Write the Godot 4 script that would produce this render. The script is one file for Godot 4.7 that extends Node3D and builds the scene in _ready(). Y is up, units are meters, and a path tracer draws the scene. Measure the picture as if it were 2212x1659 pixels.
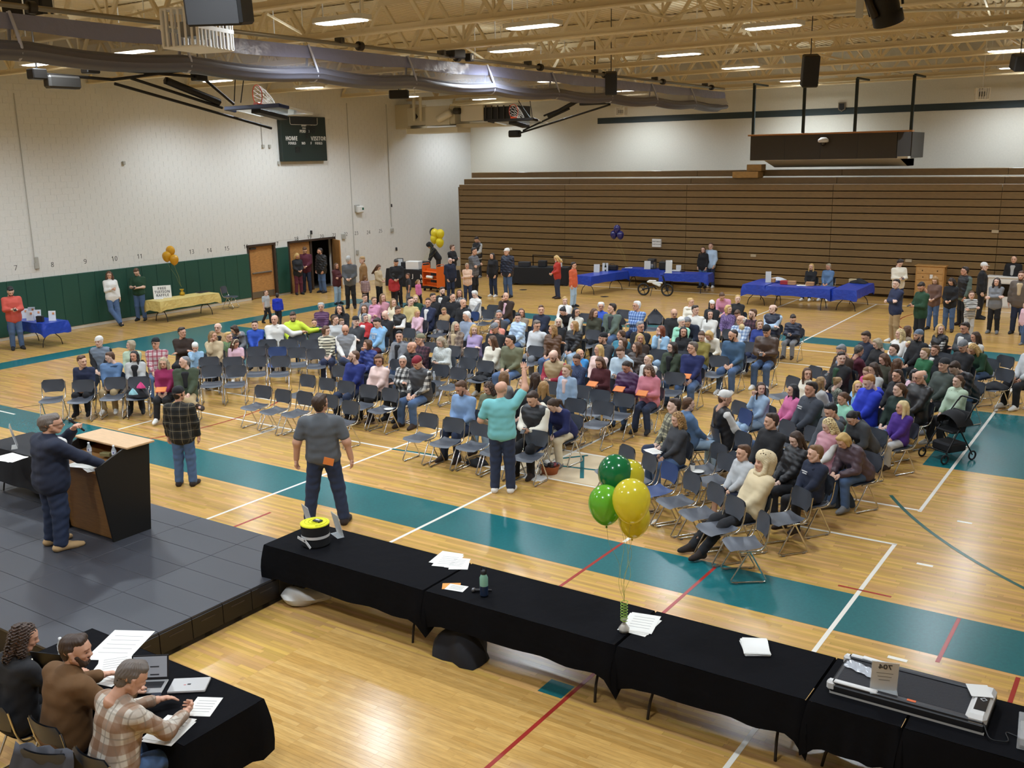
extends Node3D
# Gymnasium with an audience on folding chairs. x runs along the bleachers, z along the padded wall, y up, metres.

const CAM := Vector3(0, 5.3, 0)
const FOCAL := 2136.54
const AX := Vector3(0.82949099, -0.01860316, -0.55821019)
const AY := Vector3(-0.10958201, 0.97459893, -0.19531695)
const AZ := Vector3(0.54766457, 0.22318345, 0.80638246)
const WALLX := -30.3
const BACKZ := -41.3
const LAMPY := 8.0

var rng := RandomNumberGenerator.new()
var used := {}
var mats := {}
var meshes := {}

# ---------------------------------------------------------------- photo pixel -> direction, then the plane that the thing touches
func dir(u: float, v: float) -> Vector3:
	return AX * (u - 1106.0) - AY * (v - 829.5) - AZ * FOCAL
func at_y(u: float, v: float, y := 0.0) -> Vector3:
	var d := dir(u, v)
	return CAM + d * ((y - CAM.y) / d.y)
func at_x(u: float, v: float, x: float) -> Vector3:
	var d := dir(u, v)
	return CAM + d * ((x - CAM.x) / d.x)
func at_z(u: float, v: float, z: float) -> Vector3:
	var d := dir(u, v)
	return CAM + d * ((z - CAM.z) / d.z)

# ---------------------------------------------------------------- names and metas
func numbered(n: String) -> String:
	var k: int = used.get(n, 0)
	used[n] = k + 1
	return n if k == 0 else "%s_%03d" % [n, k]

func tag(o: Node, label: String, category: String, group := "", kind := "") -> Node:
	if label != "": o.set_meta("label", label)
	if category != "": o.set_meta("category", category)
	if group != "": o.set_meta("group", group)
	if kind != "": o.set_meta("kind", kind)
	return o

func thing(called: String, label: String, category: String, at := Vector3.ZERO, turn := 0.0, group := "") -> Node3D:
	var o := Node3D.new()
	o.name = numbered(called)
	add_child(o)
	o.position = at
	o.rotation.y = turn
	tag(o, label, category, group)
	return o

func part(called: String, mesh: Mesh, m: Material, parent: Node, at := Vector3.ZERO, basis := Basis.IDENTITY) -> MeshInstance3D:
	var o := MeshInstance3D.new()
	o.name = called
	o.mesh = mesh
	o.material_override = m
	o.cast_shadow = GeometryInstance3D.SHADOW_CASTING_SETTING_ON
	o.transform = Transform3D(basis, at)
	parent.add_child(o, true)
	return o

func single(called: String, mesh: Mesh, m: Material, label: String, category: String, at := Vector3.ZERO, turn := 0.0, group := "") -> MeshInstance3D:
	var o := part(numbered(called), mesh, m, self, at, Basis(Vector3.UP, turn))
	tag(o, label, category, group)
	return o

func struct(called: String, mesh: Mesh, m: Material, at := Vector3.ZERO, label := "") -> MeshInstance3D:
	var o := part(called, mesh, m, self, at)
	tag(o, label, "", "", "structure")
	return o

# ---------------------------------------------------------------- materials
func hexc(h: String) -> Color:
	return Color.html(h)

func mat(h: String, rough := 0.7, metal := 0.0, extra := {}) -> StandardMaterial3D:
	var key := "%s|%s|%s|%s" % [h, rough, metal, extra]
	if mats.has(key): return mats[key]
	var m := StandardMaterial3D.new()
	m.albedo_color = hexc(h)
	m.roughness = rough
	m.metallic = metal
	if extra.has("coat"):
		m.clearcoat_enabled = true
		m.clearcoat = extra.coat
		m.clearcoat_roughness = extra.get("coat_rough", 0.1)
	if extra.has("sheen"):
		m.rim_enabled = true
		m.rim = extra.sheen
		m.rim_tint = 0.5
	if extra.has("alpha"):
		m.transparency = BaseMaterial3D.TRANSPARENCY_ALPHA
		m.albedo_color.a = extra.alpha
		m.cull_mode = BaseMaterial3D.CULL_DISABLED
	if extra.has("back"):
		m.backlight_enabled = true
		m.backlight = hexc(extra.back)
	if extra.has("glow"):
		m.emission_enabled = true
		m.emission = hexc(extra.get("glow_color", h))
		m.emission_energy_multiplier = extra.glow
	if extra.has("spec"): m.metallic_specular = extra.spec
	if extra.has("vcol"):
		m.vertex_color_use_as_albedo = true
	if extra.has("tex"):
		m.albedo_texture = tex(extra.tex)
		m.albedo_color = Color(1, 1, 1)
		m.uv1_triplanar = true
		m.uv1_world_triplanar = extra.get("world", false)
		var s: float = extra.get("scale", 1.0)
		m.uv1_scale = Vector3(s, s, s)
	if extra.has("bump"):
		m.normal_enabled = true
		m.normal_texture = tex(extra.bump)
		m.normal_scale = extra.get("bump_scale", 0.5)
		m.uv1_triplanar = true
		m.uv1_world_triplanar = extra.get("world", false)
		var s2: float = extra.get("scale", 1.0)
		m.uv1_scale = Vector3(s2, s2, s2)
	mats[key] = m
	return m

var texs := {}
func from_bytes(w: int, h: int, b: PackedByteArray) -> ImageTexture:
	return ImageTexture.create_from_image(Image.create_from_data(w, h, false, Image.FORMAT_RGB8, b))

func tex(key: String) -> Texture2D:
	if texs.has(key): return texs[key]
	var p := key.split(":")
	var t: Texture2D
	match p[0]:
		"floor": t = floor_texture()
		"grain": t = grain_texture(hexc(p[1]), float(p[2]))
		"speckle": t = speckle_texture(hexc(p[1]), float(p[2]))
		"plaid": t = plaid_texture(p)
		"check": t = check_texture(hexc(p[1]), hexc(p[2]), hexc(p[3]))
		"stripe": t = stripe_texture(hexc(p[1]), hexc(p[2]), float(p[3]))
		"blotch": t = blotch_texture(hexc(p[1]), hexc(p[2]), hexc(p[3]))
		"cloth": t = cloth_bump()
		"tread": t = tread_bump()
	texs[key] = t
	return t

func put(b: PackedByteArray, i: int, c: Color) -> void:
	b[i] = clampi(int(c.r * 255.0), 0, 255)
	b[i + 1] = clampi(int(c.g * 255.0), 0, 255)
	b[i + 2] = clampi(int(c.b * 255.0), 0, 255)

func floor_texture() -> Texture2D:
	# maple strips that run along x: 96 strips over 5.5 m, random board lengths, faint grain along the boards
	var n := 1152
	var r := RandomNumberGenerator.new()
	r.seed = 41
	var noise := FastNoiseLite.new()
	noise.seed = 7
	noise.frequency = 0.05
	var b := PackedByteArray()
	b.resize(n * n * 3)
	var strips := 96
	var per := n / strips
	for s in strips:
		var x := 0
		var start := r.randi_range(0, 200)
		while x < n:
			var len := r.randi_range(110, 330)
			if n - x - len < 90: len = n - x
			var tone := r.randf_range(0.90, 1.07)
			var warm := r.randf_range(-0.03, 0.03)
			var base := Color(0.775 * tone, (0.61 + warm * 0.5) * tone, (0.35 - warm) * tone)
			for k in len:
				var px := (x + k + start) % n
				var endline := 0.86 if k < 1 else 1.0
				for j in per:
					var py := s * per + j
					var g := 1.0 + 0.05 * noise.get_noise_2d(px * 0.25, py * 3.0)
					if j == 0: g *= 0.93
					put(b, (py * n + px) * 3, base * (g * endline))
			x += len
	return from_bytes(n, n, b)

func grain_texture(c: Color, amount: float) -> Texture2D:
	var n := 256
	var noise := FastNoiseLite.new()
	noise.seed = 3
	noise.frequency = 0.04
	var b := PackedByteArray()
	b.resize(n * n * 3)
	for y in n:
		for x in n:
			put(b, (y * n + x) * 3, c * (1.0 + amount * noise.get_noise_2d(x * 0.35, y * 2.5)))
	return from_bytes(n, n, b)

func speckle_texture(c: Color, amount: float) -> Texture2D:
	var n := 256
	var noise := FastNoiseLite.new()
	noise.seed = 5
	noise.frequency = 0.12
	var r := RandomNumberGenerator.new()
	r.seed = 9
	var b := PackedByteArray()
	b.resize(n * n * 3)
	for y in n:
		for x in n:
			put(b, (y * n + x) * 3, c * (1.0 + amount * (noise.get_noise_2d(x, y) + r.randf_range(-0.5, 0.5))))
	return from_bytes(n, n, b)

func plaid_texture(p: PackedStringArray) -> Texture2D:
	# plaid:base:wide:thin
	var n := 64
	var base := hexc(p[1])
	var wide := hexc(p[2])
	var thin := hexc(p[3])
	var b := PackedByteArray()
	b.resize(n * n * 3)
	for y in n:
		for x in n:
			var c := base
			var wx := x % 32 < 14
			var wy := y % 32 < 14
			if wx: c = c.lerp(wide, 0.55)
			if wy: c = c.lerp(wide, 0.55)
			if x % 32 in [22, 23] or y % 32 in [22, 23]: c = c.lerp(thin, 0.7)
			put(b, (y * n + x) * 3, c)
	return from_bytes(n, n, b)

func check_texture(a: Color, m: Color, z: Color) -> Texture2D:
	var n := 64
	var b := PackedByteArray()
	b.resize(n * n * 3)
	for y in n:
		for x in n:
			var k := int(x % 32 < 16) + int(y % 32 < 16)
			put(b, (y * n + x) * 3, a if k == 0 else (m if k == 1 else z))
	return from_bytes(n, n, b)

func stripe_texture(a: Color, z: Color, share: float) -> Texture2D:
	var n := 64
	var b := PackedByteArray()
	b.resize(n * n * 3)
	for y in n:
		for x in n:
			put(b, (y * n + x) * 3, z if y % 16 < 16.0 * share else a)
	return from_bytes(n, n, b)

func blotch_texture(a: Color, m: Color, z: Color) -> Texture2D:
	var n := 96
	var noise := FastNoiseLite.new()
	noise.seed = 12
	noise.frequency = 0.09
	var b := PackedByteArray()
	b.resize(n * n * 3)
	for y in n:
		for x in n:
			var q := noise.get_noise_2d(x, y)
			put(b, (y * n + x) * 3, m if q > 0.18 else (z if q < -0.2 else a))
	return from_bytes(n, n, b)

func cloth_bump() -> Texture2D:
	var n := 128
	var noise := FastNoiseLite.new()
	noise.seed = 21
	noise.frequency = 0.03
	var img := noise.get_seamless_image(n, n)
	img.convert(Image.FORMAT_RGBA8)
	img.bump_map_to_normal_map(6.0)
	return ImageTexture.create_from_image(img)

func tread_bump() -> Texture2D:
	var n := 128
	var img := Image.create(n, n, false, Image.FORMAT_RGBA8)
	img.fill(Color(0, 0, 0))
	for y in 8:
		for x in 8:
			var v := (x + y) % 2 == 0
			img.fill_rect(Rect2i(x * 16 + (2 if v else 6), y * 16 + (6 if v else 2), 12 if v else 4, 4 if v else 12), Color(1, 1, 1))
	img.bump_map_to_normal_map(2.0)
	return ImageTexture.create_from_image(img)

# ---------------------------------------------------------------- mesh builder
class M:
	var v := PackedVector3Array()
	var n := PackedVector3Array()
	var i := PackedInt32Array()
	func quad(a: Vector3, b: Vector3, c: Vector3, d: Vector3) -> M:
		var nn := (b - a).cross(d - a)
		if nn.length_squared() < 1e-14: nn = (c - b).cross(d - b)
		nn = nn.normalized()
		var k := v.size()
		v.append_array(PackedVector3Array([a, b, c, d]))
		n.append_array(PackedVector3Array([nn, nn, nn, nn]))
		i.append_array(PackedInt32Array([k, k + 2, k + 1, k, k + 3, k + 2]))
		return self
	func tri(a: Vector3, b: Vector3, c: Vector3) -> M:
		var nn := (b - a).cross(c - a).normalized()
		var k := v.size()
		v.append_array(PackedVector3Array([a, b, c]))
		n.append_array(PackedVector3Array([nn, nn, nn]))
		i.append_array(PackedInt32Array([k, k + 2, k + 1]))
		return self
	# box by its centre and size, edges chamfered by e
	func box(c: Vector3, s: Vector3, e := 0.0, b := Basis.IDENTITY) -> M:
		var h := s * 0.5
		if e <= 0.0:
			var p := []
			for k in 8: p.append(c + b * Vector3(h.x if k & 1 else -h.x, h.y if k & 2 else -h.y, h.z if k & 4 else -h.z))
			quad(p[4], p[5], p[7], p[6]); quad(p[1], p[0], p[2], p[3]); quad(p[5], p[1], p[3], p[7])
			quad(p[0], p[4], p[6], p[2]); quad(p[6], p[7], p[3], p[2]); quad(p[0], p[1], p[5], p[4])
			return self
		e = minf(e, minf(h.x, minf(h.y, h.z)) * 0.98)
		var q := {}
		for sx in [-1, 1]:
			for sy in [-1, 1]:
				for sz in [-1, 1]:
					var o := Vector3(h.x * sx, h.y * sy, h.z * sz)
					q[[sx, sy, sz, 0]] = c + b * (o - Vector3(0, sy * e, sz * e))
					q[[sx, sy, sz, 1]] = c + b * (o - Vector3(sx * e, 0, sz * e))
					q[[sx, sy, sz, 2]] = c + b * (o - Vector3(sx * e, sy * e, 0))
		for s2 in [-1, 1]:
			var f := func(a, d, g, w): return (quad(a, d, g, w) if s2 > 0 else quad(w, g, d, a))
			f.call(q[[s2, -1, 1, 0]], q[[s2, -1, -1, 0]], q[[s2, 1, -1, 0]], q[[s2, 1, 1, 0]])
			f.call(q[[-1, s2, 1, 1]], q[[1, s2, 1, 1]], q[[1, s2, -1, 1]], q[[-1, s2, -1, 1]])
			f.call(q[[-1, -1, s2, 2]], q[[1, -1, s2, 2]], q[[1, 1, s2, 2]], q[[-1, 1, s2, 2]])
			for s3 in [-1, 1]:
				var g2 := func(a, d, g, w): return (quad(a, d, g, w) if s2 * s3 > 0 else quad(w, g, d, a))
				g2.call(q[[s2, s3, 1, 0]], q[[s2, s3, -1, 0]], q[[s2, s3, -1, 1]], q[[s2, s3, 1, 1]])
				g2.call(q[[-1, s2, s3, 1]], q[[-1, s2, s3, 2]], q[[1, s2, s3, 2]], q[[1, s2, s3, 1]])
				g2.call(q[[s2, -1, s3, 2]], q[[s2, -1, s3, 0]], q[[s2, 1, s3, 0]], q[[s2, 1, s3, 2]])
				for s4 in [-1, 1]:
					var t := [q[[s2, s3, s4, 0]], q[[s2, s3, s4, 1]], q[[s2, s3, s4, 2]]]
					if s2 * s3 * s4 > 0: tri(t[0], t[1], t[2])
					else: tri(t[0], t[2], t[1])
		return self
	# round tube through points
	func tube(p: PackedVector3Array, r: float, seg := 8, closed := false, r2 := -1.0) -> M:
		var cnt := p.size()
		var k0 := v.size()
		var up := Vector3(0.13, 0.97, 0.21)
		var last := Vector3.ZERO
		for k in cnt:
			var t: Vector3
			if closed: t = p[(k + 1) % cnt] - p[(k - 1 + cnt) % cnt]
			elif k == 0: t = p[1] - p[0]
			elif k == cnt - 1: t = p[k] - p[k - 1]
			else: t = (p[k] - p[k - 1]).normalized() + (p[k + 1] - p[k]).normalized()
			t = t.normalized()
			var s := last - t * last.dot(t) if last != Vector3.ZERO else (up.cross(t) if absf(up.normalized().dot(t)) < 0.95 else Vector3.RIGHT.cross(t))
			s = s.normalized()
			last = s
			var w := t.cross(s)
			var rr := r if r2 < 0 else lerpf(r, r2, float(k) / (cnt - 1))
			for j in seg:
				var a := TAU * j / seg
				var o := s * cos(a) + w * sin(a)
				v.append(p[k] + o * rr)
				n.append(o)
		for k in (cnt if closed else cnt - 1):
			for j in seg:
				var a := k0 + k * seg + j
				var b := k0 + k * seg + (j + 1) % seg
				var c := k0 + ((k + 1) % cnt) * seg + j
				var d := k0 + ((k + 1) % cnt) * seg + (j + 1) % seg
				i.append_array(PackedInt32Array([a, c, b, b, c, d]))
		if not closed:
			for e in 2:
				var base := k0 if e == 0 else k0 + (cnt - 1) * seg
				for j in range(1, seg - 1):
					if e == 0: i.append_array(PackedInt32Array([base, base + j, base + j + 1]))
					else: i.append_array(PackedInt32Array([base, base + j + 1, base + j]))
		return self
	# profile (radius, height) turned about y
	func lathe(pr: PackedVector2Array, seg := 16, c := Vector3.ZERO, b := Basis.IDENTITY) -> M:
		var k0 := v.size()
		var cnt := pr.size()
		for k in cnt:
			var d := pr[mini(k + 1, cnt - 1)] - pr[maxi(k - 1, 0)]
			var nn := Vector2(d.y, -d.x).normalized()
			for j in seg:
				var a := TAU * j / seg
				v.append(c + b * Vector3(pr[k].x * cos(a), pr[k].y, pr[k].x * sin(a)))
				n.append(b * Vector3(nn.x * cos(a), nn.y, nn.x * sin(a)))
		for k in cnt - 1:
			for j in seg:
				var a := k0 + k * seg + j
				var b2 := k0 + k * seg + (j + 1) % seg
				i.append_array(PackedInt32Array([a, b2, a + seg, b2, b2 + seg, a + seg]))
		return self
	# flat outline (x,y) pushed from z0 to z1 and placed by a transform
	func prism(o: PackedVector2Array, z0: float, z1: float, t := Transform3D.IDENTITY) -> M:
		var tr := Geometry2D.triangulate_polygon(o)
		for side in 2:
			var z := z1 if side else z0
			var k := v.size()
			for q in o:
				v.append(t * Vector3(q.x, q.y, z))
				n.append(t.basis * Vector3(0, 0, 1.0 if side else -1.0))
			for j in range(0, tr.size(), 3):
				var a := o[tr[j]]
				var ccw := (o[tr[j + 1]] - a).cross(o[tr[j + 2]] - a) > 0
				if ccw == (side == 1): i.append_array(PackedInt32Array([k + tr[j], k + tr[j + 2], k + tr[j + 1]]))
				else: i.append_array(PackedInt32Array([k + tr[j], k + tr[j + 1], k + tr[j + 2]]))
		var ccw2 := not Geometry2D.is_polygon_clockwise(o)
		for j in o.size():
			var a := o[j]
			var b := o[(j + 1) % o.size()]
			if not ccw2:
				var c := a
				a = b
				b = c
			quad(t * Vector3(a.x, a.y, z0), t * Vector3(b.x, b.y, z0), t * Vector3(b.x, b.y, z1), t * Vector3(a.x, a.y, z1))
		return self
	# a grid of points g[row][col], smooth
	func grid(g: Array, thick := 0.0) -> M:
		var rows := g.size()
		var cols: int = g[0].size()
		for side in (2 if thick > 0.0 else 1):
			var k0 := v.size()
			for r in rows:
				for c in cols:
					var du: Vector3 = g[r][mini(c + 1, cols - 1)] - g[r][maxi(c - 1, 0)]
					var dv: Vector3 = g[mini(r + 1, rows - 1)][c] - g[maxi(r - 1, 0)][c]
					var nn := du.cross(dv).normalized()
					v.append(g[r][c] - nn * (thick * side))
					n.append(-nn if side else nn)
			for r in rows - 1:
				for c in cols - 1:
					var a := k0 + r * cols + c
					if side: i.append_array(PackedInt32Array([a, a + 1, a + cols, a + 1, a + cols + 1, a + cols]))
					else: i.append_array(PackedInt32Array([a, a + cols, a + 1, a + 1, a + cols, a + cols + 1]))
		return self
	func add(o: M, t := Transform3D.IDENTITY) -> M:
		var k := v.size()
		for q in o.v: v.append(t * q)
		for q in o.n: n.append((t.basis * q).normalized())
		for q in o.i: i.append(q + k)
		return self
	func mesh(c := PackedColorArray()) -> ArrayMesh:
		var a := []
		a.resize(Mesh.ARRAY_MAX)
		a[Mesh.ARRAY_VERTEX] = v
		a[Mesh.ARRAY_NORMAL] = n
		a[Mesh.ARRAY_INDEX] = i
		if c.size(): a[Mesh.ARRAY_COLOR] = c
		var m := ArrayMesh.new()
		m.add_surface_from_arrays(Mesh.PRIMITIVE_TRIANGLES, a)
		return m

func bm(s: Vector3, e := 0.0, c := Vector3.ZERO) -> ArrayMesh:
	var key := "b%s%s%s" % [s, e, c]
	if not meshes.has(key): meshes[key] = M.new().box(c, s, e).mesh()
	return meshes[key]

func pts(a: Array) -> PackedVector3Array:
	return PackedVector3Array(a)

# path with rounded corners
func bend(a: Array, r: float, steps := 4) -> PackedVector3Array:
	var o := PackedVector3Array([a[0]])
	for k in range(1, a.size() - 1):
		var p: Vector3 = a[k]
		var q0: Vector3 = p + (a[k - 1] - p).normalized() * minf(r, (a[k - 1] - p).length() * 0.45)
		var q1: Vector3 = p + (a[k + 1] - p).normalized() * minf(r, (a[k + 1] - p).length() * 0.45)
		for s in steps + 1:
			var t := float(s) / steps
			o.append(q0.lerp(p, t).lerp(p.lerp(q1, t), t))
	o.append(a[-1])
	return o

func letters(text: String, height: float, m: Material, parent: Node, at: Vector3, basis: Basis, called := "lettering", bold := true) -> MeshInstance3D:
	var key := "t%s|%s|%s" % [text, height, bold]
	if not meshes.has(key):
		var t := TextMesh.new()
		var f := SystemFont.new()
		f.font_names = PackedStringArray(["Droid Sans"])
		f.font_weight = 700 if bold else 400
		t.font = f
		t.text = text
		t.font_size = 32
		t.pixel_size = height / 23.0
		t.depth = 0.004
		t.curve_step = 4.0
		meshes[key] = t
	return part(called, meshes[key], m, parent, at, basis)

# ================================================================ camera, sky, lamps
func setup() -> void:
	var c := Camera3D.new()
	c.name = "camera"
	c.transform = Transform3D(Basis(AX, AY, AZ), CAM)
	c.fov = rad_to_deg(2.0 * atan(829.5 / FOCAL))
	c.near = 0.05
	c.far = 200.0
	add_child(c)
	c.current = true
	var e := Environment.new()
	e.background_mode = Environment.BG_COLOR
	e.background_color = Color(0.02, 0.02, 0.025)
	e.tonemap_mode = Environment.TONE_MAPPER_LINEAR
	e.tonemap_exposure = 0.88
	e.sdfgi_enabled = true
	e.ssao_enabled = true
	e.ssil_enabled = true
	var w := WorldEnvironment.new()
	w.name = "world_environment"
	w.environment = e
	add_child(w)

const LAMP_E := 34.0
func lamps() -> void:
	# high bays that show in the photo, hung at truss height; then the same rows carried on over the rest of the hall
	var seen := [[738, 42], [1150, 53], [1670, 54], [2116, 67], [1105, 105], [1467, 115], [2185, 105], [85, 135], [470, 172], [668, 187], [290, 108], [1055, 152], [875, 207], [1600, 143], [1720, 172]]
	var pos := []
	for s in seen: pos.append(at_y(s[0], s[1], LAMPY if s[0] != 875 else 7.75))
	for p in [[-4.6, -18.4], [-19.0, -18.4], [3.0, -22.0], [3.0, -31.7], [-25.5, -11.5], [-18.5, -11.5], [-11.5, -11.5], [-4.5, -11.5], [-22.0, -6.5], [-15.0, -6.5], [-8.0, -6.5], [-1.0, -6.5], [-26.0, -2.0], [-18.0, -2.0], [-11.0, -2.0], [-4.0, -2.0], [-20.3, -38.8], [-27.6, -38.8], [-5.3, -38.8], [1.5, -38.8], [-19.5, -31.7]]:
		pos.append(Vector3(p[0], LAMPY, p[1]))
	var glow := mat("fffdf6", 0.5, 0.0, {"glow": 15.0, "glow_color": "fff6e8"})
	var body := mat("d8d4ca", 0.5)
	var glow_top := mat("fffdf6", 0.5, 0.0, {"glow": 0.8, "glow_color": "fff6e8"})
	var face := M.new().prism(PackedVector2Array([Vector2(-0.58, -0.12), Vector2(-0.5, -0.2), Vector2(0.5, -0.2), Vector2(0.58, -0.12), Vector2(0.58, 0.12), Vector2(0.5, 0.2), Vector2(-0.5, 0.2), Vector2(-0.58, 0.12)]), -0.004, 0.004, Transform3D(Basis(Vector3.RIGHT, PI / 2), Vector3(0, -0.052, 0))).mesh()
	var house := M.new().prism(PackedVector2Array([Vector2(-0.66, -0.14), Vector2(-0.56, -0.25), Vector2(0.56, -0.25), Vector2(0.66, -0.14), Vector2(0.66, 0.14), Vector2(0.56, 0.25), Vector2(-0.56, 0.25), Vector2(-0.66, 0.14)]), -0.045, 0.045, Transform3D(Basis(Vector3.RIGHT, PI / 2), Vector3.ZERO)).mesh()
	var k := 0
	for p: Vector3 in pos:
		var t := thing("high_bay_lamp", "long white ceiling lamp glowing between the beige trusses", "ceiling lamp", p, 0.0, "high bay ceiling lamps")
		part("housing", house, body, t)
		part("lamp_diffuser", face, glow, t)
		for s in [-1, 1]:
			part("hanger", bm(Vector3(0.02, snappedf(9.3 - p.y, 0.01), 0.02)), body, t, Vector3(s * 0.5, (9.3 - p.y) / 2 + 0.02, 0))
		var l := SpotLight3D.new()
		l.name = "lamp_light"
		l.spot_angle = 76.0
		l.spot_angle_attenuation = 0.7
		l.light_size = 0.3
		l.spot_range = 60.0
		l.spot_attenuation = 2.0
		l.light_color = Color(0.88, 0.94, 1.0)
		l.light_energy = LAMP_E
		l.shadow_enabled = true
		l.position = Vector3(0, -0.07, 0)
		l.rotation.x = -PI / 2
		t.add_child(l)
		# the slots in the top of the housing let a little light up to the deck
		var g := SpotLight3D.new()
		g.name = "slot_light"
		g.spot_angle = 86.0
		g.spot_angle_attenuation = 1.0
		g.light_size = 0.45
		g.spot_range = 60.0
		g.spot_attenuation = 2.0
		g.light_color = Color(0.88, 0.94, 1.0)
		g.light_energy = LAMP_E * 0.045
		g.shadow_enabled = true
		g.position = Vector3(0, 0.07, 0)
		g.rotation.x = PI / 2
		t.add_child(g)
		part("slot", bm(Vector3(0.8, 0.006, 0.2)), glow_top, t, Vector3(0, 0.049, 0))
		k += 1

# ================================================================ floor
const NX0 := -7.7
const NX1 := -2.4
const NZ0 := -7.6
const NZ1 := -4.9
func strip(m: Material, x0: float, x1: float, z0: float, z1: float, called: String, parent: Node, up := 0.0012) -> void:
	part(called, bm(Vector3(absf(x1 - x0), up, absf(z1 - z0))), m, parent, Vector3((x0 + x1) / 2, up / 2 + 0.0001, (z0 + z1) / 2))

func build_floor() -> void:
	var wood := mat("ffffff", 0.2, 0.0, {"tex": "floor", "world": true, "scale": 1.0 / 5.5, "spec": 0.36})
	var f := struct("floor", bm(Vector3(37.4, 0.2, 46.0)), mat("6e5636", 0.8), Vector3(-12.0, -0.106, -18.8), "varnished maple strip floor of the gymnasium")
	var r := RandomNumberGenerator.new()
	r.seed = 5
	for b in [[-30.6, 6.6, -41.7, NZ0], [-30.6, 6.6, NZ1, 4.1], [-30.6, NX0, NZ0, NZ1], [NX1, 6.6, NZ0, NZ1]]:
		part("strip_flooring", bm(Vector3(b[1] - b[0], 0.006, b[3] - b[2])), wood, f, Vector3((b[0] + b[1]) / 2, 0.103, (b[2] + b[3]) / 2 + 18.8) - Vector3(-12.0, 0, 0))
	# boards near the tables, each a board of its own
	var tones := []
	for c in ["c69c59", "cca25e", "c29754", "cfa663", "c49a57", "c99f5b", "be9350"]:
		tones.append(mat("ffffff", 0.2, 0.0, {"tex": "grain:%s:0.09" % c, "world": true, "scale": 1.0, "spec": 0.36}))
	var lens := [0.62, 0.78, 0.95, 1.12, 1.3]
	var z := NZ0
	while z < NZ1 - 0.03:
		var x := NX0
		while x < NX1 - 0.05:
			var len: float = lens[r.randi_range(0, 4)]
			if x + len > NX1 - 0.35: len = NX1 - x
			part("plank", bm(Vector3(snappedf(len, 0.001) - 0.0012, 0.006, 0.0562)), tones[r.randi_range(0, 6)], f, Vector3(x + len / 2 + 12.0, 0.103, z + 0.0287 + 18.8))
			x += len
		z += 0.0574
	# paint on the floor, each line a thin coat
	var teal := mat("1f6f6b", 0.25, 0.0, {"tex": "speckle:1c6468:0.06", "world": true, "scale": 0.5, "spec": 0.36})
	var white := mat("e9e4d8", 0.25, 0.0, {"spec": 0.36})
	var red := mat("9c2f28", 0.25, 0.0, {"spec": 0.36})
	var beige := mat("d8c3a0", 0.25, 0.0, {"spec": 0.36})
	var dark := mat("5a4a32", 0.25, 0.0, {"spec": 0.36})
	var p := thing("court_marking", "painted court lines and teal bands on the maple floor", "court lines")
	p.set_meta("kind", "structure")
	strip(teal, -26.9, 4.5, -11.62, -10.55, "teal_band", p)
	strip(teal, -26.9, 4.5, -28.6, -27.6, "teal_band", p)
	strip(teal, -26.9, -26.0, -27.6, -11.62, "teal_band", p)
	strip(teal, -3.32, 3.0, -21.8, -17.45, "teal_key", p)
	strip(teal, -26.0, -20.3, -21.8, -17.45, "teal_key", p)
	strip(beige, -9.5, -7.2, -15.05, -13.57, "beige_panel", p)
	var up2 := 0.0022
	for l in [[-11.92, -25.0, -8.66], [-8.89, -25.0, -8.6], [-2.85, -13.55, -4.0], [-2.85, -25.0, -15.02], [-14.93, -13.55, -11.7], [-17.75, -12.5, -11.7], [-6.07, -12.7, -11.66], [-8.77, -36.0, -26.6], [-11.58, -36.0, -31.5]]:
		strip(white, l[0] - 0.026, l[0] + 0.026, l[1], l[2], "white_line", p, up2)
	for l in [[-13.52, -20.0, -2.83], [-15.08, -20.0, -2.83], [-24.62, -20.0, -2.0], [-26.55, -9.1, -2.0], [-36.0, -22.0, -4.0], [-11.3, -22.5, -20.9]]:
		strip(white, l[1], l[2], l[0] - 0.026, l[0] + 0.026, "white_line", p, up2)
	for l in [[-4.64, -11.6, -4.2], [-6.07, -11.62, -9.2], [-1.68, -11.6, -10.4], [-0.92, -10.5, -8.4], [-7.0, -5.6, -3.5], [-11.3, -9.9, -8.7]]:
		strip(red, l[0] - 0.022, l[0] + 0.022, l[1], l[2], "red_line", p, up2)
	strip(red, -3.12, -2.48, -11.8, -11.76, "red_line", p, up2)
	for c in [[-5.6, -13.2, 3.9, 60, 118], [-21.5, -13.2, 5.2, -28, 28], [-3.1, -33.2, 4.2, 150, 235]]:
		arc(red, c, 0.022, p)
	arc(mat("2c5a52", 0.25, 0.0, {"spec": 0.36}), [4.2, -19.6, 8.6, 100, 152], 0.03, p)
	arc(dark, [-26.2, -14.2, 5.4, -35, 40], 0.02, p)
	for s in [[-5.2, -11.95], [-2.05, -10.25], [-2.2, -14.9], [-2.35, -13.0]]:
		strip(white, s[0] - 0.1, s[0] + 0.1, s[1] - 0.03, s[1] + 0.03, "white_line", p, up2)
	for s in [[-8.62, -14.92, -7.99, -13.81], [-8.75, -14.2, -7.55, -14.4], [-8.95, -14.5, -8.55, -15.0], [-10.98, -13.6, -11.92, -13.5]]:
		var a := Vector3(s[0], 0, s[1])
		var b2 := Vector3(s[2], 0, s[3])
		part("teal_letter_stroke", bm(Vector3(snappedf((b2 - a).length(), 0.01), 0.0024, 0.07)), teal, p, (a + b2) / 2 + Vector3(0, 0.0013, 0), Basis(Vector3.UP, -atan2(b2.z - a.z, b2.x - a.x)))
	strip(teal, -4.96, -4.68, -7.93, -7.66, "teal_square", p, up2)
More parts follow.
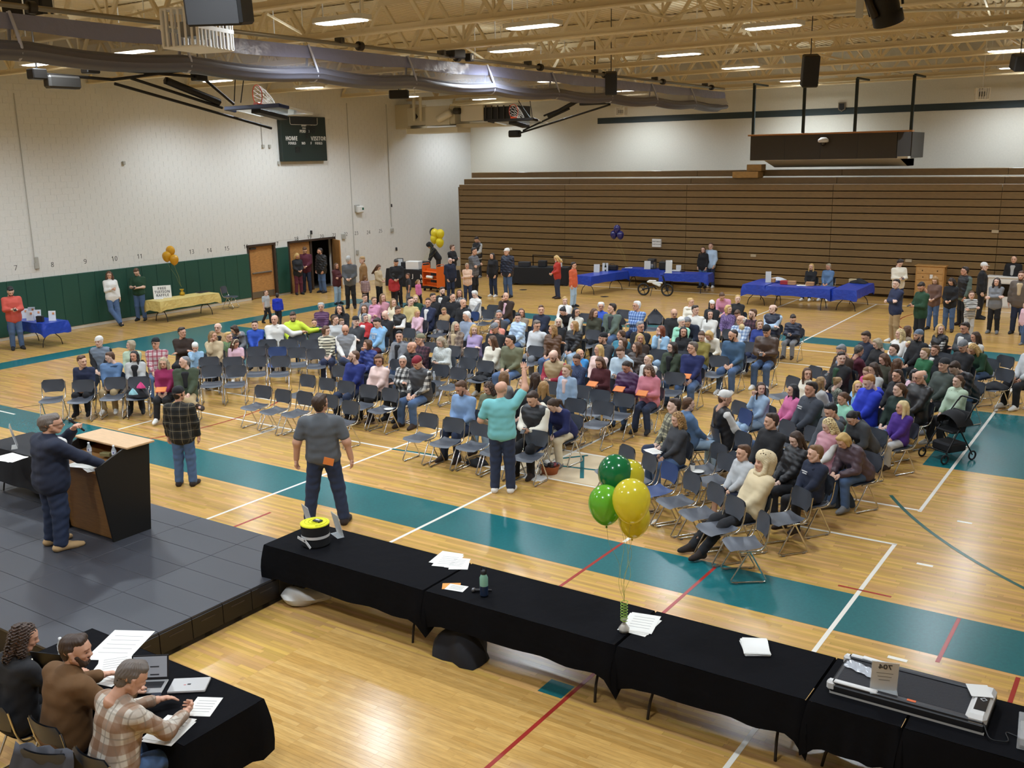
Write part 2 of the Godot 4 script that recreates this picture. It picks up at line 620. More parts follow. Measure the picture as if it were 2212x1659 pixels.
	# floor plates
	for q in [[1130, 626], [1306, 641]]:
		single("floor_plate", M.new().lathe(PackedVector2Array([Vector2(0.16, 0), Vector2(0.155, 0.006), Vector2(0, 0.007)]), 20).mesh(), mat("33291c", 0.4, 0.6), "small dark round floor plate in the maple boards", "floor plate", at_y(q[0], q[1], 0.0), 0.0, "floor plates")

func arc(m: Material, c: Array, w: float, parent: Node) -> void:
	var g := M.new()
	var n := 40
	for k in n:
		var a := deg_to_rad(lerpf(c[3], c[4], float(k) / n))
		var b := deg_to_rad(lerpf(c[3], c[4], float(k + 1) / n))
		var q := func(t, r): return Vector3(c[0] + r * cos(t), 0.0024, c[1] - r * -sin(t))
		g.quad(q.call(a, c[2] - w), q.call(b, c[2] - w), q.call(b, c[2] + w), q.call(a, c[2] + w))
	part("curved_line", g.mesh(), m, parent)

# ================================================================ walls
func build_walls() -> void:
	var paint := mat("dad7cf", 0.75, 0.0, {"tex": "speckle:dad7cf:0.02", "world": true, "scale": 0.4})
	var joint := mat("dad7cf", 0.85)
	# padded long wall of painted blocks
	var wl := M.new()
	for b in [[-44.0, -31.28, 0.0, 9.6], [-31.28, -28.52, 2.13, 9.6], [-28.52, -27.84, 0.0, 9.6], [-27.84, -26.38, 2.15, 9.6], [-26.38, 4.2, 0.0, 9.6]]:
		wl.box(Vector3(WALLX - 0.206, (b[2] + b[3]) / 2, (b[0] + b[1]) / 2), Vector3(0.4, b[3] - b[2], b[1] - b[0]))
	var w := struct("wall_left", wl.mesh(), joint, Vector3.ZERO, "white painted block wall above the green wall pads")
	var block := bm(Vector3(0.012, 0.196, 0.396), 0.003)
	var rest := M.new()
	var cells := []
	for row in 41:
		var y := 0.1 + row * 0.2
		for k in 64:
			var z := BACKZ + 0.2 + k * 0.4 + (0.2 if row % 2 else 0.0)
			if z > -15.6: continue
			if y < 2.15 and z < -26.2 and z > -31.5: continue
			if y < 1.8 and z > -26.4: continue
			cells.append([Vector3(WALLX - 0.006, y, z), (Vector3(WALLX, y, z) - CAM).length()])
	cells.sort_custom(func(a, b): return a[1] < b[1])
	for k in cells.size():
		if k < 300: part("block", block, paint, w, cells[k][0])
		else: rest.box(cells[k][0], Vector3(0.012, 0.196, 0.396))
	var o := part("block_courses", rest.mesh(), paint, w)
	o.set_meta("kind", "stuff")
	# bleacher wall, the two walls out of view
	struct("wall_back", bm(Vector3(37.6, 9.6, 0.4)), mat("d8d2c2", 0.75, 0.0, {"tex": "speckle:d8d2c2:0.02", "world": true, "scale": 0.4}), Vector3(-12.0, 4.8, BACKZ - 0.2), "cream painted wall above the brown bleachers")
	struct("wall_right", bm(Vector3(0.4, 9.6, 46.0)), paint, Vector3(6.8, 4.8, -18.8), "white painted wall")
	struct("wall_front", bm(Vector3(37.6, 9.6, 0.4)), paint, Vector3(-12.0, 4.8, 4.2), "white painted wall")
	struct("trim_1", bm(Vector3(29.0, 0.26, 0.012)), mat("2e3a3c", 0.7), Vector3(-8.5, 6.86, BACKZ + 0.008), "dark stripe painted along the cream wall")
	struct("baseboard_left", bm(Vector3(0.03, 0.11, 17.0), 0.004), mat("c9c2b2", 0.6), Vector3(WALLX + 0.016, 0.056, -17.9), "cream baseboard under the green wall pads")
	# pads
	var pad := M.new().box(Vector3.ZERO, Vector3(0.05, 1.72, 0.604), 0.014).mesh()
	var green := mat("1d4a3c", 0.55, 0.0, {"tex": "speckle:1d4a3c:0.08", "scale": 1.0})
	var z := -26.1
	var k := 0
	while z < -9.5:
		single("wall_pad", pad, green, "dark green vinyl wall pad fixed along the white block wall", "wall pad", Vector3(WALLX + 0.028, 0.97, z), 0.0, "green wall pads")
		z += 0.61
	single("wall_pad", M.new().box(Vector3.ZERO, Vector3(0.05, 1.85, 0.64), 0.014).mesh(), green, "green wall pad between the single door and the double doorway", "wall pad", Vector3(WALLX + 0.028, 1.0, -28.18), 0.0, "green wall pads")
	# lane numbers above the pads
	var ink := mat("35352f", 0.7)
	var b90 := Basis(Vector3.UP, PI / 2)
	for q in [["7", 34, 579], ["8", 113, 572], ["9", 184, 565], ["10", 247, 559], ["11", 302, 554], ["12", 358, 549], ["13", 414, 544], ["14", 452, 541], ["15", 490, 537], ["16", 531, 533], ["17", 597, 527], ["18", 640, 516], ["19", 668, 512], ["20", 695, 511], ["21", 722, 508], ["22", 747, 506], ["23", 770, 504], ["24", 796, 502], ["25", 822, 499]]:
		letters(q[0], 0.15, ink, w, at_x(q[1], q[2], WALLX) + Vector3(0.001, 0, 0), b90, "wall_number", false)

func build_doors() -> void:
	var frame := mat("3a2c22", 0.5)
	var wood := mat("a97844", 0.45, 0.0, {"tex": "grain:b07f49:0.18", "scale": 1.2, "coat": 0.3})
	var steel := mat("8f8d88", 0.35, 0.9)
	var d := Node3D.new()
	d.name = "door_1"
	add_child(d)
	d.position = Vector3(WALLX - 0.1, 0, -27.11)
	tag(d, "closed brown wood door between green wall pads", "", "", "structure")
	part("door_leaf", bm(Vector3(0.05, 2.05, 1.26), 0.006), wood, d, Vector3(0, 1.045, 0))
	part("kick_plate", bm(Vector3(0.004, 0.24, 1.2)), steel, d, Vector3(0.028, 0.16, 0))
	for s in [-1, 1]: part("door_jamb", bm(Vector3(0.22, 2.12, 0.09), 0.006), frame, d, Vector3(0.02, 1.06, s * 0.68))
	part("door_head", bm(Vector3(0.22, 0.09, 1.45), 0.006), frame, d, Vector3(0.02, 2.11, 0))
	part("push_bar", bm(Vector3(0.06, 0.06, 1.0), 0.012), steel, d, Vector3(0.06, 1.02, 0))
	part("door_closer", bm(Vector3(0.07, 0.06, 0.3), 0.01), mat("4a4a48", 0.4, 0.6), d, Vector3(0.06, 1.99, 0.4))
	part("door_back", bm(Vector3(0.05, 2.3, 1.6)), frame, d, Vector3(-0.32, 1.1, 0))
	var e := Node3D.new()
	e.name = "door_2"
	add_child(e)
	e.position = Vector3(WALLX - 0.1, 0, -29.9)
	tag(e, "open double doorway to a dim corridor under wall numbers eighteen to twenty", "", "", "structure")
	for s in [-1, 1]: part("door_jamb", bm(Vector3(0.22, 2.12, 0.09), 0.006), frame, e, Vector3(0.02, 1.06, s * 1.34))
	part("door_head", bm(Vector3(0.22, 0.09, 2.77), 0.006), frame, e, Vector3(0.02, 2.09, 0))
	part("door_post", bm(Vector3(0.12, 2.05, 0.1), 0.006), frame, e, Vector3(0, 1.02, 0.02))
	part("door_leaf", bm(Vector3(0.05, 2.03, 1.2), 0.006), wood, e, Vector3(-0.02, 1.02, 0.67))
	part("door_leaf", bm(Vector3(0.05, 2.03, 1.2), 0.006), wood, e, Vector3(0.30, 1.02, -1.28 + 0.12), Basis(Vector3.UP, 1.1))
	# the corridor behind
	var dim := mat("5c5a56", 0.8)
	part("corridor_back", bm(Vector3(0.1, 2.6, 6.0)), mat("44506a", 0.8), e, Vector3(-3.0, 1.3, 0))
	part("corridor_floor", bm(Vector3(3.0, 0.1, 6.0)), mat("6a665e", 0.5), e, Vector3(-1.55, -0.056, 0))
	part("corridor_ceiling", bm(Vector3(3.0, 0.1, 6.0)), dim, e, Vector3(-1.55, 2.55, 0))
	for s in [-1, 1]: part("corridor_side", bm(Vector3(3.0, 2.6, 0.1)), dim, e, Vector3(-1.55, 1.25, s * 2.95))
	for q in [[0.9, 0.5], [1.3, 0.5], [1.7, 0.5]]: part("shelf", bm(Vector3(0.1, 0.05, 1.0)), mat("8a7c50", 0.6), e, Vector3(-2.9, q[0], -0.8))

# ================================================================ roof
const TRUSS_Z := [-1.5, -5.2, -9.0, -12.9, -16.7, -20.3, -24.2, -28.0, -32.2, -36.5, -40.0]
func build_roof() -> void:
	var beige := mat("e2d2ae", 0.5)
	var deckm := mat("ddcca6", 0.55)
	var g := M.new()
	var x := -30.7
	var y0 := 9.28
	while x < 6.8:
		var q := [Vector2(x, y0), Vector2(x + 0.08, y0), Vector2(x + 0.11, y0 + 0.075), Vector2(x + 0.17, y0 + 0.075), Vector2(x + 0.2, y0)]
		for k in 4: g.quad(Vector3(q[k].x, q[k].y, -41.6), Vector3(q[k + 1].x, q[k + 1].y, -41.6), Vector3(q[k + 1].x, q[k + 1].y, 4.3), Vector3(q[k].x, q[k].y, 4.3))
		x += 0.2
	var c := struct("ceiling", g.mesh(), deckm, Vector3.ZERO, "beige ribbed steel roof deck over the trusses")
	part("roof_slab", bm(Vector3(38.0, 0.3, 46.6)), mat("777570", 0.9), c, Vector3(-12.0, 9.56, -18.7))
	var bot := M.new().box(Vector3(0, 0.02, 0), Vector3(37.2, 0.03, 0.2)).box(Vector3(0, 0.09, 0.022), Vector3(37.2, 0.12, 0.018)).box(Vector3(0, 0.09, -0.022), Vector3(37.2, 0.12, 0.018)).mesh()
	var top := M.new().box(Vector3(0, -0.02, 0), Vector3(37.2, 0.03, 0.2)).box(Vector3(0, -0.09, 0.022), Vector3(37.2, 0.12, 0.018)).box(Vector3(0, -0.09, -0.022), Vector3(37.2, 0.12, 0.018)).mesh()
	var dz := Vector3(0.85, 1.2, 0)
	var diag := M.new().box(Vector3.ZERO, Vector3(dz.length(), 0.085, 0.07), 0.008).mesh()
	var ver := bm(Vector3(0.05, 1.16, 0.05))
	for z in TRUSS_Z:
		var t := thing("roof_truss", "beige steel roof truss spanning the gym under the ribbed deck", "roof truss", Vector3(-12.0, 7.9, z), 0.0, "roof trusses")
		t.set_meta("kind", "structure")
		part("bottom_chord", bot, beige, t)
		part("top_chord", top, beige, t, Vector3(0, 1.36, 0))
		for k in 19:
			var xx := -18.3 + 0.85 + k * 1.7
			if xx > 15.5: continue
			part("web", diag, beige, t, Vector3(xx - 0.425, 0.69, 0), Basis(Vector3.BACK, atan2(1.2, 0.85)))
			part("web", diag, beige, t, Vector3(xx + 0.425, 0.69, 0), Basis(Vector3.BACK, -atan2(1.2, 0.85)))
			if z < -12.0 and k % 2 == 0: part("web_post", ver, beige, t, Vector3(xx + 0.85, 0.7, 0))
	# bridging between trusses
	for q in [-26.0, -19.2, -9.6, -4.4]:
		var t := thing("roof_bridging", "thin beige bridging bar running across the roof trusses", "bridging bar", Vector3(q, 8.0, -19.0), 0.0, "roof bridging bars")
		t.set_meta("kind", "structure")
		part("bar", bm(Vector3(0.05, 0.05, 44.0)), beige, t, Vector3(0, 0.12, 0))
		for k in TRUSS_Z.size() - 1:
			var za: float = TRUSS_Z[k]
			var zb: float = TRUSS_Z[k + 1]
			if za > -12.0: continue
			var len := Vector2(za - zb, 1.15).length()
			part("cross_brace", bm(Vector3(0.045, 0.045, snappedf(len, 0.01))), beige, t, Vector3(0, 0.65, (za + zb) / 2 + 19.0), Basis(Vector3.RIGHT, atan2(1.15, za - zb) * (1 if k % 2 else -1)))
	# gas pipe and conduit along the joists
	single("pipe_run", M.new().tube(pts([Vector3(-30.2, 7.82, -39.6), Vector3(5, 7.82, -39.6)]), 0.04, 8).mesh(), beige, "beige pipe running under the last truss above the press box", "pipe")
	single("pipe_run", M.new().tube(bend([at_y(2212, 18, 7.95), at_y(1990, 22, 7.95), at_y(1800, 33, 7.95)], 0.2), 0.03, 8).mesh(), mat("d9d4c6", 0.5), "white conduit under the trusses beside the black spotlight", "pipe")

# ================================================================ bleachers and press box
func build_bleachers() -> void:
	var brown := mat("6b4d2c", 0.5, 0.0, {"tex": "grain:80663e:0.08", "scale": 0.8, "coat": 0.15})
	var brown2 := mat("6b4d2c", 0.5, 0.0, {"tex": "grain:7b613b:0.08", "scale": 0.8, "coat": 0.15})
	var nose := mat("9c7f55", 0.45)
	var t := thing("bleachers", "brown folded bleachers stacked against the cream wall", "bleachers", Vector3(0, 0, -37.8))
	part("backing", bm(Vector3(34.7, 4.0, 0.4)), brown2, t, Vector3(-11.1, 2.0, -0.48))
	var cuts := [-28.5, at_z(1219, 480, -37.8).x, at_z(1481, 480, -37.8).x, at_z(1795, 480, -37.8).x, at_z(2158, 480, -37.8).x, 1.4, 6.2]
	for s in cuts.size() - 1:
		var len: float = snappedf(cuts[s + 1] - cuts[s] - 0.012, 0.001)
		for r in 15:
			var y := 0.16 + r * 0.2685
			part("board", bm(Vector3(len, 0.205, 0.05), 0.006), brown if (r + s) % 2 else brown2, t, Vector3((cuts[s] + cuts[s + 1]) / 2, y + 0.06, -0.03 - r * 0.004))
			part("board_edge", bm(Vector3(len, 0.022, 0.07), 0.004), nose, t, Vector3((cuts[s] + cuts[s + 1]) / 2, y + 0.172, -0.03 - r * 0.004))
		for r in 2:
			part("board", bm(Vector3(len if s else len - 0.0, 0.24, 0.6), 0.006), brown2, t, Vector3((cuts[s] + cuts[s + 1]) / 2, 4.22 + r * 0.29, -0.75 - r * 0.62))
	for s in 4: part("end_panel", bm(Vector3(0.05, 4.0 - 0.0, 0.3), 0.005), brown2, t, Vector3(-28.53, 2.0, -0.2 - s * 0.32))
	# little number plates on the boards
	for q in [[1103, 537], [1628, 552], [1963, 563], [2150, 500]]:
		single("number_plate", bm(Vector3(0.22, 0.1, 0.09)), mat("b9a88a", 0.5), "small pale plate screwed to a brown bleacher board", "plate", at_z(q[0], q[1], -37.83), 0.0, "plates on the bleachers")
	# notice
	var n := thing("notice", "white FEATURED SILENT AUCTION notice taped to the brown bleachers", "notice", at_z(1418, 525, -37.74))
	part("sheet", bm(Vector3(0.4, 0.33, 0.09)), mat("e4e1da", 0.7), n, Vector3(0, 0, -0.042))
	letters("FEATURED", 0.055, mat("55544f", 0.7), n, Vector3(0, 0.06, 0.004), Basis.IDENTITY)
	letters("SILENT AUCTION", 0.034, mat("55544f", 0.7), n, Vector3(0, -0.05, 0.004), Basis.IDENTITY)
	# hand rail folded out at the end
	var h := thing("hand_rail", "black folding hand rail standing before the bleachers", "hand rail", Vector3(0, 0, -37.3))
	var a := at_z(1152, 600, -37.3)
	var b := at_z(1212, 575, -37.3)
	var iron := mat("17120e", 0.5, 0.4)
	part("post", M.new().tube(pts([Vector3(a.x, 0, 0), Vector3(a.x, 1.05, 0)]), 0.025, 8).mesh(), iron, h)
	part("rail", M.new().tube(pts([Vector3(a.x, 1.03, 0), Vector3(b.x + 0.6, 1.03, 0)]), 0.022, 8).mesh(), iron, h)
	part("rail", M.new().tube(pts([Vector3(a.x, 0.55, 0), Vector3(b.x + 0.6, 0.55, 0)]), 0.022, 8).mesh(), iron, h)
	var pl := at_y(1146, 598, 0.03)
	var pl2 := at_y(1190, 588, 0.4)
	single("loose_board", M.new().tube(pts([pl, Vector3(pl2.x, 0.32, pl2.z)]), 0.035, 4).mesh(), mat("c9a96e", 0.5), "pale wooden board leaning low before the bleachers", "board")
	# press box
	var z0 := -38.0
	var pa := at_z(1620, 347, z0)
	var pb := at_z(1935, 345, z0)
	var yt := 5.93
	var yb := 5.02
	var p := thing("press_box", "dark hanging press box with wooden rail above the bleachers", "press box", Vector3(0, 0, z0))
	var wall := mat("3a342c", 0.6)
	var wid := pb.x - pa.x
	for s in 4:
		part("front_panel", bm(Vector3(snappedf(wid / 4 - 0.008, 0.001), yt - yb, 0.04), 0.004), wall, p, Vector3(pa.x + wid * (s + 0.5) / 4, (yt + yb) / 2, 0))
	part("end_panel", M.new().box(Vector3(pb.x + 0.2, (yt + yb) / 2, -0.25), Vector3(0.62, yt - yb, 0.04), 0.004, Basis.IDENTITY.rotated(Vector3.UP, 0.9)).mesh(), wall, p)
	part("end_panel", bm(Vector3(0.04, yt - yb, 2.2), 0.004), wall, p, Vector3(pa.x + 0.02, (yt + yb) / 2, -1.1))
	part("end_panel", bm(Vector3(0.04, yt - yb, 1.9), 0.004), wall, p, Vector3(pb.x + 0.4, (yt + yb) / 2, -1.4))
	part("wood_rail", bm(Vector3(snappedf(wid + 0.62, 0.01), 0.06, 0.3), 0.01), mat("b07a45", 0.4, 0.0, {"tex": "grain:b07a45:0.15"}), p, Vector3((pa.x + pb.x) / 2 + 0.22, yt + 0.03, -0.05))
	part("deck", bm(Vector3(snappedf(wid + 0.4, 0.01), 0.08, 2.2)), mat("c9c2b0", 0.7), p, Vector3((pa.x + pb.x) / 2 + 0.2, yb + 0.02, -1.12))
	part("soffit", M.new().prism(PackedVector2Array([Vector2(0, yb - 0.02), Vector2(-2.2, yb - 0.02), Vector2(-2.2, 4.72), Vector2(-1.2, 4.72)]), 0, wid - 0.4, Transform3D(Basis(Vector3(0, 0, 1), Vector3(0, 1, 0), Vector3(1, 0, 0)), Vector3(pa.x + 0.5, 0, -0.2))).mesh(), mat("cfc8b6", 0.7), p)
	var postm := mat("18231f", 0.5, 0.2)
	for u in [[1628, 190], [1736, 190], [1848, 180], [1970, 172]]:
		var xx := at_z(u[0], 250, z0 - 0.1).x
		part("hanger", bm(Vector3(0.1, 1.95, 0.1), 0.006), postm, p, Vector3(xx, 6.9, -0.1))
		part("hanger_plate", bm(Vector3(0.08, 0.06, 1.5)), postm, p, Vector3(xx + 0.1, 7.86, -0.5))
	var cam := thing("dome_camera", "white dome camera on the front of the press box", "camera", at_z(1782, 306, z0 + 0.02))
	part("dome_body", M.new().lathe(PackedVector2Array([Vector2(0, 0.16), Vector2(0.1, 0.15), Vector2(0.19, 0.08), Vector2(0.2, 0.0), Vector2(0.15, -0.03), Vector2(0, -0.03)]), 18).mesh(), mat("e6e4df", 0.4), cam, Vector3(0, 0, 0.2))
	part("dome_lens", M.new().lathe(PackedVector2Array([Vector2(0.1, 0), Vector2(0.09, -0.07), Vector2(0.05, -0.11), Vector2(0, -0.12)]), 14).mesh(), mat("2b2b2b", 0.15), cam, Vector3(0, -0.03, 0.2))
	var st := thing("wooden_step", "two stacked plywood steps beside the press box on the bleachers", "step", Vector3(at_z(1615, 375, -38.4).x, 4.345, -38.42))
	part("tread", bm(Vector3(1.05, 0.24, 0.6), 0.01), mat("b08a52", 0.6, 0.0, {"tex": "grain:b08a52:0.15"}), st, Vector3(0, 0.12, 0))
	part("tread", bm(Vector3(0.6, 0.26, 0.5), 0.01), mat("a5804a", 0.6, 0.0, {"tex": "grain:a5804a:0.15"}), st, Vector3(0.3, 0.38, -0.1))

# ================================================================ chairs
var chair_proto := {}
func make_chair_meshes() -> Dictionary:
	if meshes.has("chair_seat"): return meshes
	# seat: a shallow moulded pan, narrower at the back, front edge rolled down
	var g := []
	for r in 9:
		var t := r / 8.0
		var z := lerpf(-0.2, 0.225, t)
		var half := lerpf(0.185, 0.235, sin(t * PI * 0.55))
		if t > 0.85: half -= 0.03 * (t - 0.85) / 0.15
		var row := []
		for c in 9:
			var s := c / 4.0 - 1.0
			var y := 0.445 + 0.018 * s * s - 0.012 * sin(t * PI) - (0.035 * pow(maxf(0, t - 0.78) / 0.22, 2)) + 0.02 * pow(maxf(0, 0.15 - t) / 0.15, 2)
			row.append(Vector3(s * half, y, z))
		g.append(row)
	meshes["chair_seat"] = M.new().grid(g, -0.014).mesh()
	# backrest: wide panel, cut lower and upper corners, curved
	var b := []
	for r in 8:
		var t := r / 7.0
		var half := 0.23
		if t < 0.45: half = lerpf(0.17, 0.235, t / 0.45)
		elif t > 0.72: half = lerpf(0.235, 0.185, pow((t - 0.72) / 0.28, 1.5))
		var row := []
		for c in 9:
			var s := c / 4.0 - 1.0
			row.append(Vector3(s * half, lerpf(0.565, 0.825, t), -0.215 - 0.05 * t - 0.035 * (1.0 - s * s)))
		b.append(row)
	meshes["chair_back"] = M.new().grid(b, 0.016).mesh()
	for s in [-1, 1]:
		var x: float = s * 0.225
		var tri := bend([Vector3(x, 0.425, 0.0), Vector3(x, 0.02, 0.235), Vector3(x, 0.013, -0.245), Vector3(x, 0.425, -0.02)], 0.045, 3)
		meshes["chair_frame%d" % s] = M.new().tube(tri, 0.0115, 7).mesh()
		var up := bend([Vector3(x, 0.432, 0.11), Vector3(x, 0.435, -0.17), Vector3(x * 1.06, 0.56, -0.225), Vector3(x * 1.04, 0.78, -0.262)], 0.07, 3)
		meshes["chair_upright%d" % s] = M.new().tube(up, 0.0115, 7).mesh()
	meshes["chair_bar"] = M.new().tube(pts([Vector3(-0.225, 0.415, 0.0), Vector3(0.225, 0.415, 0.0)]), 0.009, 6).mesh()
	meshes["chair_glide"] = M.new().box(Vector3.ZERO, Vector3(0.028, 0.012, 0.05), 0.004).mesh()
	return meshes

func chair(x: float, z: float, yaw: float, label: String, group: String, blue := false) -> Node3D:
	make_chair_meshes()
	var key := "blue" if blue else "grey"
	var chrome := mat("d4d2cd", 0.18, 1.0)
	if not chair_proto.has(key):
		var shell := mat("2c4372" if blue else "41454d", 0.5, 0.0, {"coat": 0.15, "coat_rough": 0.3})
		var t := thing("folding_chair", label, "chair")
		part("seat", meshes.chair_seat, shell, t)
		part("backrest", meshes.chair_back, shell, t)
		for s in [-1, 1]:
			var f := part("side_frame", meshes["chair_frame%d" % s], chrome, t)
			part("glide", meshes.chair_glide, mat("55555a", 0.7), f, Vector3(s * 0.225, 0.006, 0.15))
			part("glide", meshes.chair_glide, mat("55555a", 0.7), f, Vector3(s * 0.225, 0.006, -0.17))
			part("upright", meshes["chair_upright%d" % s], chrome, t)
		part("cross_bar", meshes.chair_bar, chrome, t)
		chair_proto[key] = t
		t.position = Vector3(x, 0, z)
		t.rotation.y = yaw
		tag(t, label, "chair", group)
		return t
	var c: Node3D = chair_proto[key].duplicate()
	c.name = numbered("folding_chair")
	add_child(c)
	c.position = Vector3(x, 0, z)
	c.rotation.y = yaw
	tag(c, label, "chair", group)
	return c

# ================================================================ tables
func folding_table(c: Vector3, l: float, w: float, turn: float, label: String, group := "folding tables", high := 0.735) -> Node3D:
	var t := thing("folding_table", label, "table", c, turn, group)
	part("table_top", M.new().box(Vector3(0, high - 0.02, 0), Vector3(l, 0.04, w), 0.012).mesh(), mat("8d8a83", 0.6), t)
	var iron := mat("2b2420", 0.45, 0.3)
	for s in [-1, 1]:
		var x: float = s * (l / 2 - 0.28)
		var f := M.new()
		for q in [-1, 1]:
			f.tube(bend([Vector3(x - s * 0.02, high - 0.05, q * 0.07), Vector3(x, high * 0.52, q * 0.09), Vector3(x + s * 0.02, 0.22, q * (w / 2 - 0.1)), Vector3(x + s * 0.03, 0.0, q * (w / 2 - 0.06))], 0.12, 3), 0.014, 6)
		f.tube(pts([Vector3(x, high * 0.5, -0.1), Vector3(x, high * 0.5, 0.1)]), 0.012, 6)
		f.tube(pts([Vector3(x, high * 0.5, 0), Vector3(x - s * 0.4, high - 0.06, 0)]), 0.01, 6)
		part("leg_frame", f.mesh(), iron, t)
	return t

# cloth laid over a table: a flat top that breaks at the edge and hangs in shallow folds
func tablecloth(c: Vector3, l: float, w: float, drop: Vector2, turn: float, m: Material, label: String, called := "tablecloth", high := 0.745, seed_ := 1, group := "") -> MeshInstance3D:
	var r := RandomNumberGenerator.new()
	r.seed = seed_
	var ph := r.randf() * TAU
	var g := M.new()
	var top := []
	for a in 7:
		var row := []
		for b in 13:
			row.append(Vector3(lerpf(-l / 2, l / 2, b / 12.0), high + 0.0015 * sin(b * 1.7 + ph) * cos(a * 2.1), lerpf(w / 2, -w / 2, a / 6.0)))
		top.append(row)
	g.grid(top)
	# skirt all the way round
	var per := []
	var n := 22
	var ns := 9
	for k in n: per.append([Vector3(lerpf(-l / 2, l / 2, float(k) / n), 0, w / 2), Vector3(0, 0, 1), drop.x])
	for k in ns: per.append([Vector3(l / 2, 0, lerpf(w / 2, -w / 2, float(k) / ns)), Vector3(1, 0, 0), drop.y])
	for k in n: per.append([Vector3(lerpf(l / 2, -l / 2, float(k) / n), 0, -w / 2), Vector3(0, 0, -1), drop.x])
	for k in ns: per.append([Vector3(-l / 2, 0, lerpf(-w / 2, w / 2, float(k) / ns)), Vector3(-1, 0, 0), drop.y])
	per.append(per[0])
	var sk := []
	for d in 6:
		var t := d / 5.0
		var row := []
		for k in per.size():
			var q: Array = per[k]
			var corner := 0.0
			for e in [0, n, n + ns, 2 * n + ns, 2 * n + 2 * ns]:
				corner = maxf(corner, 1.0 - absf(k - e) / 1.6)
			var out: Vector3 = q[1]
			if corner > 0.0:
				out = (Vector3(q[0].x / (l / 2), 0, q[0].z / (w / 2))).normalized().lerp(q[1], 1.0 - corner).normalized()
			var fold := sin(k * 1.25 + ph) * 0.5 + sin(k * 0.53 + ph * 2.0) * 0.5
			var hang: float = q[2] * (1.0 + 0.22 * corner) * (1.0 + 0.025 * sin(k * 0.9 + ph))
			row.append(q[0] + Vector3(0, high - hang * t - 0.0005, 0) + out * (0.006 + t * (0.012 + 0.016 * fold) + 0.05 * corner * sin(t * 2.4)))
		sk.append(row)
	g.grid(sk)
	return single(called, g.mesh(), m, label, "tablecloth", c, turn, group)

func paper(at: Vector3, w: float, h: float, turn: float, label: String, count := 1, color := "e8e5dd", lines := true) -> Node3D:
	var t := thing("paper", label, "paper", at, turn)
	var r := RandomNumberGenerator.new()
	r.seed = hash(label)
	var spread := 0.0 if count == 1 else (1.0 if count < 6 else 0.2)
	for k in count:
		var s := part("sheet", bm(Vector3(w, 0.0016, h)), mat(color, 0.75), t, Vector3(r.randf_range(-0.05, 0.05) * spread, 0.001 + k * 0.0022, r.randf_range(-0.05, 0.05) * spread), Basis(Vector3.UP, r.randf_range(-0.4, 0.4) * spread))
		if lines and k == count - 1:
			for q in 5: part("print_line", bm(Vector3(w * 0.7, 0.0004, 0.006)), mat("8d8b86", 0.8), s, Vector3(0, 0.001, -h * 0.3 + q * h * 0.14))
	return t

func bottle(at: Vector3, label: String) -> void:
	var t := thing("water_bottle", label, "bottle", at)
	part("bottle_body", M.new().lathe(PackedVector2Array([Vector2(0, 0.0), Vector2(0.03, 0.002), Vector2(0.032, 0.03), Vector2(0.029, 0.07), Vector2(0.032, 0.1), Vector2(0.031, 0.14), Vector2(0.013, 0.185), Vector2(0.012, 0.195)]), 14).mesh(), mat("dfe8ec", 0.12, 0.0, {"alpha": 0.45}), t)
	part("label_band", M.new().lathe(PackedVector2Array([Vector2(0.0325, 0.085), Vector2(0.0325, 0.135)]), 14).mesh(), mat("e9eef5", 0.5), t)
	part("label_mark", bm(Vector3(0.02, 0.02, 0.004)), mat("2b3f9a", 0.5), t, Vector3(0.02, 0.112, 0.026))
	part("cap", M.new().lathe(PackedVector2Array([Vector2(0.0145, 0.192), Vector2(0.0145, 0.21), Vector2(0, 0.211)]), 12).mesh(), mat("f2f2f0", 0.5), t)

func sign_holder(at: Vector3, turn: float, w: float, h: float, label: String, text := "", group := "") -> Node3D:
	var t := thing("sign_holder", label, "sign", at, turn, group)
	var tilt := Basis(Vector3.RIGHT, -0.22)
	part("print", bm(Vector3(w - 0.01, h - 0.01, 0.002)), mat("dcdad6", 0.7), t, Vector3(0, h / 2 * 0.98, -h * 0.11), tilt)
	part("acrylic", bm(Vector3(w, h, 0.004)), mat("e8eef0", 0.05, 0.0, {"alpha": 0.18}), t, Vector3(0, h / 2 * 0.98, -h * 0.11 + 0.005), tilt)
	part("foot", bm(Vector3(w, 0.004, 0.09)), mat("e8eef0", 0.05, 0.0, {"alpha": 0.3}), t, Vector3(0, 0.002, -0.04))
	if text != "":
		letters(text, h * 0.16, mat("4a4844", 0.7), t, tilt * Vector3(0, h * 0.33, -0.0035) + Vector3(0, h / 2 * 0.98, -h * 0.11), tilt)
		for q in 3: part("print_line", bm(Vector3(w * (0.6 - q * 0.1), 0.006, 0.001)), mat("8d8b86", 0.8), t, tilt * Vector3(0, h * (0.1 - q * 0.12), -0.002) + Vector3(0, h / 2 * 0.98, -h * 0.11), tilt)
	return t

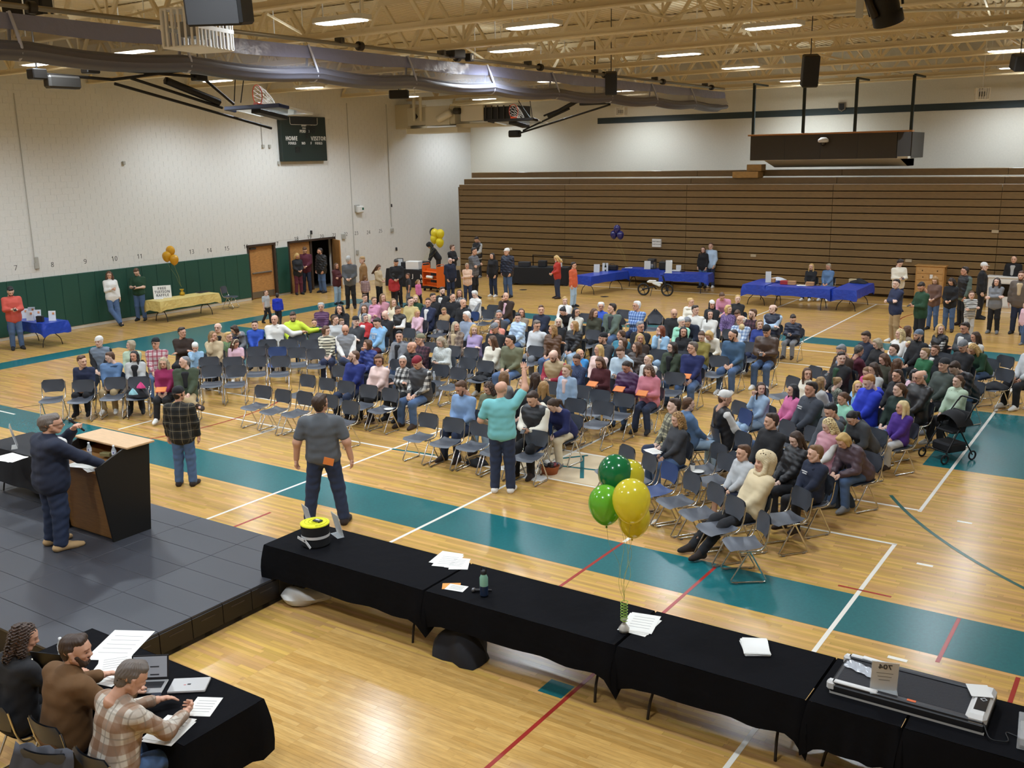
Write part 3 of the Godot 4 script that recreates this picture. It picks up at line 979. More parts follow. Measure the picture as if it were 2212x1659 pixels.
# ================================================================ stage, lectern and their things
func build_stage() -> void:
	var hs := 0.33
	var deck := mat("37383e", 0.45, 0.0, {"bump": "tread", "scale": 9.0, "bump_scale": 0.25})
	var black := mat("17130f", 0.6)
	var t := thing("stage", "low dark grey stage of clipped panels under the lectern", "stage", Vector3(0, 0, 0))
	var z1 := -5.14
	var z0 := -8.62
	part("platform", bm(Vector3(11.3, hs - 0.03, z1 - z0 - 0.04)), black, t, Vector3(-14.46, (hs - 0.03) / 2, (z0 + z1) / 2))
	for i in 9:
		for j in 8:
			var zz := z0 + j * 0.435
			part("panel", bm(Vector3(1.246, 0.03, 0.43), 0.003), deck, t, Vector3(-8.8 - 0.6255 - i * 1.251, hs - 0.015, zz + 0.2175))
	for j in 8:
		var zz := z0 + j * 0.435
		var f := part("side_fascia", bm(Vector3(0.03, 0.24, 0.428), 0.005), mat("1c1612", 0.45), t, Vector3(-8.806, 0.18, zz + 0.2175))
		part("grip_slot", bm(Vector3(0.012, 0.012, 0.2)), mat("3a302a", 0.4), f, Vector3(0.014, 0.05, 0))
		part("foot", bm(Vector3(0.04, 0.06, 0.12), 0.006), black, t, Vector3(-8.83, 0.03, zz + 0.2175))
	# lectern
	var y0 := hs
	var wood := mat("8a5f30", 0.45, 0.0, {"tex": "grain:8f6434:0.12", "scale": 1.0})
	var side := mat("14120f", 0.5)
	var x0 := -12.62
	var x1 := -11.55
	var l := thing("lectern", "black sided wooden lectern on the stage with pale top", "lectern", Vector3(0, y0, 0))
	var prof := PackedVector2Array([Vector2(7.95, 0), Vector2(8.06, 1.24), Vector2(7.66, 1.24), Vector2(7.22, 1.07), Vector2(7.36, 0)])
	var tr := Transform3D(Basis(Vector3(0, 0, -1), Vector3(0, 1, 0), Vector3(1, 0, 0)), Vector3.ZERO)
	for x in [x0, x1 - 0.03]: part("side_panel", M.new().prism(prof, x, x + 0.03, tr).mesh(), side, l)
	part("front_panel", M.new().prism(PackedVector2Array([Vector2(7.92, 0.02), Vector2(7.95, 0.02), Vector2(8.05, 1.22), Vector2(8.02, 1.22)]), x0 + 0.03, x1 - 0.03, tr).mesh(), side, l)
	part("rear_panel", M.new().prism(PackedVector2Array([Vector2(7.40, 0.02), Vector2(7.43, 0.02), Vector2(7.34, 0.98), Vector2(7.31, 0.98)]), x0 + 0.03, x1 - 0.03, tr).mesh(), wood, l)
	part("reading_shelf", M.new().prism(PackedVector2Array([Vector2(7.24, 0.99), Vector2(7.24, 1.02), Vector2(7.95, 1.10), Vector2(7.95, 1.07)]), x0 + 0.03, x1 - 0.03, tr).mesh(), wood, l)
	part("top_board", bm(Vector3(1.2, 0.03, 0.44), 0.006), mat("d9b183", 0.4, 0.0, {"tex": "grain:d9b183:0.06", "coat": 0.3}), l, Vector3((x0 + x1) / 2 + 0.02, 1.255, -7.87))
	part("base_plinth", bm(Vector3(1.0, 0.05, 0.5)), side, l, Vector3((x0 + x1) / 2, 0.025, -7.66))
	bottle(Vector3(-12.18, y0 + 1.055, -7.55), "water bottle beside the loose pages on the lectern shelf")
	bottle(Vector3(-11.72, y0 + 1.065, -7.62), "water bottle against the dark side panel of the lectern")
	paper(Vector3(-11.98, y0 + 1.03, -7.38), 0.42, 0.28, 0.2, "loose printed pages on the lectern shelf", 3)
	paper(Vector3(-11.72, y0 + 1.025, -7.33), 0.22, 0.28, -0.3, "single page under the speaker's hand on the lectern", 1)
	single("name_plate", bm(Vector3(0.16, 0.05, 0.08), 0.005), mat("8a8258", 0.4, 0.4), "small olive name plate lying among the lectern pages", "plate", Vector3(-11.9, y0 + 1.12, -7.62), 0.3)
	# dark table at the far end of the stage
	var c := Vector3(-14.35, hs, -8.1)
	folding_table(c, 1.83, 0.76, 0.0, "folding table under black cloth on the stage behind the speaker")
	tablecloth(c, 1.86, 0.8, Vector2(0.55, 0.5), 0.0, mat("16161a", 0.8), "black cloth over the table on the stage", "tablecloth", 0.745, 4, "black tablecloths")
	sign_holder(at_y(38, 965, hs + 0.75), 2.6, 0.28, 0.36, "acrylic sign seen from behind on the stage table")
	paper(at_y(25, 988, hs + 0.75), 0.45, 0.3, 0.2, "white pages on the black table behind the speaker", 2)

# ================================================================ black tables before the camera
func build_front_tables() -> void:
	var blk := mat("111114", 0.9, 0.0, {"spec": 0.2, "bump": "cloth", "scale": 0.9, "bump_scale": 0.12})
	var k := 0
	var names := ["the table beside the stage corner", "the table with the steel bottle", "the table with the white page stack", "the short table under the treadmill end", "the table past the treadmill"]
	for q in [[-8.92, -6.42, 0.40], [-6.40, -4.08, 0.36], [-4.06, -2.24, 0.38], [-2.23, -1.46, 0.42], [-1.45, 0.4, 0.45]]:
		var l: float = q[1] - q[0]
		var c := Vector3((q[0] + q[1]) / 2, 0, -8.1)
		if l > 1.0: folding_table(c, l - 0.06, 0.76, 0.0, "folding table under black cloth, " + names[k])
		else: folding_table(c, 0.84, l - 0.04, PI / 2, "folding table under black cloth, " + names[k])
		tablecloth(c, l - 0.015, 0.86, Vector2(q[2], 0.45), 0.0, blk, "black cloth draped over " + names[k], "tablecloth", 0.748, 10 + k, "black tablecloths")
		k += 1
	var ty := 0.751
	# towel roll shaped like a drum
	var d := thing("towel_cake", "black drum of rolled cloth with yellow top and white ribbon", "gift", Vector3(-8.38, ty, -8.02))
	part("drum", M.new().lathe(PackedVector2Array([Vector2(0, 0), Vector2(0.17, 0.0), Vector2(0.172, 0.02), Vector2(0.168, 0.12), Vector2(0.175, 0.26), Vector2(0.17, 0.27)]), 26).mesh(), mat("141416", 0.85), d)
	part("yellow_top", M.new().lathe(PackedVector2Array([Vector2(0.176, 0.262), Vector2(0.178, 0.278), Vector2(0.15, 0.29), Vector2(0.1, 0.287), Vector2(0.0, 0.28)]), 26).mesh(), mat("e3e026", 0.8), d)
	var spi := PackedVector3Array()
	for s in 50: spi.append(Vector3(cos(s * 0.4) * (0.02 + s * 0.0028), 0.288, sin(s * 0.4) * (0.02 + s * 0.0028)))
	part("yellow_fold", M.new().tube(spi, 0.006, 5).mesh(), mat("c9c81c", 0.8), d)
	part("badge", bm(Vector3(0.11, 0.02, 0.07), 0.006), mat("18181a", 0.5), d, Vector3(0.03, 0.297, -0.02))
	part("badge_mark", bm(Vector3(0.06, 0.006, 0.02)), mat("d9d6cf", 0.5), d, Vector3(0.03, 0.309, -0.02))
	part("ribbon", M.new().lathe(PackedVector2Array([Vector2(0.1735, 0.11), Vector2(0.1745, 0.145)]), 26).mesh(), mat("d7d6d4", 0.5), d)
	for s in [-1, 1]:
		part("ribbon_tail", M.new().box(Vector3(s * 0.05, 0.09 - 0.02 * s, 0.19), Vector3(0.13, 0.035, 0.004), 0.0, Basis(Vector3.BACK, -0.5 - s * 0.25)).mesh(), mat("dcdbd9", 0.5), d)
	sign_holder(at_y(735, 1155, ty), 2.75, 0.22, 0.3, "acrylic sign seen from behind, leaning beside the black drum")
	sign_holder(at_y(655, 1140, ty) + Vector3(0, 0, -0.12), 2.75, 0.22, 0.28, "acrylic sign half hidden behind the black drum")
	paper(at_y(960, 1208, ty), 0.28, 0.36, 0.5, "printed pages at the joint of two black tables", 2)
	paper(at_y(996, 1217, ty), 0.22, 0.3, 0.2, "page with a black pen beside the table joint", 2)
	paper(at_y(986, 1270, ty), 0.22, 0.15, 0.2, "white card on an orange card near the microphone", 1)
	paper(at_y(975, 1266, ty - 0.001), 0.2, 0.15, 0.6, "orange card under a white card on black cloth", 1, "e59a4a", false)
	# insulated bottle
	var b := thing("steel_bottle", "tall mint and navy insulated bottle with black loop cap", "bottle", at_y(1046, 1287, ty))
	part("lower_body", M.new().lathe(PackedVector2Array([Vector2(0, 0), Vector2(0.043, 0.0), Vector2(0.045, 0.02), Vector2(0.045, 0.12)]), 20).mesh(), mat("1c2c46", 0.45), b)
	part("upper_body", M.new().lathe(PackedVector2Array([Vector2(0.045, 0.12), Vector2(0.045, 0.21), Vector2(0.03, 0.245), Vector2(0.028, 0.255)]), 20).mesh(), mat("86b8a2", 0.45), b)
	part("cap", M.new().lathe(PackedVector2Array([Vector2(0.031, 0.25), Vector2(0.031, 0.285), Vector2(0.012, 0.295), Vector2(0, 0.296)]), 18).mesh(), mat("18181a", 0.5), b)
	part("cap_loop", M.new().tube(bend([Vector3(-0.03, 0.27, 0), Vector3(-0.03, 0.33, 0), Vector3(0.03, 0.33, 0), Vector3(0.03, 0.27, 0)], 0.02), 0.007, 6).mesh(), mat("18181a", 0.5), b)
	var mic := thing("microphone", "handheld microphone lying behind the steel bottle", "microphone", at_y(1030, 1275, ty + 0.02), 0.5)
	part("handle", M.new().tube(pts([Vector3(-0.02, 0, 0), Vector3(0.16, -0.003, -0.01)]), 0.018, 10, false, 0.012).mesh(), mat("1d1d20", 0.4), mic)
	part("grille", M.new().lathe(PackedVector2Array([Vector2(0, -0.03), Vector2(0.022, -0.02), Vector2(0.026, 0), Vector2(0.018, 0.022), Vector2(0, 0.028)]), 12).mesh(), mat("77777a", 0.35, 0.8), mic, Vector3(-0.035, 0.0, 0))
	paper(at_y(1385, 1350, ty), 0.3, 0.4, 0.3, "white pages under the balloon weight", 3)
	paper(at_y(1632, 1400, ty), 0.23, 0.3, 0.5, "thick stack of white pages on bare black cloth", 12, "f2f1ec", false)
	balloons(at_y(1348, 1365, ty))
	treadmill()
	# things under and beside the tables
	var bag := M.new()
	var r := RandomNumberGenerator.new()
	r.seed = 77
	var rows := []
	for k2 in 12:
		var row := []
		for a in 13:
			var t := k2 / 11.0
			var ang := TAU * a / 12.0
			var rad := 0.03 + 0.1 * sin(pow(t, 0.6) * PI) + 0.016 * sin(ang * 3 + k2)
			row.append(Vector3(lerpf(-0.32, 0.3, t), maxf(0.005, 0.1 + rad * 0.9 * sin(ang)), rad * cos(ang) + 0.05 * sin(t * 3.0)))
		rows.append(row)
	bag.grid(rows)
	single("plastic_bag", bag.mesh(), mat("d9d7d2", 0.45, 0.0, {"back": "777777"}), "crumpled white plastic bag lying on the floor by the stage", "bag", at_y(665, 1302, 0.0) - Vector3(0, 0.0, 0), 0.55)
	coat_heap(at_y(1000, 1415, 0.0), 0.34, 0.45, "15151a", "black bag and coat heaped on the floor under the table", "bag")
	# back of a pale chair at the lower edge
	var yc := thing("wooden_chair", "pale yellow wooden chair with a curved back rail", "chair", Vector3(-2.5, 0, -6.0), 0.3)
	var pale := mat("d8b45e", 0.4, 0.0, {"coat": 0.3})
	part("back_rail", M.new().tube(bend([Vector3(-0.2, 0.7, 0), Vector3(-0.18, 0.8, 0), Vector3(0.18, 0.8, 0), Vector3(0.2, 0.7, 0)], 0.07), 0.03, 10).mesh(), pale, yc)
	part("seat", M.new().box(Vector3(0, 0.45, 0.22), Vector3(0.42, 0.035, 0.42), 0.012).mesh(), pale, yc)
	for s in [-1, 1]:
		part("leg", M.new().tube(pts([Vector3(s * 0.2, 0.72, 0), Vector3(s * 0.19, 0.0, -0.02)]), 0.018, 8).mesh(), pale, yc)
		part("leg", M.new().tube(pts([Vector3(s * 0.18, 0.44, 0.4), Vector3(s * 0.19, 0.0, 0.42)]), 0.018, 8).mesh(), pale, yc)
		part("back_spindle", M.new().tube(pts([Vector3(s * 0.08, 0.79, 0), Vector3(s * 0.07, 0.46, 0.02)]), 0.01, 6).mesh(), pale, yc)

func coat_heap(at: Vector3, rad: float, high: float, color: String, label: String, category: String, called := "coat_heap", group := "") -> MeshInstance3D:
	var r := RandomNumberGenerator.new()
	r.seed = hash(label)
	var p1 := r.randf() * 6.0
	var g := []
	for k in 9:
		var t := k / 8.0
		var row := []
		for a in 17:
			var an := TAU * a / 16.0
			var rr := rad * (1.0 - pow(t, 1.7) * 0.97) * (1.0 + 0.16 * sin(an * 3 + p1) + 0.1 * sin(an * 5 + t * 4.0))
			row.append(Vector3(rr * cos(an), 0.004 + high * t * (1.0 + 0.1 * sin(an * 2 + p1)), -rr * 0.75 * sin(an)))
		g.append(row)
	return single(called, M.new().grid(g).mesh(), mat(color, 0.85, 0.0, {"sheen": 0.2}), label, category, at, 0.0, group)

func balloon(at: Vector3, rad: float, color: String, label: String, group: String, knot: Vector3, tilt := 0.0) -> void:
	var t := thing("balloon", label, "balloon", at, 0.0, group)
	var pr := PackedVector2Array()
	for k in 17:
		var a := PI * k / 16.0
		var y := -cos(a)
		var r := sin(a) * (1.0 if y > 0 else 1.0 - 0.10 * y * y)
		pr.append(Vector2(r * rad * 0.93, (y * rad if y > 0 else y * rad * 1.28)))
	part("skin", M.new().lathe(pr, 22, Vector3.ZERO, Basis(Vector3.BACK, tilt)).mesh(), mat(color, 0.16, 0.0, {"back": color, "coat": 0.5, "coat_rough": 0.05}), t)
	var kb := Basis(Vector3.BACK, tilt) * Vector3(0, -rad * 1.3, 0)
	part("knot", M.new().lathe(PackedVector2Array([Vector2(0.012, -0.02), Vector2(0.004, 0.0), Vector2(0.012, 0.03)]), 8).mesh(), mat(color, 0.3), t, kb)
	var p := PackedVector3Array()
	var e := knot - at
	for k in 13:
		var s := k / 12.0
		p.append(kb.lerp(e, s) + Vector3(sin(s * PI) * 0.03 * sin(s * 9.0 + rad * 90.0), 0, cos(s * 7.0) * 0.02 * sin(s * PI)))
	part("ribbon", M.new().tube(p, 0.0018, 4).mesh(), mat("b9b560", 0.5), t)

func balloons(base: Vector3) -> void:
	var kn := base + Vector3(0, 0.32, 0)
	var z := base.z
	for q in [[1330, 1022, 0.185, "0b6b3c", "dark green balloon at the top of the bunch over the black table", 0.1, -0.1], [1308, 1086, 0.175, "6fb535", "lime green balloon of the bunch over the black table", 0.05, 0.15], [1364, 1077, 0.19, "e7da45", "large yellow balloon below the dark green balloon", -0.02, 0.2], [1370, 1118, 0.165, "e2d53c", "yellow balloon under the large yellow balloon", -0.1, -0.05], [1358, 1028, 0.165, "e6d83f", "yellow balloon half hidden behind the dark green balloon", -0.1, -0.2]]:
		var p := at_z(q[0], q[1], z + q[6])
		balloon(p, q[2], q[3], q[4], "balloons over the black tables", kn, q[5])
	var w := thing("balloon_weight", "foil wrapped balloon weight with curled ribbon on white pages", "weight", base)
	part("foil", M.new().lathe(PackedVector2Array([Vector2(0, 0.0), Vector2(0.05, 0.005), Vector2(0.055, 0.04), Vector2(0.03, 0.08), Vector2(0.015, 0.1), Vector2(0.035, 0.14)]), 9).mesh(), mat("d8d3c8", 0.3, 0.3), w)
	var c := PackedVector3Array()
	for s in 60: c.append(Vector3(cos(s * 0.75) * 0.035, 0.12 + s * 0.0035, sin(s * 0.75) * 0.035))
	part("curled_ribbon", M.new().tube(c, 0.004, 4).mesh(), mat("8fb53a", 0.4), w)

func treadmill() -> void:
	var t := thing("walking_treadmill", "flat black walking treadmill with white end caps on the black table", "treadmill", Vector3(-1.5, 0.752, -8.17))
	var white := mat("d5d3cf", 0.4)
	var dark := mat("18181b", 0.5)
	part("deck", M.new().box(Vector3(0, 0.05, 0), Vector3(1.24, 0.09, 0.58), 0.02).mesh(), dark, t)
	part("belt", M.new().box(Vector3(-0.05, 0.099, 0), Vector3(1.05, 0.012, 0.42), 0.004).mesh(), mat("26262a", 0.8, 0.0, {"bump": "cloth", "scale": 9.0}), t)
	for s in [-1, 1]:
		part("side_rail", M.new().box(Vector3(0, 0.1, s * 0.255), Vector3(1.2, 0.03, 0.06), 0.01).mesh(), mat("2a2a2e", 0.4), t)
		part("white_trim", M.new().box(Vector3(-0.4, 0.112, s * 0.262), Vector3(0.36, 0.022, 0.05), 0.008).mesh(), white, t)
		part("end_cap", M.new().box(Vector3(-0.6, 0.07, s * 0.255), Vector3(0.08, 0.09, 0.08), 0.02).mesh(), white, t)
		part("foot_strip", M.new().box(Vector3(0, 0.012, s * 0.27), Vector3(1.22, 0.024, 0.03)).mesh(), white, t)
	part("motor_cover", M.new().box(Vector3(0.54, 0.1, 0), Vector3(0.16, 0.1, 0.56), 0.03).mesh(), white, t)
	part("display_panel", M.new().box(Vector3(0.55, 0.152, 0.06), Vector3(0.09, 0.006, 0.24), 0.002).mesh(), mat("202226", 0.2), t)
	part("display_ring", M.new().tube(pts([Vector3(0.58, 0.157, 0.0), Vector3(0.555, 0.157, 0.025), Vector3(0.53, 0.157, 0.0), Vector3(0.555, 0.157, -0.025)]), 0.003, 5, true).mesh(), mat("d9d9d6", 0.4), t)
	part("warning_label", M.new().box(Vector3(0.05, 0.117, 0.256), Vector3(0.07, 0.003, 0.03)).mesh(), mat("d9652c", 0.5), t)
	part("manual_page", M.new().box(Vector3(0.5, 0.157, -0.13), Vector3(0.17, 0.003, 0.2), 0.0, Basis(Vector3.UP, 0.4)).mesh(), mat("dcdad4", 0.7), t)
	part("power_cord", M.new().tube(bend([Vector3(0.6, 0.09, 0.26), Vector3(0.66, 0.02, 0.36), Vector3(0.8, 0.012, 0.3), Vector3(0.74, 0.012, 0.15), Vector3(0.9, 0.012, 0.2)], 0.05), 0.006, 6).mesh(), mat("121214", 0.5), t)
	var s := sign_holder(at_y(1908, 1488, 0.87), 3.45, 0.22, 0.3, "acrylic sign with mirrored number standing on the treadmill", "704")
	s.position.y = 0.86
	var g := []
	for k in 9:
		var row := []
		for a in 9:
			row.append(Vector3(k * 0.035 - 0.14, 0.01 + 0.03 * absf(sin(k * 2.3 + a * 1.7)) * (1.0 - pow(absf(a - 4) / 4.0, 2)), 0.07 - a * 0.0175 + 0.01 * sin(k * 2.0)))
		g.append(row)
	single("parts_packet", M.new().grid(g).mesh(), mat("c9ccd2", 0.12, 0.0, {"alpha": 0.75}), "clear plastic packet of small parts on the treadmill", "packet", Vector3(-1.93, 0.862, -8.22), -0.35)
	single("white_remote", M.new().box(Vector3(0, 0.01, 0), Vector3(0.26, 0.02, 0.05), 0.006).mesh(), mat("e2e0dc", 0.4), "white plastic strip lying behind the clear packet", "strip", Vector3(-1.85, 0.862, -8.42), -0.1)
	var f := thing("clear_box", "clear acrylic box at the end of the black tables", "box", Vector3(-0.52, 0.751, -8.05), 0.1)
	part("tray", M.new().box(Vector3(0, 0.05, 0), Vector3(0.3, 0.1, 0.42), 0.006).mesh(), mat("d8dadb", 0.1, 0.0, {"alpha": 0.35}), f)
	part("board", M.new().box(Vector3(0, 0.02, 0), Vector3(0.26, 0.02, 0.38)).mesh(), mat("9c9a96", 0.6), f)

# ================================================================ judges' table
func build_judges_table() -> void:
	var c := Vector3(-7.46, 0, -4.78)
	folding_table(c, 2.44, 0.76, 0.0, "folding table under black cloth where three people write")
	tablecloth(c, 2.5, 0.84, Vector2(0.42, 0.5), 0.0, mat("111114", 0.9, 0.0, {"spec": 0.2, "bump": "cloth", "scale": 0.9, "bump_scale": 0.12}), "black cloth over the table where three people write", "tablecloth", 0.748, 31, "black tablecloths")
	var y := 0.751
	var z := func(a, b): return at_y(a / 3.568, 1200 + b / 3.568, y)
	paper(z.call(930, 690), 0.42, 0.6, 0.5, "large white sheet at the far edge of the judges' table", 1)
	paper(z.call(900, 850), 0.3, 0.32, 0.7, "spread of printed pages in front of the brown jacket", 3)
	paper(z.call(850, 930), 0.26, 0.32, 0.2, "printed page with a pen between the two seated writers", 2)
	paper(z.call(1570, 1165), 0.23, 0.3, 0.5, "ruled page near the corner of the judges' table", 1)
	paper(z.call(1340, 1340), 0.28, 0.36, 0.3, "page being written on by the person in plaid", 2)
	bottle(z.call(480, 790), "water bottle behind the paper plate")
	single("paper_plate", M.new().lathe(PackedVector2Array([Vector2(0, 0.004), Vector2(0.08, 0.004), Vector2(0.115, 0.014), Vector2(0.12, 0.016), Vector2(0.115, 0.01), Vector2(0.08, 0.0), Vector2(0, 0.0)]), 24).mesh(), mat("e3d9bd", 0.6), "cream paper plate beside the water bottle", "plate", z.call(330, 815))
	laptop(z.call(1130, 1020), -2.5 + PI, "c2c1c0", "open silver laptop facing the person in plaid", true)
	laptop(z.call(470, 850), PI + 0.35, "3a3a3e", "dark laptop in front of the person in black", true)
	laptop(z.call(1460, 1010), 0.65, "c9c8c7", "closed silver laptop with a small sticker", false)
	var p := thing("mobile_phone", "black phone lying by the silver laptop", "phone", z.call(1205, 1090), -0.6)
	part("case", M.new().box(Vector3(0, 0.006, 0), Vector3(0.2, 0.011, 0.09), 0.004).mesh(), mat("17171a", 0.4), p)
	part("glass", M.new().box(Vector3(0, 0.012, 0), Vector3(0.18, 0.002, 0.075)).mesh(), mat("2b2f3a", 0.08), p)

func laptop(at: Vector3, turn: float, color: String, label: String, open: bool) -> void:
	var t := thing("laptop", label, "laptop", at, turn)
	var m := mat(color, 0.35, 0.6)
	part("base", M.new().box(Vector3(0, 0.008, 0), Vector3(0.33, 0.016, 0.23), 0.005).mesh(), m, t)
	if open:
		part("keyboard", M.new().box(Vector3(0, 0.017, -0.02), Vector3(0.28, 0.002, 0.11)).mesh(), mat("17171a", 0.5), t)
		part("track_pad", M.new().box(Vector3(0, 0.017, 0.075), Vector3(0.1, 0.001, 0.06)).mesh(), mat("9c9b9a", 0.3, 0.4), t)
		var b := Basis(Vector3.RIGHT, -0.3)
		var s := part("lid", M.new().box(Vector3(0, 0.11, 0), Vector3(0.33, 0.22, 0.008), 0.003).mesh(), mat("1c1c20", 0.4), t, Vector3(0, 0.015, -0.115), b)
		part("screen", M.new().box(Vector3(0, 0.115, 0.005), Vector3(0.3, 0.185, 0.001)).mesh(), mat("8d9096", 0.25, 0.0, {"glow": 0.25, "glow_color": "a8adb4"}), s)
		for k in 4: part("screen_text", M.new().box(Vector3(-0.06 + 0.1 * (k % 2), 0.15 - 0.035 * k, 0.006), Vector3(0.08, 0.012, 0.001)).mesh(), mat("3a3c42", 0.5), s)
	else:
		part("lid", M.new().box(Vector3(0, 0.02, 0), Vector3(0.33, 0.007, 0.23), 0.003).mesh(), m, t)
		part("sticker", M.new().box(Vector3(0, 0.0245, 0), Vector3(0.03, 0.001, 0.02)).mesh(), mat("1b1b1d", 0.5), t)
		part("sticker", M.new().box(Vector3(-0.035, 0.0245, 0.01), Vector3(0.02, 0.001, 0.01)).mesh(), mat("c96a6a", 0.5), t)

# ================================================================ things that hang from the roof or the walls
func build_curtain() -> void:
	var x := -15.7
	var t := thing("divider_curtain", "rolled grey divider curtain hanging in swags below the roof trusses", "curtain", Vector3(x, 0, 0))
	var vinyl := mat("8385a0", 0.3, 0.0, {"bump": "cloth", "scale": 0.8, "bump_scale": 0.25})
	var net := mat("77777f", 0.35, 0.0, {"alpha": 0.55})
	var roll := mat("56555e", 0.35)
	var belt := mat("b4b5c2", 0.4)
	var z0 := -6.0
	var z1 := -38.4
	var n := 66
	var span := 3.24
	var sag := func(z: float) -> float:
		var s := fposmod(-z - 6.0, span) / span
		return sin(s * PI)
	var band := []
	var mesh_ := []
	var prof := []
	for k in n + 1:
		var z := lerpf(z0, z1, float(k) / n)
		var s: float = sag.call(z)
		var shrink := 1.0 if k < n - 1 else 0.55
		band.append([Vector3(0.02, 7.66, z), Vector3(0.05 + 0.015 * sin(k * 2.7), 7.54 - 0.02 * s, z), Vector3(0.07 + 0.012 * sin(k * 1.9), 7.42 - 0.05 * s, z)])
		mesh_.append([Vector3(0.07, 7.42 - 0.05 * s, z), Vector3(0.13, 7.3 - 0.07 * s, z), Vector3(0.2, 7.19 - 0.08 * s, z)])
		var row := []
		for a in 25:
			var an := TAU * a / 24.0
			var rr := (0.15 + 0.013 * cos(an * 9.0)) * shrink
			row.append(Vector3(0.1 + rr * 1.25 * cos(an), 7.1 - 0.085 * s + rr * sin(an), z))
		prof.append(row)
	part("top_band", M.new().grid(band, 0.006).mesh(), vinyl, t)
	part("net_panel", M.new().grid(mesh_).mesh(), net, t)
	part("rolled_fabric", M.new().grid(prof).mesh(), roll, t)
	for k in 11:
		var z := -6.0 - k * span
		if z < z1: continue
		part("strap", M.new().tube(bend([Vector3(0.03, 7.68, z), Vector3(0.16, 7.4, z), Vector3(0.275, 7.1, z), Vector3(0.2, 6.95, z), Vector3(-0.02, 6.95, z), Vector3(-0.08, 7.1, z), Vector3(0.0, 7.68, z)], 0.08, 3), 0.028, 6).mesh(), belt, t)
	var steel := mat("8c8576", 0.35, 0.7)
	part("drive_pipe", M.new().tube(pts([Vector3(0, 7.78, z0), Vector3(0, 7.78, z1)]), 0.045, 10).mesh(), steel, t)
	for z in TRUSS_Z:
		if z > -8.0 or z < -38.0: continue
		part("pipe_clamp", bm(Vector3(0.22, 0.12, 0.1), 0.01), mat("4c463c", 0.5, 0.4), t, Vector3(0, 7.85, z))
		part("pipe_drum", M.new().tube(pts([Vector3(0, 7.78, z - 0.7), Vector3(0, 7.78, z - 0.58)]), 0.1, 12).mesh(), mat("3a352f", 0.5, 0.4), t)
	var mo := part("drive_motor", M.new().box(Vector3(0.05, 7.86, -20.8), Vector3(0.3, 0.22, 0.5), 0.03).box(Vector3(0.12, 7.8, -21.3), Vector3(0.18, 0.2, 0.18), 0.02).mesh(), mat("2a2622", 0.5), t)
	part("motor_plate", bm(Vector3(0.01, 0.1, 0.06)), mat("cfcac0", 0.5), mo, Vector3(0.215, 7.8, -21.3))

func bars(a: Array, r: float, called: String, m: Material, parent: Node) -> void:
	for q in a: part(called, M.new().tube(pts([q[0], q[1]]), r, 6).mesh(), m, parent)

func hoop(parent: Node, c: Vector3, along: Vector3) -> void:
	var orange := mat("d9502a", 0.4)
	var s := along.cross(Vector3.RIGHT)
	if s.length() < 0.1: s = along.cross(Vector3.UP)
	s = s.normalized()
	var w := along.cross(s).normalized()
	var ring := PackedVector3Array()
	for k in 22: ring.append(c + (s * cos(TAU * k / 22) + w * sin(TAU * k / 22)) * 0.23)
	part("rim", M.new().tube(ring, 0.012, 6, true).mesh(), orange, parent)
	var net := M.new()
	var down := Vector3(0, -0.25, 0)
	for k in 12:
		for d in [-1, 1]:
			var p := PackedVector3Array()
			for j in 5:
				var t := j / 4.0
				var an: float = TAU * (k + d * t * 1.6) / 12
				p.append(c + (s * cos(an) + w * sin(an)) * lerpf(0.225, 0.11, t) + along * (0.4 * t) + down * t * t)
			net.tube(p, 0.006, 4)
	part("net", net.mesh(), mat("e6e2da", 0.8), parent)

func build_baskets() -> void:
	var iron := mat("17130f", 0.45, 0.3)
	var t := thing("basketball_goal", "folded up basketball goal with navy padded glass board", "basketball goal")
	var px := -18.9
	var q := func(u, v): return at_x(u, v, px)
	bars([[q.call(72, 158), q.call(243, 172)], [q.call(182, 145), q.call(437, 167)], [q.call(248, 181), q.call(586, 277)], [q.call(283, 169), q.call(480, 233)], [q.call(243, 172), q.call(395, 152)], [q.call(437, 167), q.call(505, 225)]], 0.035, "strut", iron, t)
	bars([[q.call(358, 174), q.call(473, 221)]], 0.09, "mast", iron, t)
	bars([[q.call(508, 172), q.call(506, 219)], [q.call(527, 165), q.call(520, 222)]], 0.014, "hanger", iron, t)
	for u in [[80, 160], [195, 148], [430, 165]]: part("clamp", bm(Vector3(0.25, 0.2, 0.3), 0.02), iron, t, q.call(u[0], u[1]))
	part("winch", M.new().box(Vector3.ZERO, Vector3(0.25, 0.25, 0.7), 0.04).mesh(), mat("3a3733", 0.4, 0.3), t, q.call(135, 178))
	for u in [[80, 158], [430, 165]]:
		var hp: Vector3 = q.call(u[0], u[1])
		bars([[hp, Vector3(hp.x, 9.3, hp.z)]], 0.02, "hanger", iron, t)
	board(t, at_y(583, 240, 6.5), "20305c", -0.16)
	var t2 := thing("basketball_goal", "folded up basketball goal with black padded glass board", "basketball goal")
	var z := -29.9
	var q2 := func(u, v): return at_z(u, v, z)
	bars([[q2.call(1112, 291), q2.call(1318, 226)], [q2.call(1175, 250), q2.call(1262, 215)], [q2.call(1130, 282), q2.call(1230, 235)]], 0.035, "strut", iron, t2)
	bars([[q2.call(1185, 252), q2.call(1240, 222)]], 0.08, "mast", iron, t2)
	bars([[q2.call(1150, 262), q2.call(1120, 218)], [q2.call(1145, 218), q2.call(1150, 255)]], 0.014, "hanger", iron, t2)
	part("clamp", bm(Vector3(1.1, 0.14, 0.2), 0.02), iron, t2, q2.call(1285, 222))
	part("clamp", bm(Vector3(0.4, 0.24, 0.3), 0.04), iron, t2, q2.call(1112, 289))
	var hp2: Vector3 = q2.call(1285, 222)
	bars([[hp2, Vector3(hp2.x, 9.3, hp2.z)]], 0.02, "hanger", iron, t2)
	board(t2, at_y(1122, 264, 6.5), "141210", -0.14)

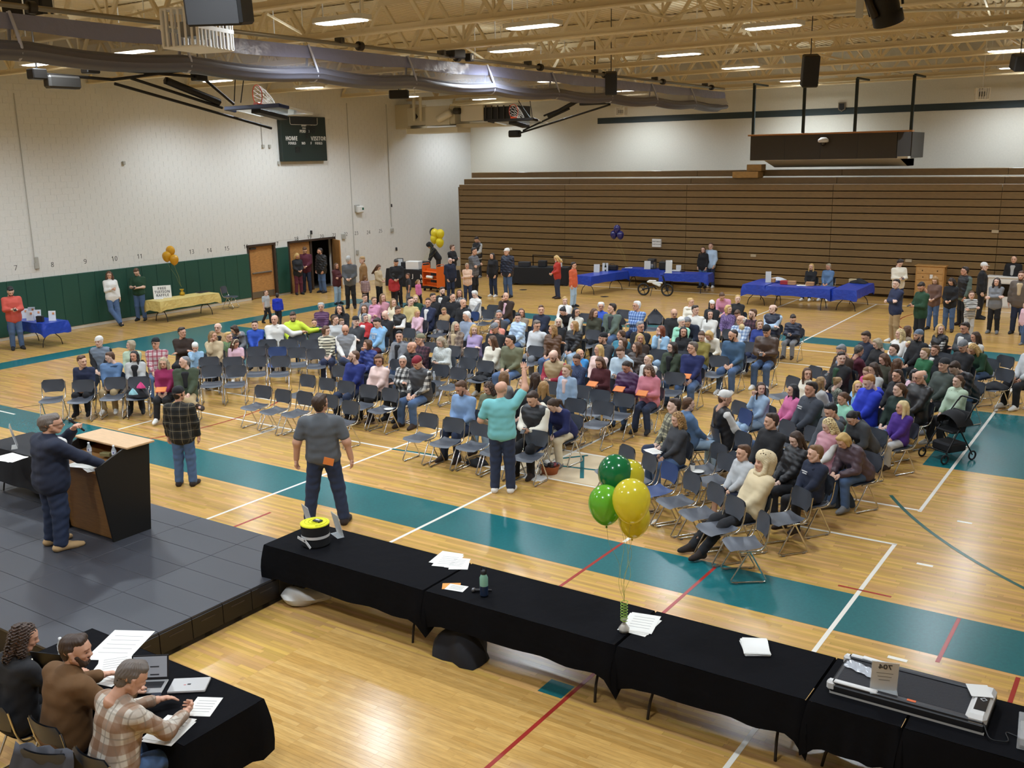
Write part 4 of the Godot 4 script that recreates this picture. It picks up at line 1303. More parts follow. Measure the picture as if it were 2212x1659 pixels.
func board(t: Node, c: Vector3, pad: String, tilt: float) -> void:
	var b := Basis(Vector3.RIGHT, tilt)
	var f := func(n2, cc, s, m): part(n2, M.new().box(cc, s, 0.01, Basis.IDENTITY).mesh(), m, t, c, b)
	f.call("glass_board", Vector3(0, 0, 0), Vector3(1.8, 0.014, 1.05), mat("a8b4b4", 0.05, 0.0, {"alpha": 0.3}))
	var white := mat("d9d8d2", 0.4)
	for s in [-1, 1]:
		f.call("board_frame", Vector3(s * 0.9, 0, 0), Vector3(0.05, 0.04, 1.08), white)
		f.call("board_frame", Vector3(0, 0, s * 0.53), Vector3(1.8, 0.04, 0.05), white)
		f.call("target_line", Vector3(s * 0.28, 0.012, 0.2), Vector3(0.04, 0.004, 0.44), white)
		f.call("target_line", Vector3(0, 0.012, 0.2 + s * 0.22), Vector3(0.6, 0.004, 0.04), white)
		f.call("bottom_pad", Vector3(s * 0.91, -0.01, 0.42), Vector3(0.09, 0.08, 0.3), mat(pad, 0.5))
	f.call("bottom_pad", Vector3(0, -0.01, 0.55), Vector3(1.9, 0.09, 0.09), mat(pad, 0.5))
	f.call("bracket", Vector3(0, 0.06, 0.36), Vector3(0.16, 0.12, 0.2), mat("d9502a", 0.4))
	f.call("support_bar", Vector3(0, -0.08, 0), Vector3(0.3, 0.1, 0.9), mat("17130f", 0.5))
	hoop(t, c + Vector3(0, 0.36, 0.36), Vector3(0.25, 0.05, -0.97).normalized())

func build_hung() -> void:
	var black := mat("131211", 0.6)
	# scoreboard on the block wall
	var s := thing("scoreboard", "dark green scoreboard reading HOME and VISITOR high on the block wall", "scoreboard", Vector3(WALLX + 0.02, 6.19, -29.64), PI / 2)
	part("case", M.new().box(Vector3(0, 0, 0.1), Vector3(2.5, 1.76, 0.2), 0.02).mesh(), mat("17251f", 0.5), s)
	var white := mat("e3e1da", 0.6)
	for q in [["HOME", -0.72, 0.02, 0.16], ["VISITOR", 0.78, 0.02, 0.16], ["FOULS", -0.7, -0.17, 0.1], ["FOULS", 0.78, -0.17, 0.1], ["PERIOD", 0.02, 0.3, 0.11], ["BONUS", 0.0, 0.52, 0.06], ["POSS", 0.0, 0.42, 0.06], ["NO", -0.08, -0.17, 0.1], ["F", 0.35, -0.17, 0.1], ["FAIR-PLAY", 0.5, 0.56, 0.045]]:
		letters(q[0], q[3], white, s, Vector3(q[1], q[2], 0.203), Basis.IDENTITY)
	var seg := mat("2c2f2c", 0.5)
	for q in [[-0.72, 0.36, 3, 0.26], [0.8, 0.36, 3, 0.26], [0.02, 0.13, 1, 0.22], [-0.7, -0.42, 2, 0.2], [0.78, -0.42, 2, 0.2], [-0.08, -0.42, 2, 0.2], [0.35, -0.42, 1, 0.2]]:
		for k in q[2]:
			var d := part("digit", bm(Vector3(q[3] * 0.62, q[3] * 1.15, 0.006)), mat("0e120f", 0.4), s, Vector3(q[1] + (k - (q[2] - 1) / 2.0) * q[3] * 0.72, 0, 0.203))
			d.position.y = float([0.36, 0.13, -0.42][0 if q[3] > 0.25 else (1 if q[3] > 0.21 else 2)])
			for j in 3: part("segment", bm(Vector3(q[3] * 0.42, 0.018, 0.002)), seg, d, Vector3(0, (j - 1) * q[3] * 0.45, 0.004))
			for j in 4: part("segment", bm(Vector3(0.018, q[3] * 0.38, 0.002)), seg, d, Vector3((-1 if j % 2 else 1) * q[3] * 0.23, (-1 if j > 1 else 1) * q[3] * 0.225, 0.004))
	part("clock_window", bm(Vector3(1.5, 0.3, 0.008)), mat("0c0f0d", 0.35), s, Vector3(0.0, 0.7, 0.203))
	part("clock_frame", M.new().tube(bend([Vector3(-0.76, 0.84, 0.21), Vector3(-0.76, 0.56, 0.21), Vector3(0.76, 0.56, 0.21), Vector3(0.76, 0.84, 0.21)], 0.08), 0.008, 5).mesh(), white, s)
	# loudspeakers
	for q in [[472, 10, 6.95, 0.62, 0.42, 0.42, 0.15, "large black loudspeaker hung before the rolled curtain"], [1320, 180, 7.3, 0.34, 0.62, 0.3, 0.3, "black loudspeaker hung at the curtain's far part"], [1750, 153, 7.3, 0.4, 0.78, 0.34, 0.25, "tall black loudspeaker hung in front of the press box"], [2203, 135, 7.35, 0.35, 0.36, 0.4, 0.3, "black loudspeaker beside the last ceiling lamp"], [60, 14, 8.6, 0.9, 0.45, 0.5, 0.0, "black loudspeaker above the rolled curtain"], [862, 204, 7.6, 0.7, 0.3, 0.3, 0.0, "black loudspeaker under the trusses near the block wall"]]:
		var t := thing("loudspeaker", q[7], "loudspeaker", at_y(q[0], q[1], q[2]), 0.5)
		var b := Basis(Vector3.RIGHT, q[6])
		part("cabinet", M.new().box(Vector3.ZERO, Vector3(q[3], q[4], q[5]), 0.03).mesh(), black, t, Vector3.ZERO, b)
		part("grille", bm(Vector3(q[3] * 0.9, q[4] * 0.9, 0.01)), mat("1f1d1c", 0.8), t, b * Vector3(0, 0, q[5] / 2 + 0.004), b)
		part("hanger", M.new().tube(pts([Vector3(0, q[4] / 2 - 0.02, 0), Vector3(0, 9.3 - q[2], 0)]), 0.012, 5).mesh(), black, t)
	# spotlight can near the roof
	var sp := thing("stage_spotlight", "black can spotlight clamped under the roof", "spotlight", at_y(1915, 22, 7.4), 0.6)
	var bb := Basis(Vector3.BACK, 0.35) * Basis(Vector3.RIGHT, 0.25)
	part("can", M.new().lathe(PackedVector2Array([Vector2(0, 0.42), Vector2(0.16, 0.4), Vector2(0.2, 0.3), Vector2(0.2, -0.02), Vector2(0.23, -0.03), Vector2(0.23, -0.2), Vector2(0.19, -0.2), Vector2(0.17, -0.05), Vector2(0, -0.03)]), 20).mesh(), mat("1e1b17", 0.45, 0.4), sp, Vector3.ZERO, bb)
	part("yoke", M.new().tube(bend([Vector3(-0.26, 0.0, 0), Vector3(-0.3, 0.5, 0), Vector3(0.3, 0.5, 0), Vector3(0.26, 0, 0)], 0.1), 0.02, 6).mesh(), black, sp, Vector3.ZERO, bb)
	part("barrel", M.new().tube(pts([Vector3(-0.42, 0.45, 0), Vector3(-0.2, -0.12, 0.1)]), 0.06, 10).mesh(), mat("3b342b", 0.4, 0.5), sp)
	part("tag_plate", M.new().box(Vector3(-0.45, 0.02, 0.1), Vector3(0.12, 0.28, 0.01), 0.03).mesh(), mat("cfcbc2", 0.5), sp)
	# white slotted guards around equipment
	cage(at_y(427, 66, 7.15), 0.62, "large white slotted guard box hung before the rolled curtain")
	cage(at_y(2122, 203, 7.0), 0.42, "white slotted guard box hung over the dark wall stripe")
	cage(at_y(1342, 241, 7.0), 0.38, "small white slotted guard box beside the folded goal")
	# air handler in the corner
	var ah := thing("air_handler", "beige air handler and duct hung in the corner of the walls", "air handler", Vector3(0, 0, 0))
	var duct := mat("c6bb9f", 0.5)
	var z := -35.6
	var p := func(u, v): return at_z(u, v, z)
	var bx := func(n2, u0, v0, u1, v1, d, m, off):
		var a: Vector3 = p.call(u0, v1)
		var b2: Vector3 = p.call(u1, v0)
		part(n2, M.new().box(Vector3((a.x + b2.x) / 2, (a.y + b2.y) / 2, z - d / 2 + off), Vector3(b2.x - a.x, absf(b2.y - a.y), d), 0.02).mesh(), m, ah)
	bx.call("intake_plenum", 838, 225, 885, 280, 1.2, duct, 0.0)
	bx.call("filter_box", 884, 228, 985, 272, 1.1, mat("cfc6ad", 0.5), 0.12)
	bx.call("drain_pan", 885, 274, 995, 290, 1.0, mat("d6cdb4", 0.45), 0.25)
	bx.call("fan_box", 925, 228, 975, 272, 1.0, mat("d6ceb8", 0.45), 0.2)
	bx.call("duct", 998, 226, 1046, 262, 0.9, mat("d4ccb8", 0.45), 0.1)
	bx.call("outlet_box", 1046, 228, 1122, 262, 0.9, black, 0.05)
	bx.call("duct_bottom", 985, 262, 1122, 276, 0.9, duct, 0.0)
	for k in 5:
		var a: Vector3 = p.call(1052 + k * 13, 258)
		part("louvre", bm(Vector3(0.05, 0.55, 0.03)), mat("2c2925", 0.5), ah, Vector3(a.x, a.y + 0.3, z + 0.08))
	part("belt_guard", M.new().tube(pts([p.call(958, 258) + Vector3(0, 0, 0.35), p.call(985, 243) + Vector3(0, 0, 0.35)]), 0.16, 14).mesh(), mat("d9d2bf", 0.45), ah)
	part("motor", M.new().tube(pts([p.call(988, 240) + Vector3(0, 0, 0.2), p.call(999, 240) + Vector3(0, 0, 0.2)]), 0.14, 12).mesh(), mat("3a352d", 0.5), ah)
	part("warning_label", M.new().box(p.call(902, 252) + Vector3(0, 0, 0.14), Vector3(0.2, 0.2, 0.01), 0.0, Basis(Vector3.BACK, 0.7)).mesh(), mat("26272c", 0.6), ah)
	for u in [904, 918]: part("vent_pipe", M.new().tube(bend([p.call(u, 262) + Vector3(0, 0, 0.3), Vector3(p.call(u, 240).x, 7.95, z + 0.3)], 0.1), 0.07, 8).mesh(), mat("d6cdb4", 0.45), ah)
	for u in [850, 1110]: part("hanger", bm(Vector3(0.03, 1.2, 0.03)), duct, ah, Vector3(p.call(u, 240).x, 7.6, z - 0.4))
	# wall fittings
	for q in [[3, 200, 75, 560, "grey conduit down the block wall beside wall number seven"], [737, 222, 771, 640, "grey conduit down the block wall beside wall number twenty-three"], [826, 225, 846, 490, "grey conduit down the block wall to a round box"], [561, 265, 567, 316, "short conduit beside the scoreboard"]]:
		var a := at_x(q[0], q[1], WALLX + 0.02)
		var b3 := at_x(q[2], q[3], WALLX + 0.02)
		single("conduit", M.new().tube(pts([Vector3(a.x, minf(a.y, 8.0), b3.z), b3]), 0.016, 6).mesh(), mat("b9b6ad", 0.6), q[4], "conduit")
	for q in [[77, 562, 0.12, 0.2], [78, 574, 0.14, 0.2], [567, 316, 0.12, 0.12], [581, 316, 0.1, 0.12], [601, 352, 0.1, 0.14], [770, 450, 0.28, 0.3], [771, 545, 0.12, 0.2], [846, 497, 0.16, 0.16], [671, 502, 0.07, 0.16], [741, 511, 0.2, 0.22], [855, 538, 0.07, 0.16], [844, 444, 0.06, 0.14], [266, 352, 0.1, 0.12]]:
		var o := single("wall_box", M.new().box(Vector3(0.04, 0, 0), Vector3(0.08, q[3], q[2]), 0.012).mesh(), mat("a9a69c" if q[2] > 0.075 else "2b2a28", 0.5), "small electrical box fixed to the white block wall", "wall box", at_x(q[0], q[1], WALLX + 0.0), 0.0, "boxes on the block wall")
	var sp2 := thing("wall_sign_arm", "white wall unit with green mark above wall number twenty-three", "wall unit", at_x(773, 452, WALLX))
	part("unit", M.new().box(Vector3(0.12, 0, 0), Vector3(0.22, 0.3, 0.34), 0.04).mesh(), mat("d9d7d0", 0.5), sp2)
	part("mark", bm(Vector3(0.01, 0.1, 0.1)), mat("1d5a44", 0.5), sp2, Vector3(0.235, 0.02, -0.08))
	var em := thing("speaker_plate", "dark shield shaped speaker plate on the cream wall stripe", "speaker plate", at_z(1819, 231, BACKZ + 0.03))
	part("shield", M.new().prism(PackedVector2Array([Vector2(-0.14, -0.1), Vector2(0, -0.19), Vector2(0.14, -0.1), Vector2(0.14, 0.17), Vector2(-0.14, 0.17)]), 0, 0.05).mesh(), mat("6a5c46", 0.5), em)
	part("shield_face", M.new().prism(PackedVector2Array([Vector2(-0.1, -0.08), Vector2(0, -0.14), Vector2(0.1, -0.08), Vector2(0.1, 0.13), Vector2(-0.1, 0.13)]), 0.05, 0.06).mesh(), black, em)

func cage(at: Vector3, w: float, label: String) -> void:
	var t := thing("equipment_guard", label, "guard box", at, 0.25)
	var white := mat("e2dfd8", 0.45)
	var h := w * 0.82
	var d := w * 1.35
	part("projector", bm(Vector3(w * 0.5, h * 0.4, d * 0.55), 0.02), mat("8a8883", 0.5), t)
	for y in [-1, 1]: part("plate", M.new().box(Vector3(0, y * h / 2, 0), Vector3(w, 0.03, d), 0.012).mesh(), white, t)
	for x in [-1, 1]:
		for z in [-1, 1]: part("corner_post", M.new().box(Vector3(x * (w / 2 - 0.02), 0, z * (d / 2 - 0.02)), Vector3(0.045, h, 0.045), 0.012).mesh(), white, t)
	for k in 5:
		for z in [-1, 1]: part("slat", M.new().box(Vector3(lerpf(-w / 2, w / 2, (k + 1) / 6.0), 0, z * d / 2), Vector3(w * 0.06, h, 0.02), 0.006).mesh(), white, t)
	for k in 9:
		for x in [-1, 1]: part("slat", M.new().box(Vector3(x * w / 2, 0, lerpf(-d / 2, d / 2, (k + 1) / 10.0)), Vector3(0.02, h, d * 0.045), 0.006).mesh(), white, t)
	for x in [-1, 1]: part("mid_rail", M.new().box(Vector3(x * w / 2, 0, 0), Vector3(0.022, h * 0.12, d), 0.006).mesh(), white, t)
	part("hanger", M.new().tube(pts([Vector3(0, h / 2 - 0.01, 0), Vector3(0, 9.3 - at.y, 0)]), 0.02, 5).mesh(), white, t)

# ================================================================ tables along the far walls
func build_far() -> void:
	var blue := mat("1e3fa8", 0.4, 0.0, {"coat": 0.2, "bump": "cloth", "scale": 1.5, "bump_scale": 0.4})
	var q := [
		[Vector3(-28.7, 0, -16.62), 1.86, 0.8, 0.0, "the table by the green pads with leaflet stands", blue],
		[Vector3(-29.0, 0, -22.2), 2.5, 0.8, PI / 2, "the raffle table against the green pads", mat("d9c278", 0.45, 0.0, {"bump": "cloth", "scale": 1.5})],
		[Vector3(-19.1, 0, -34.65), 2.4, 0.8, PI / 2 - 0.16, "the display table behind the balance bike's rear wheel", blue],
		[Vector3(-18.2, 0, -36.85), 1.9, 0.8, 0.0, "the display table against the bleachers", blue],
		[Vector3(-16.1, 0, -36.1), 1.9, 0.8, 0.12, "the display table behind the balance bike's front wheel", blue],
		[Vector3(-12.45, 0, -34.6), 1.9, 0.8, PI / 2, "the end table with folded papers and a stand", blue],
		[Vector3(-10.87, 0, -34.0), 2.2, 0.8, 0.0, "the long table with small brown boxes", blue],
		[Vector3(-9.3, 0, -34.8), 2.2, 0.8, PI / 2, "the end table with black bags", blue]]
	var k := 0
	for a in q:
		folding_table(a[0], a[1] - 0.08, 0.76, a[3], "folding table under coloured cloth, " + a[4])
		tablecloth(a[0], a[1], a[2], Vector2(0.3, 0.34), a[3], a[5], ("yellow cloth over " if k == 1 else "blue cloth over ") + a[4], "tablecloth", 0.748, 50 + k, "coloured tablecloths")
		k += 1
	var ty := 0.752
	# a thing put down on one of these tables lies inside the table's edge
	var rest := func(p: Vector3) -> Vector3:
		var best := p
		var gap := 1e9
		for a in q:
			var b := Basis(Vector3.UP, a[3])
			var l: Vector3 = b.inverse() * (p - a[0])
			var m: Vector3 = a[0] + b * Vector3(clampf(l.x, -a[1] / 2 + 0.15, a[1] / 2 - 0.15), p.y, clampf(l.z, -a[2] / 2 + 0.12, a[2] / 2 - 0.12))
			if (m - p).length() < gap:
				gap = (m - p).length()
				best = m
		return best
	q.append([Vector3(-26.7, 0, -32.7), 3.2, 0.8, 0.0])
	var A := func(a, b): return rest.call(at_y(a / 3.95, 480 + b / 3.95, ty))
	var C := func(a, b): return rest.call(at_y(1000 + a / 3.95, 480 + b / 3.95, ty))
	var D := func(a, b): return rest.call(at_y(1500 + a / 3.1067, 480 + b / 3.1067, ty))
	# leaflet stands by the green pads
	for p in [[215, 820], [250, 800], [290, 790], [325, 830], [260, 840], [450, 840]]:
		leaflet(A.call(p[0], p[1]), 0.7, "white leaflet stand on the blue table by the green pads", "leaflet stands by the green pads")
	var bb := single("black_box", M.new().box(Vector3(0, 0.09, 0), Vector3(0.2, 0.18, 0.12), 0.01).mesh(), mat("15151a", 0.5), "small black box at the edge of the blue table by the pads", "box", A.call(345, 850), 0.6)
	# raffle table
	var sg := thing("raffle_sign", "white FREE TUITION RAFFLE sign propped on the yellow table", "sign", A.call(1360, 645), 1.0)
	var tb := Basis(Vector3.RIGHT, -0.25)
	part("board", M.new().box(Vector3(0, 0.22, 0), Vector3(0.6, 0.44, 0.02), 0.004).mesh(), mat("e6e3dc", 0.6), sg, Vector3.ZERO, tb)
	var lines := ["FREE", "TUITION", "RAFFLE"]
	for j in 3: letters(lines[j], 0.09, mat("4a4a4c", 0.7), sg, tb * Vector3(0, 0.34 - j * 0.12, 0.012), tb)
	var wt: Vector3 = A.call(1520, 620)
	var w := thing("balloon_weight", "gold foil balloon weight on the yellow raffle table", "weight", wt)
	part("foil", M.new().lathe(PackedVector2Array([Vector2(0, 0), Vector2(0.09, 0.01), Vector2(0.1, 0.08), Vector2(0.04, 0.15), Vector2(0.08, 0.22)]), 10).mesh(), mat("c9a233", 0.3, 0.6), w)
	for b in [[368, 541, "top"], [360, 553, "wall side"], [376, 560, "lower"]]:
		balloon(at_x(b[0], b[1], wt.x - 0.1 + (0.2 if b[2] == "lower" else 0.0)), 0.165, "d6a626", "gold balloon in the bunch tied over the yellow raffle table", "gold balloons", wt + Vector3(0, 0.3, 0))
	single("black_tray", M.new().box(Vector3(0, 0.01, 0), Vector3(0.5, 0.02, 0.3), 0.006).mesh(), mat("18181a", 0.5), "black tray on the yellow raffle table", "tray", A.call(1700, 590), PI / 2)
	paper(A.call(1270, 645), 0.3, 0.22, 0.9, "paper beside the raffle sign", 1)
	paper(A.call(1640, 595), 0.3, 0.22, 0.9, "clear sheet on the raffle table past the balloons", 1, "cfd6c8")
	chair(-29.25, -24.5, PI / 2 + 0.4, "dark folding chair alone by the green pads", "chairs along the walls")
	# display tables by the bleachers
	for p in [[1100, 425, 0.24, 0.33, "white display card standing beside a dark bottle"], [1185, 415, 0.24, 0.33, "white display card standing beside black cases"], [1555, 405, 0.26, 0.34, "white display card beside the coffee machine"], [1690, 455, 0.26, 0.5, "tall white display card before the black case"], [1870, 410, 0.2, 0.26, "tilted white screen at the end of the display table"]]:
		sign_holder(C.call(p[0], p[1]), 0.35, p[2], p[3], p[4], "", "display cards")
	for p in [[1235, 405, 0.45, 0.2, 0.3, "black equipment case on the display table"], [1755, 405, 0.36, 0.32, 0.3, "black cooler case beside the tall display card"]]:
		var t := thing("equipment_case", p[5], "case", C.call(p[0], p[1]), 0.2)
		part("body", M.new().box(Vector3(0, p[3] / 2, 0), Vector3(p[2], p[3], p[4]), 0.03).mesh(), mat("17171a", 0.5), t)
		part("handle", M.new().tube(bend([Vector3(-0.08, p[3], 0), Vector3(-0.08, p[3] + 0.06, 0), Vector3(0.08, p[3] + 0.06, 0), Vector3(0.08, p[3], 0)], 0.03), 0.01, 6).mesh(), mat("2a2a2d", 0.5), t)
	var bt := thing("wine_bottle", "dark bottle between two white display cards", "bottle", C.call(1132, 410))
	part("glass", M.new().lathe(PackedVector2Array([Vector2(0, 0), Vector2(0.038, 0), Vector2(0.038, 0.19), Vector2(0.014, 0.25), Vector2(0.014, 0.32), Vector2(0, 0.32)]), 12).mesh(), mat("1a2418", 0.15), bt)
	part("label_band", M.new().lathe(PackedVector2Array([Vector2(0.039, 0.06), Vector2(0.039, 0.15)]), 12).mesh(), mat("d9d4c4", 0.6), bt)
	var cm := thing("coffee_machine", "steel coffee machine on the display table", "coffee machine", C.call(1615, 395), 0.2)
	part("body", M.new().box(Vector3(0, 0.2, -0.08), Vector3(0.3, 0.4, 0.2), 0.02).mesh(), mat("8f8f90", 0.3, 0.8), cm)
	part("head", M.new().box(Vector3(0, 0.34, 0.04), Vector3(0.3, 0.12, 0.3), 0.02).mesh(), mat("2a2a2c", 0.4), cm)
	part("carafe", M.new().lathe(PackedVector2Array([Vector2(0, 0.02), Vector2(0.07, 0.02), Vector2(0.075, 0.14), Vector2(0.05, 0.2)]), 14).mesh(), mat("b9bdbf", 0.15, 0.4), cm, Vector3(0, 0, 0.08))
	part("tray", M.new().box(Vector3(0, 0.012, 0.04), Vector3(0.3, 0.024, 0.3), 0.008).mesh(), mat("2a2a2c", 0.4), cm)
	single("router", M.new().box(Vector3(0, 0.03, 0), Vector3(0.36, 0.06, 0.2), 0.02).mesh(), mat("dcdad6", 0.4), "white flat box at the end of the display table", "box", C.call(1835, 415), 0.2)
	single("round_tin", M.new().lathe(PackedVector2Array([Vector2(0, 0), Vector2(0.1, 0), Vector2(0.1, 0.05), Vector2(0, 0.05)]), 16).mesh(), mat("4a3a30", 0.5), "dark round tin on the display table corner", "tin", C.call(1912, 408))
	paper(C.call(1730, 440), 0.3, 0.22, 0.3, "white sheet before the black cooler case", 1)
	paper(C.call(1350, 385), 0.3, 0.22, 0.3, "white card lying behind the black equipment case", 1)
	# dark blue balloons tied above the display tables
	var kn: Vector3 = C.call(1330, 392)
	for b in [[1333, 494], [1326, 506], [1340, 507]]:
		balloon(at_z(b[0], b[1], -36.2), 0.16, "1b1b5e", "dark blue balloon floating before the brown bleachers", "dark blue balloons", kn + Vector3(0, 0.1, 0))
	# bike
	bike(at_y(1390, 638, 0.0), at_y(1441, 640, 0.0))
	# blue table with boxes
	for p in [[580, 405, "b98a5a", "small brown box beside the red box"], [628, 408, "b03030", "small red box between brown boxes"], [680, 410, "b98a5a", "small brown box beside the white papers"], [800, 417, "b98a5a", "small brown box at the seam of the blue cloths"], [1070, 398, "c9b48a", "cream box beside the black bag on the end table"]]:
		var t := thing("gift_box", p[3], "box", D.call(p[0], p[1]), 0.1)
		part("carton", M.new().box(Vector3(0, 0.06, 0), Vector3(0.26, 0.12, 0.2), 0.008).mesh(), mat(p[2], 0.6), t)
		part("lid", M.new().box(Vector3(0, 0.115, 0), Vector3(0.27, 0.025, 0.21), 0.006).mesh(), mat(p[2], 0.55), t)
	paper(D.call(740, 422), 0.4, 0.28, 0.2, "white papers on the long blue table", 2)
	sign_holder(D.call(495, 405), 0.35, 0.2, 0.4, "white price stand at the end of the blue tables")
	coat_heap(D.call(560, 385), 0.3, 0.1, "d4d6dc", "white plastic wrap on the end table", "wrap", "plastic_wrap")
	coat_heap(D.call(1150, 388), 0.34, 0.16, "1a1a1e", "black bag on the end table of the blue row", "bag", "bag_heap")
	# dresser and white cabinet
	var dp := at_y(2032, 642, 0.0)
	var dr := thing("dresser", "tall pine dresser with a price tag before the bleachers", "dresser", Vector3(-7.3, 0, -37.3), 0.0)
	var pine := mat("b98a4e", 0.45, 0.0, {"tex": "grain:b98a4e:0.12", "scale": 1.0})
	part("body", M.new().box(Vector3(0, 0.64, 0), Vector3(0.95, 1.28, 0.45), 0.01).mesh(), pine, dr)
	part("top_board", M.new().box(Vector3(0, 1.3, 0), Vector3(1.04, 0.04, 0.5), 0.01).mesh(), pine, dr)
	for r in 5:
		for c2 in (2 if r == 1 else 1):
			var dw := part("drawer", M.new().box(Vector3.ZERO, Vector3(0.86 if r != 1 else 0.42, 0.2, 0.02), 0.006).mesh(), mat("c0935a", 0.45, 0.0, {"tex": "grain:c0935a:0.12"}), dr, Vector3(0 if r != 1 else (c2 - 0.5) * 0.44, 1.14 - r * 0.23, 0.23))
			for s in ([0] if r == 1 else [-1, 1]): part("knob", M.new().lathe(PackedVector2Array([Vector2(0, -0.01), Vector2(0.022, 0.0), Vector2(0, 0.02)]), 10, Vector3.ZERO, Basis(Vector3.RIGHT, PI / 2)).mesh(), mat("3a2c20", 0.4), dw, Vector3(s * 0.25, 0, 0.02))
	part("price_tag", bm(Vector3(0.1, 0.14, 0.006)), mat("e4e2dc", 0.7), dr, Vector3(0.06, 0.94, 0.26))
	var wc := thing("white_cabinet", "white fireplace cabinet standing before the bleachers", "cabinet", Vector3(-4.75, 0, -37.2), 0.0)
	var wm := mat("dedbd5", 0.5)
	part("body", M.new().box(Vector3(0, 0.5, 0), Vector3(1.3, 1.0, 0.4), 0.01).mesh(), wm, wc)
	part("top_board", M.new().box(Vector3(0, 1.03, 0), Vector3(1.42, 0.06, 0.46), 0.01).mesh(), wm, wc)
	part("drawer", M.new().box(Vector3(-0.1, 0.9, 0.205), Vector3(0.8, 0.13, 0.02), 0.005).mesh(), mat("e6e4de", 0.5), wc)
	part("fire_box", M.new().box(Vector3(-0.1, 0.6, 0.2), Vector3(0.72, 0.42, 0.03), 0.005).mesh(), mat("1a1512", 0.15), wc)
	part("door", M.new().box(Vector3(-0.1, 0.2, 0.205), Vector3(0.8, 0.3, 0.02), 0.005).mesh(), mat("e6e4de", 0.5), wc)
	# school booth in the corner
	var c0 := Vector3(-26.7, 0, -32.7)
	folding_table(c0, 3.2, 0.76, 0.0, "folding table under the black lettered school cloth")
	var cl := tablecloth(c0, 3.3, 0.82, Vector2(0.7, 0.68), 0.0, mat("17171a", 0.8), "black lettered school cloth over the booth table", "tablecloth", 0.748, 77, "black tablecloths")
	letters("J", 0.16, white_ink(), cl, Vector3(-0.15, 0.5, 0.47), Basis.IDENTITY)
	letters("NVIL", 0.16, white_ink(), cl, Vector3(0.5, 0.5, 0.47), Basis.IDENTITY)
	letters("SCHO", 0.11, white_ink(), cl, Vector3(0.5, 0.3, 0.47), Basis.IDENTITY)
	var B := func(a, b): return rest.call(at_y(500 + a / 3.95, 480 + b / 3.95, ty))
	for p in [[1560, 400, 0.62, 0.34, "d9d7d2", "white carton on the booth table"], [1510, 385, 0.5, 0.24, "232326", "black printer beside the white carton"], [1700, 385, 0.4, 0.3, "2a2a2d", "dark crate at the end of the booth table"]]:
		single("carton", M.new().box(Vector3(0, p[3] / 2, 0), Vector3(p[2], p[3], 0.4), 0.015).mesh(), mat(p[4], 0.6), p[5], "box", B.call(p[0], p[1]), 0.2)
	var pf := thing("picture_frame", "small dark picture frame standing on the booth table", "frame", B.call(1590, 345) + Vector3(0, 0.0, 0), 0.3)
	part("border", M.new().box(Vector3(0, 0.2, 0), Vector3(0.3, 0.36, 0.02), 0.01).mesh(), mat("1b1b1d", 0.5), pf)
	part("picture", bm(Vector3(0.24, 0.3, 0.004)), mat("cfd4d6", 0.6), pf, Vector3(0, 0.2, 0.013))
	var yk: Vector3 = B.call(1760, 372)
	for b in [[939, 503, "e8d93a"], [951, 504, "e8d93a"], [938, 515, "e8d93a"], [950, 523, "e8d93a"], [936, 501, "1a1a1c"]]:
		balloon(at_z(b[0], b[1], -33.6 + (0.0 if b[2] != "1a1a1c" else -0.3)), 0.185, b[2], "yellow balloon in the bunch over the corner booth" if b[2] != "1a1a1c" else "black balloon behind the yellow bunch over the corner booth", "booth balloons", yk + Vector3(0, 0.2, 0))
	# second dark table in the corner
	var c1 := Vector3(-22.6, 0, -35.6)
	folding_table(c1, 2.4, 0.76, 0.3, "folding table under black cloth behind the long black coat")
	tablecloth(c1, 2.5, 0.82, Vector2(0.68, 0.66), 0.3, mat("141416", 0.85), "black cloth to the floor in the corner by the bleachers", "tablecloth", 0.748, 91, "black tablecloths")
	for p in [[-0.7, 0.5, 0.2, "2a2a2e", "dark case on the corner table"], [0.1, 0.34, 0.26, "1c1c20", "black speaker box on the corner table"], [0.8, 0.3, 0.34, "d9d7d2", "white standing card on the corner table"]]:
		single("carton", M.new().box(Vector3(0, p[2] / 2, 0), Vector3(p[1], p[2], 0.3 if p[0] < 0.5 else 0.03), 0.015).mesh(), mat(p[3], 0.6), p[4], "box", c1 + Basis(Vector3.UP, 0.3) * Vector3(p[0], ty, 0), 0.3)
	# orange book cart
	var oc := thing("book_cart", "bright orange metal book cart beside the booth table", "cart", Vector3(-25.35, 0, -31.75), -0.25)
	var om := mat("d9641e", 0.4)
	for s in [-1, 1]:
		part("side_panel", M.new().box(Vector3(s * 0.48, 0.62, 0), Vector3(0.03, 0.85, 0.42), 0.01).mesh(), om, oc)
		part("push_handle", M.new().tube(bend([Vector3(s * 0.48, 1.0, -0.18), Vector3(s * 0.48, 1.12, -0.18), Vector3(s * 0.48, 1.12, 0.18), Vector3(s * 0.48, 1.0, 0.18)], 0.06), 0.012, 6).mesh(), om, oc)
		for z in [-1, 1]: part("castor", M.new().tube(pts([Vector3(s * 0.42 - 0.015, 0.06, z * 0.16), Vector3(s * 0.42 + 0.015, 0.06, z * 0.16)]), 0.06, 12).mesh(), mat("1d1d1f", 0.6), oc)
	for y in [0.24, 0.52, 0.8]: part("shelf", M.new().box(Vector3(0, y, 0), Vector3(0.94, 0.02, 0.4), 0.004).box(Vector3(0, y + 0.06, 0), Vector3(0.94, 0.12, 0.02)).mesh(), om, oc)
	single("paper_roll", M.new().tube(pts([Vector3(-0.2, 0, 0), Vector3(0.2, 0, 0)]), 0.06, 10).mesh(), mat("e4e2dc", 0.6), "white roll on the orange cart shelf", "roll", Vector3(-25.4, 0.6, -31.58), -0.25)

func white_ink() -> Material:
	return mat("e3e1da", 0.6)

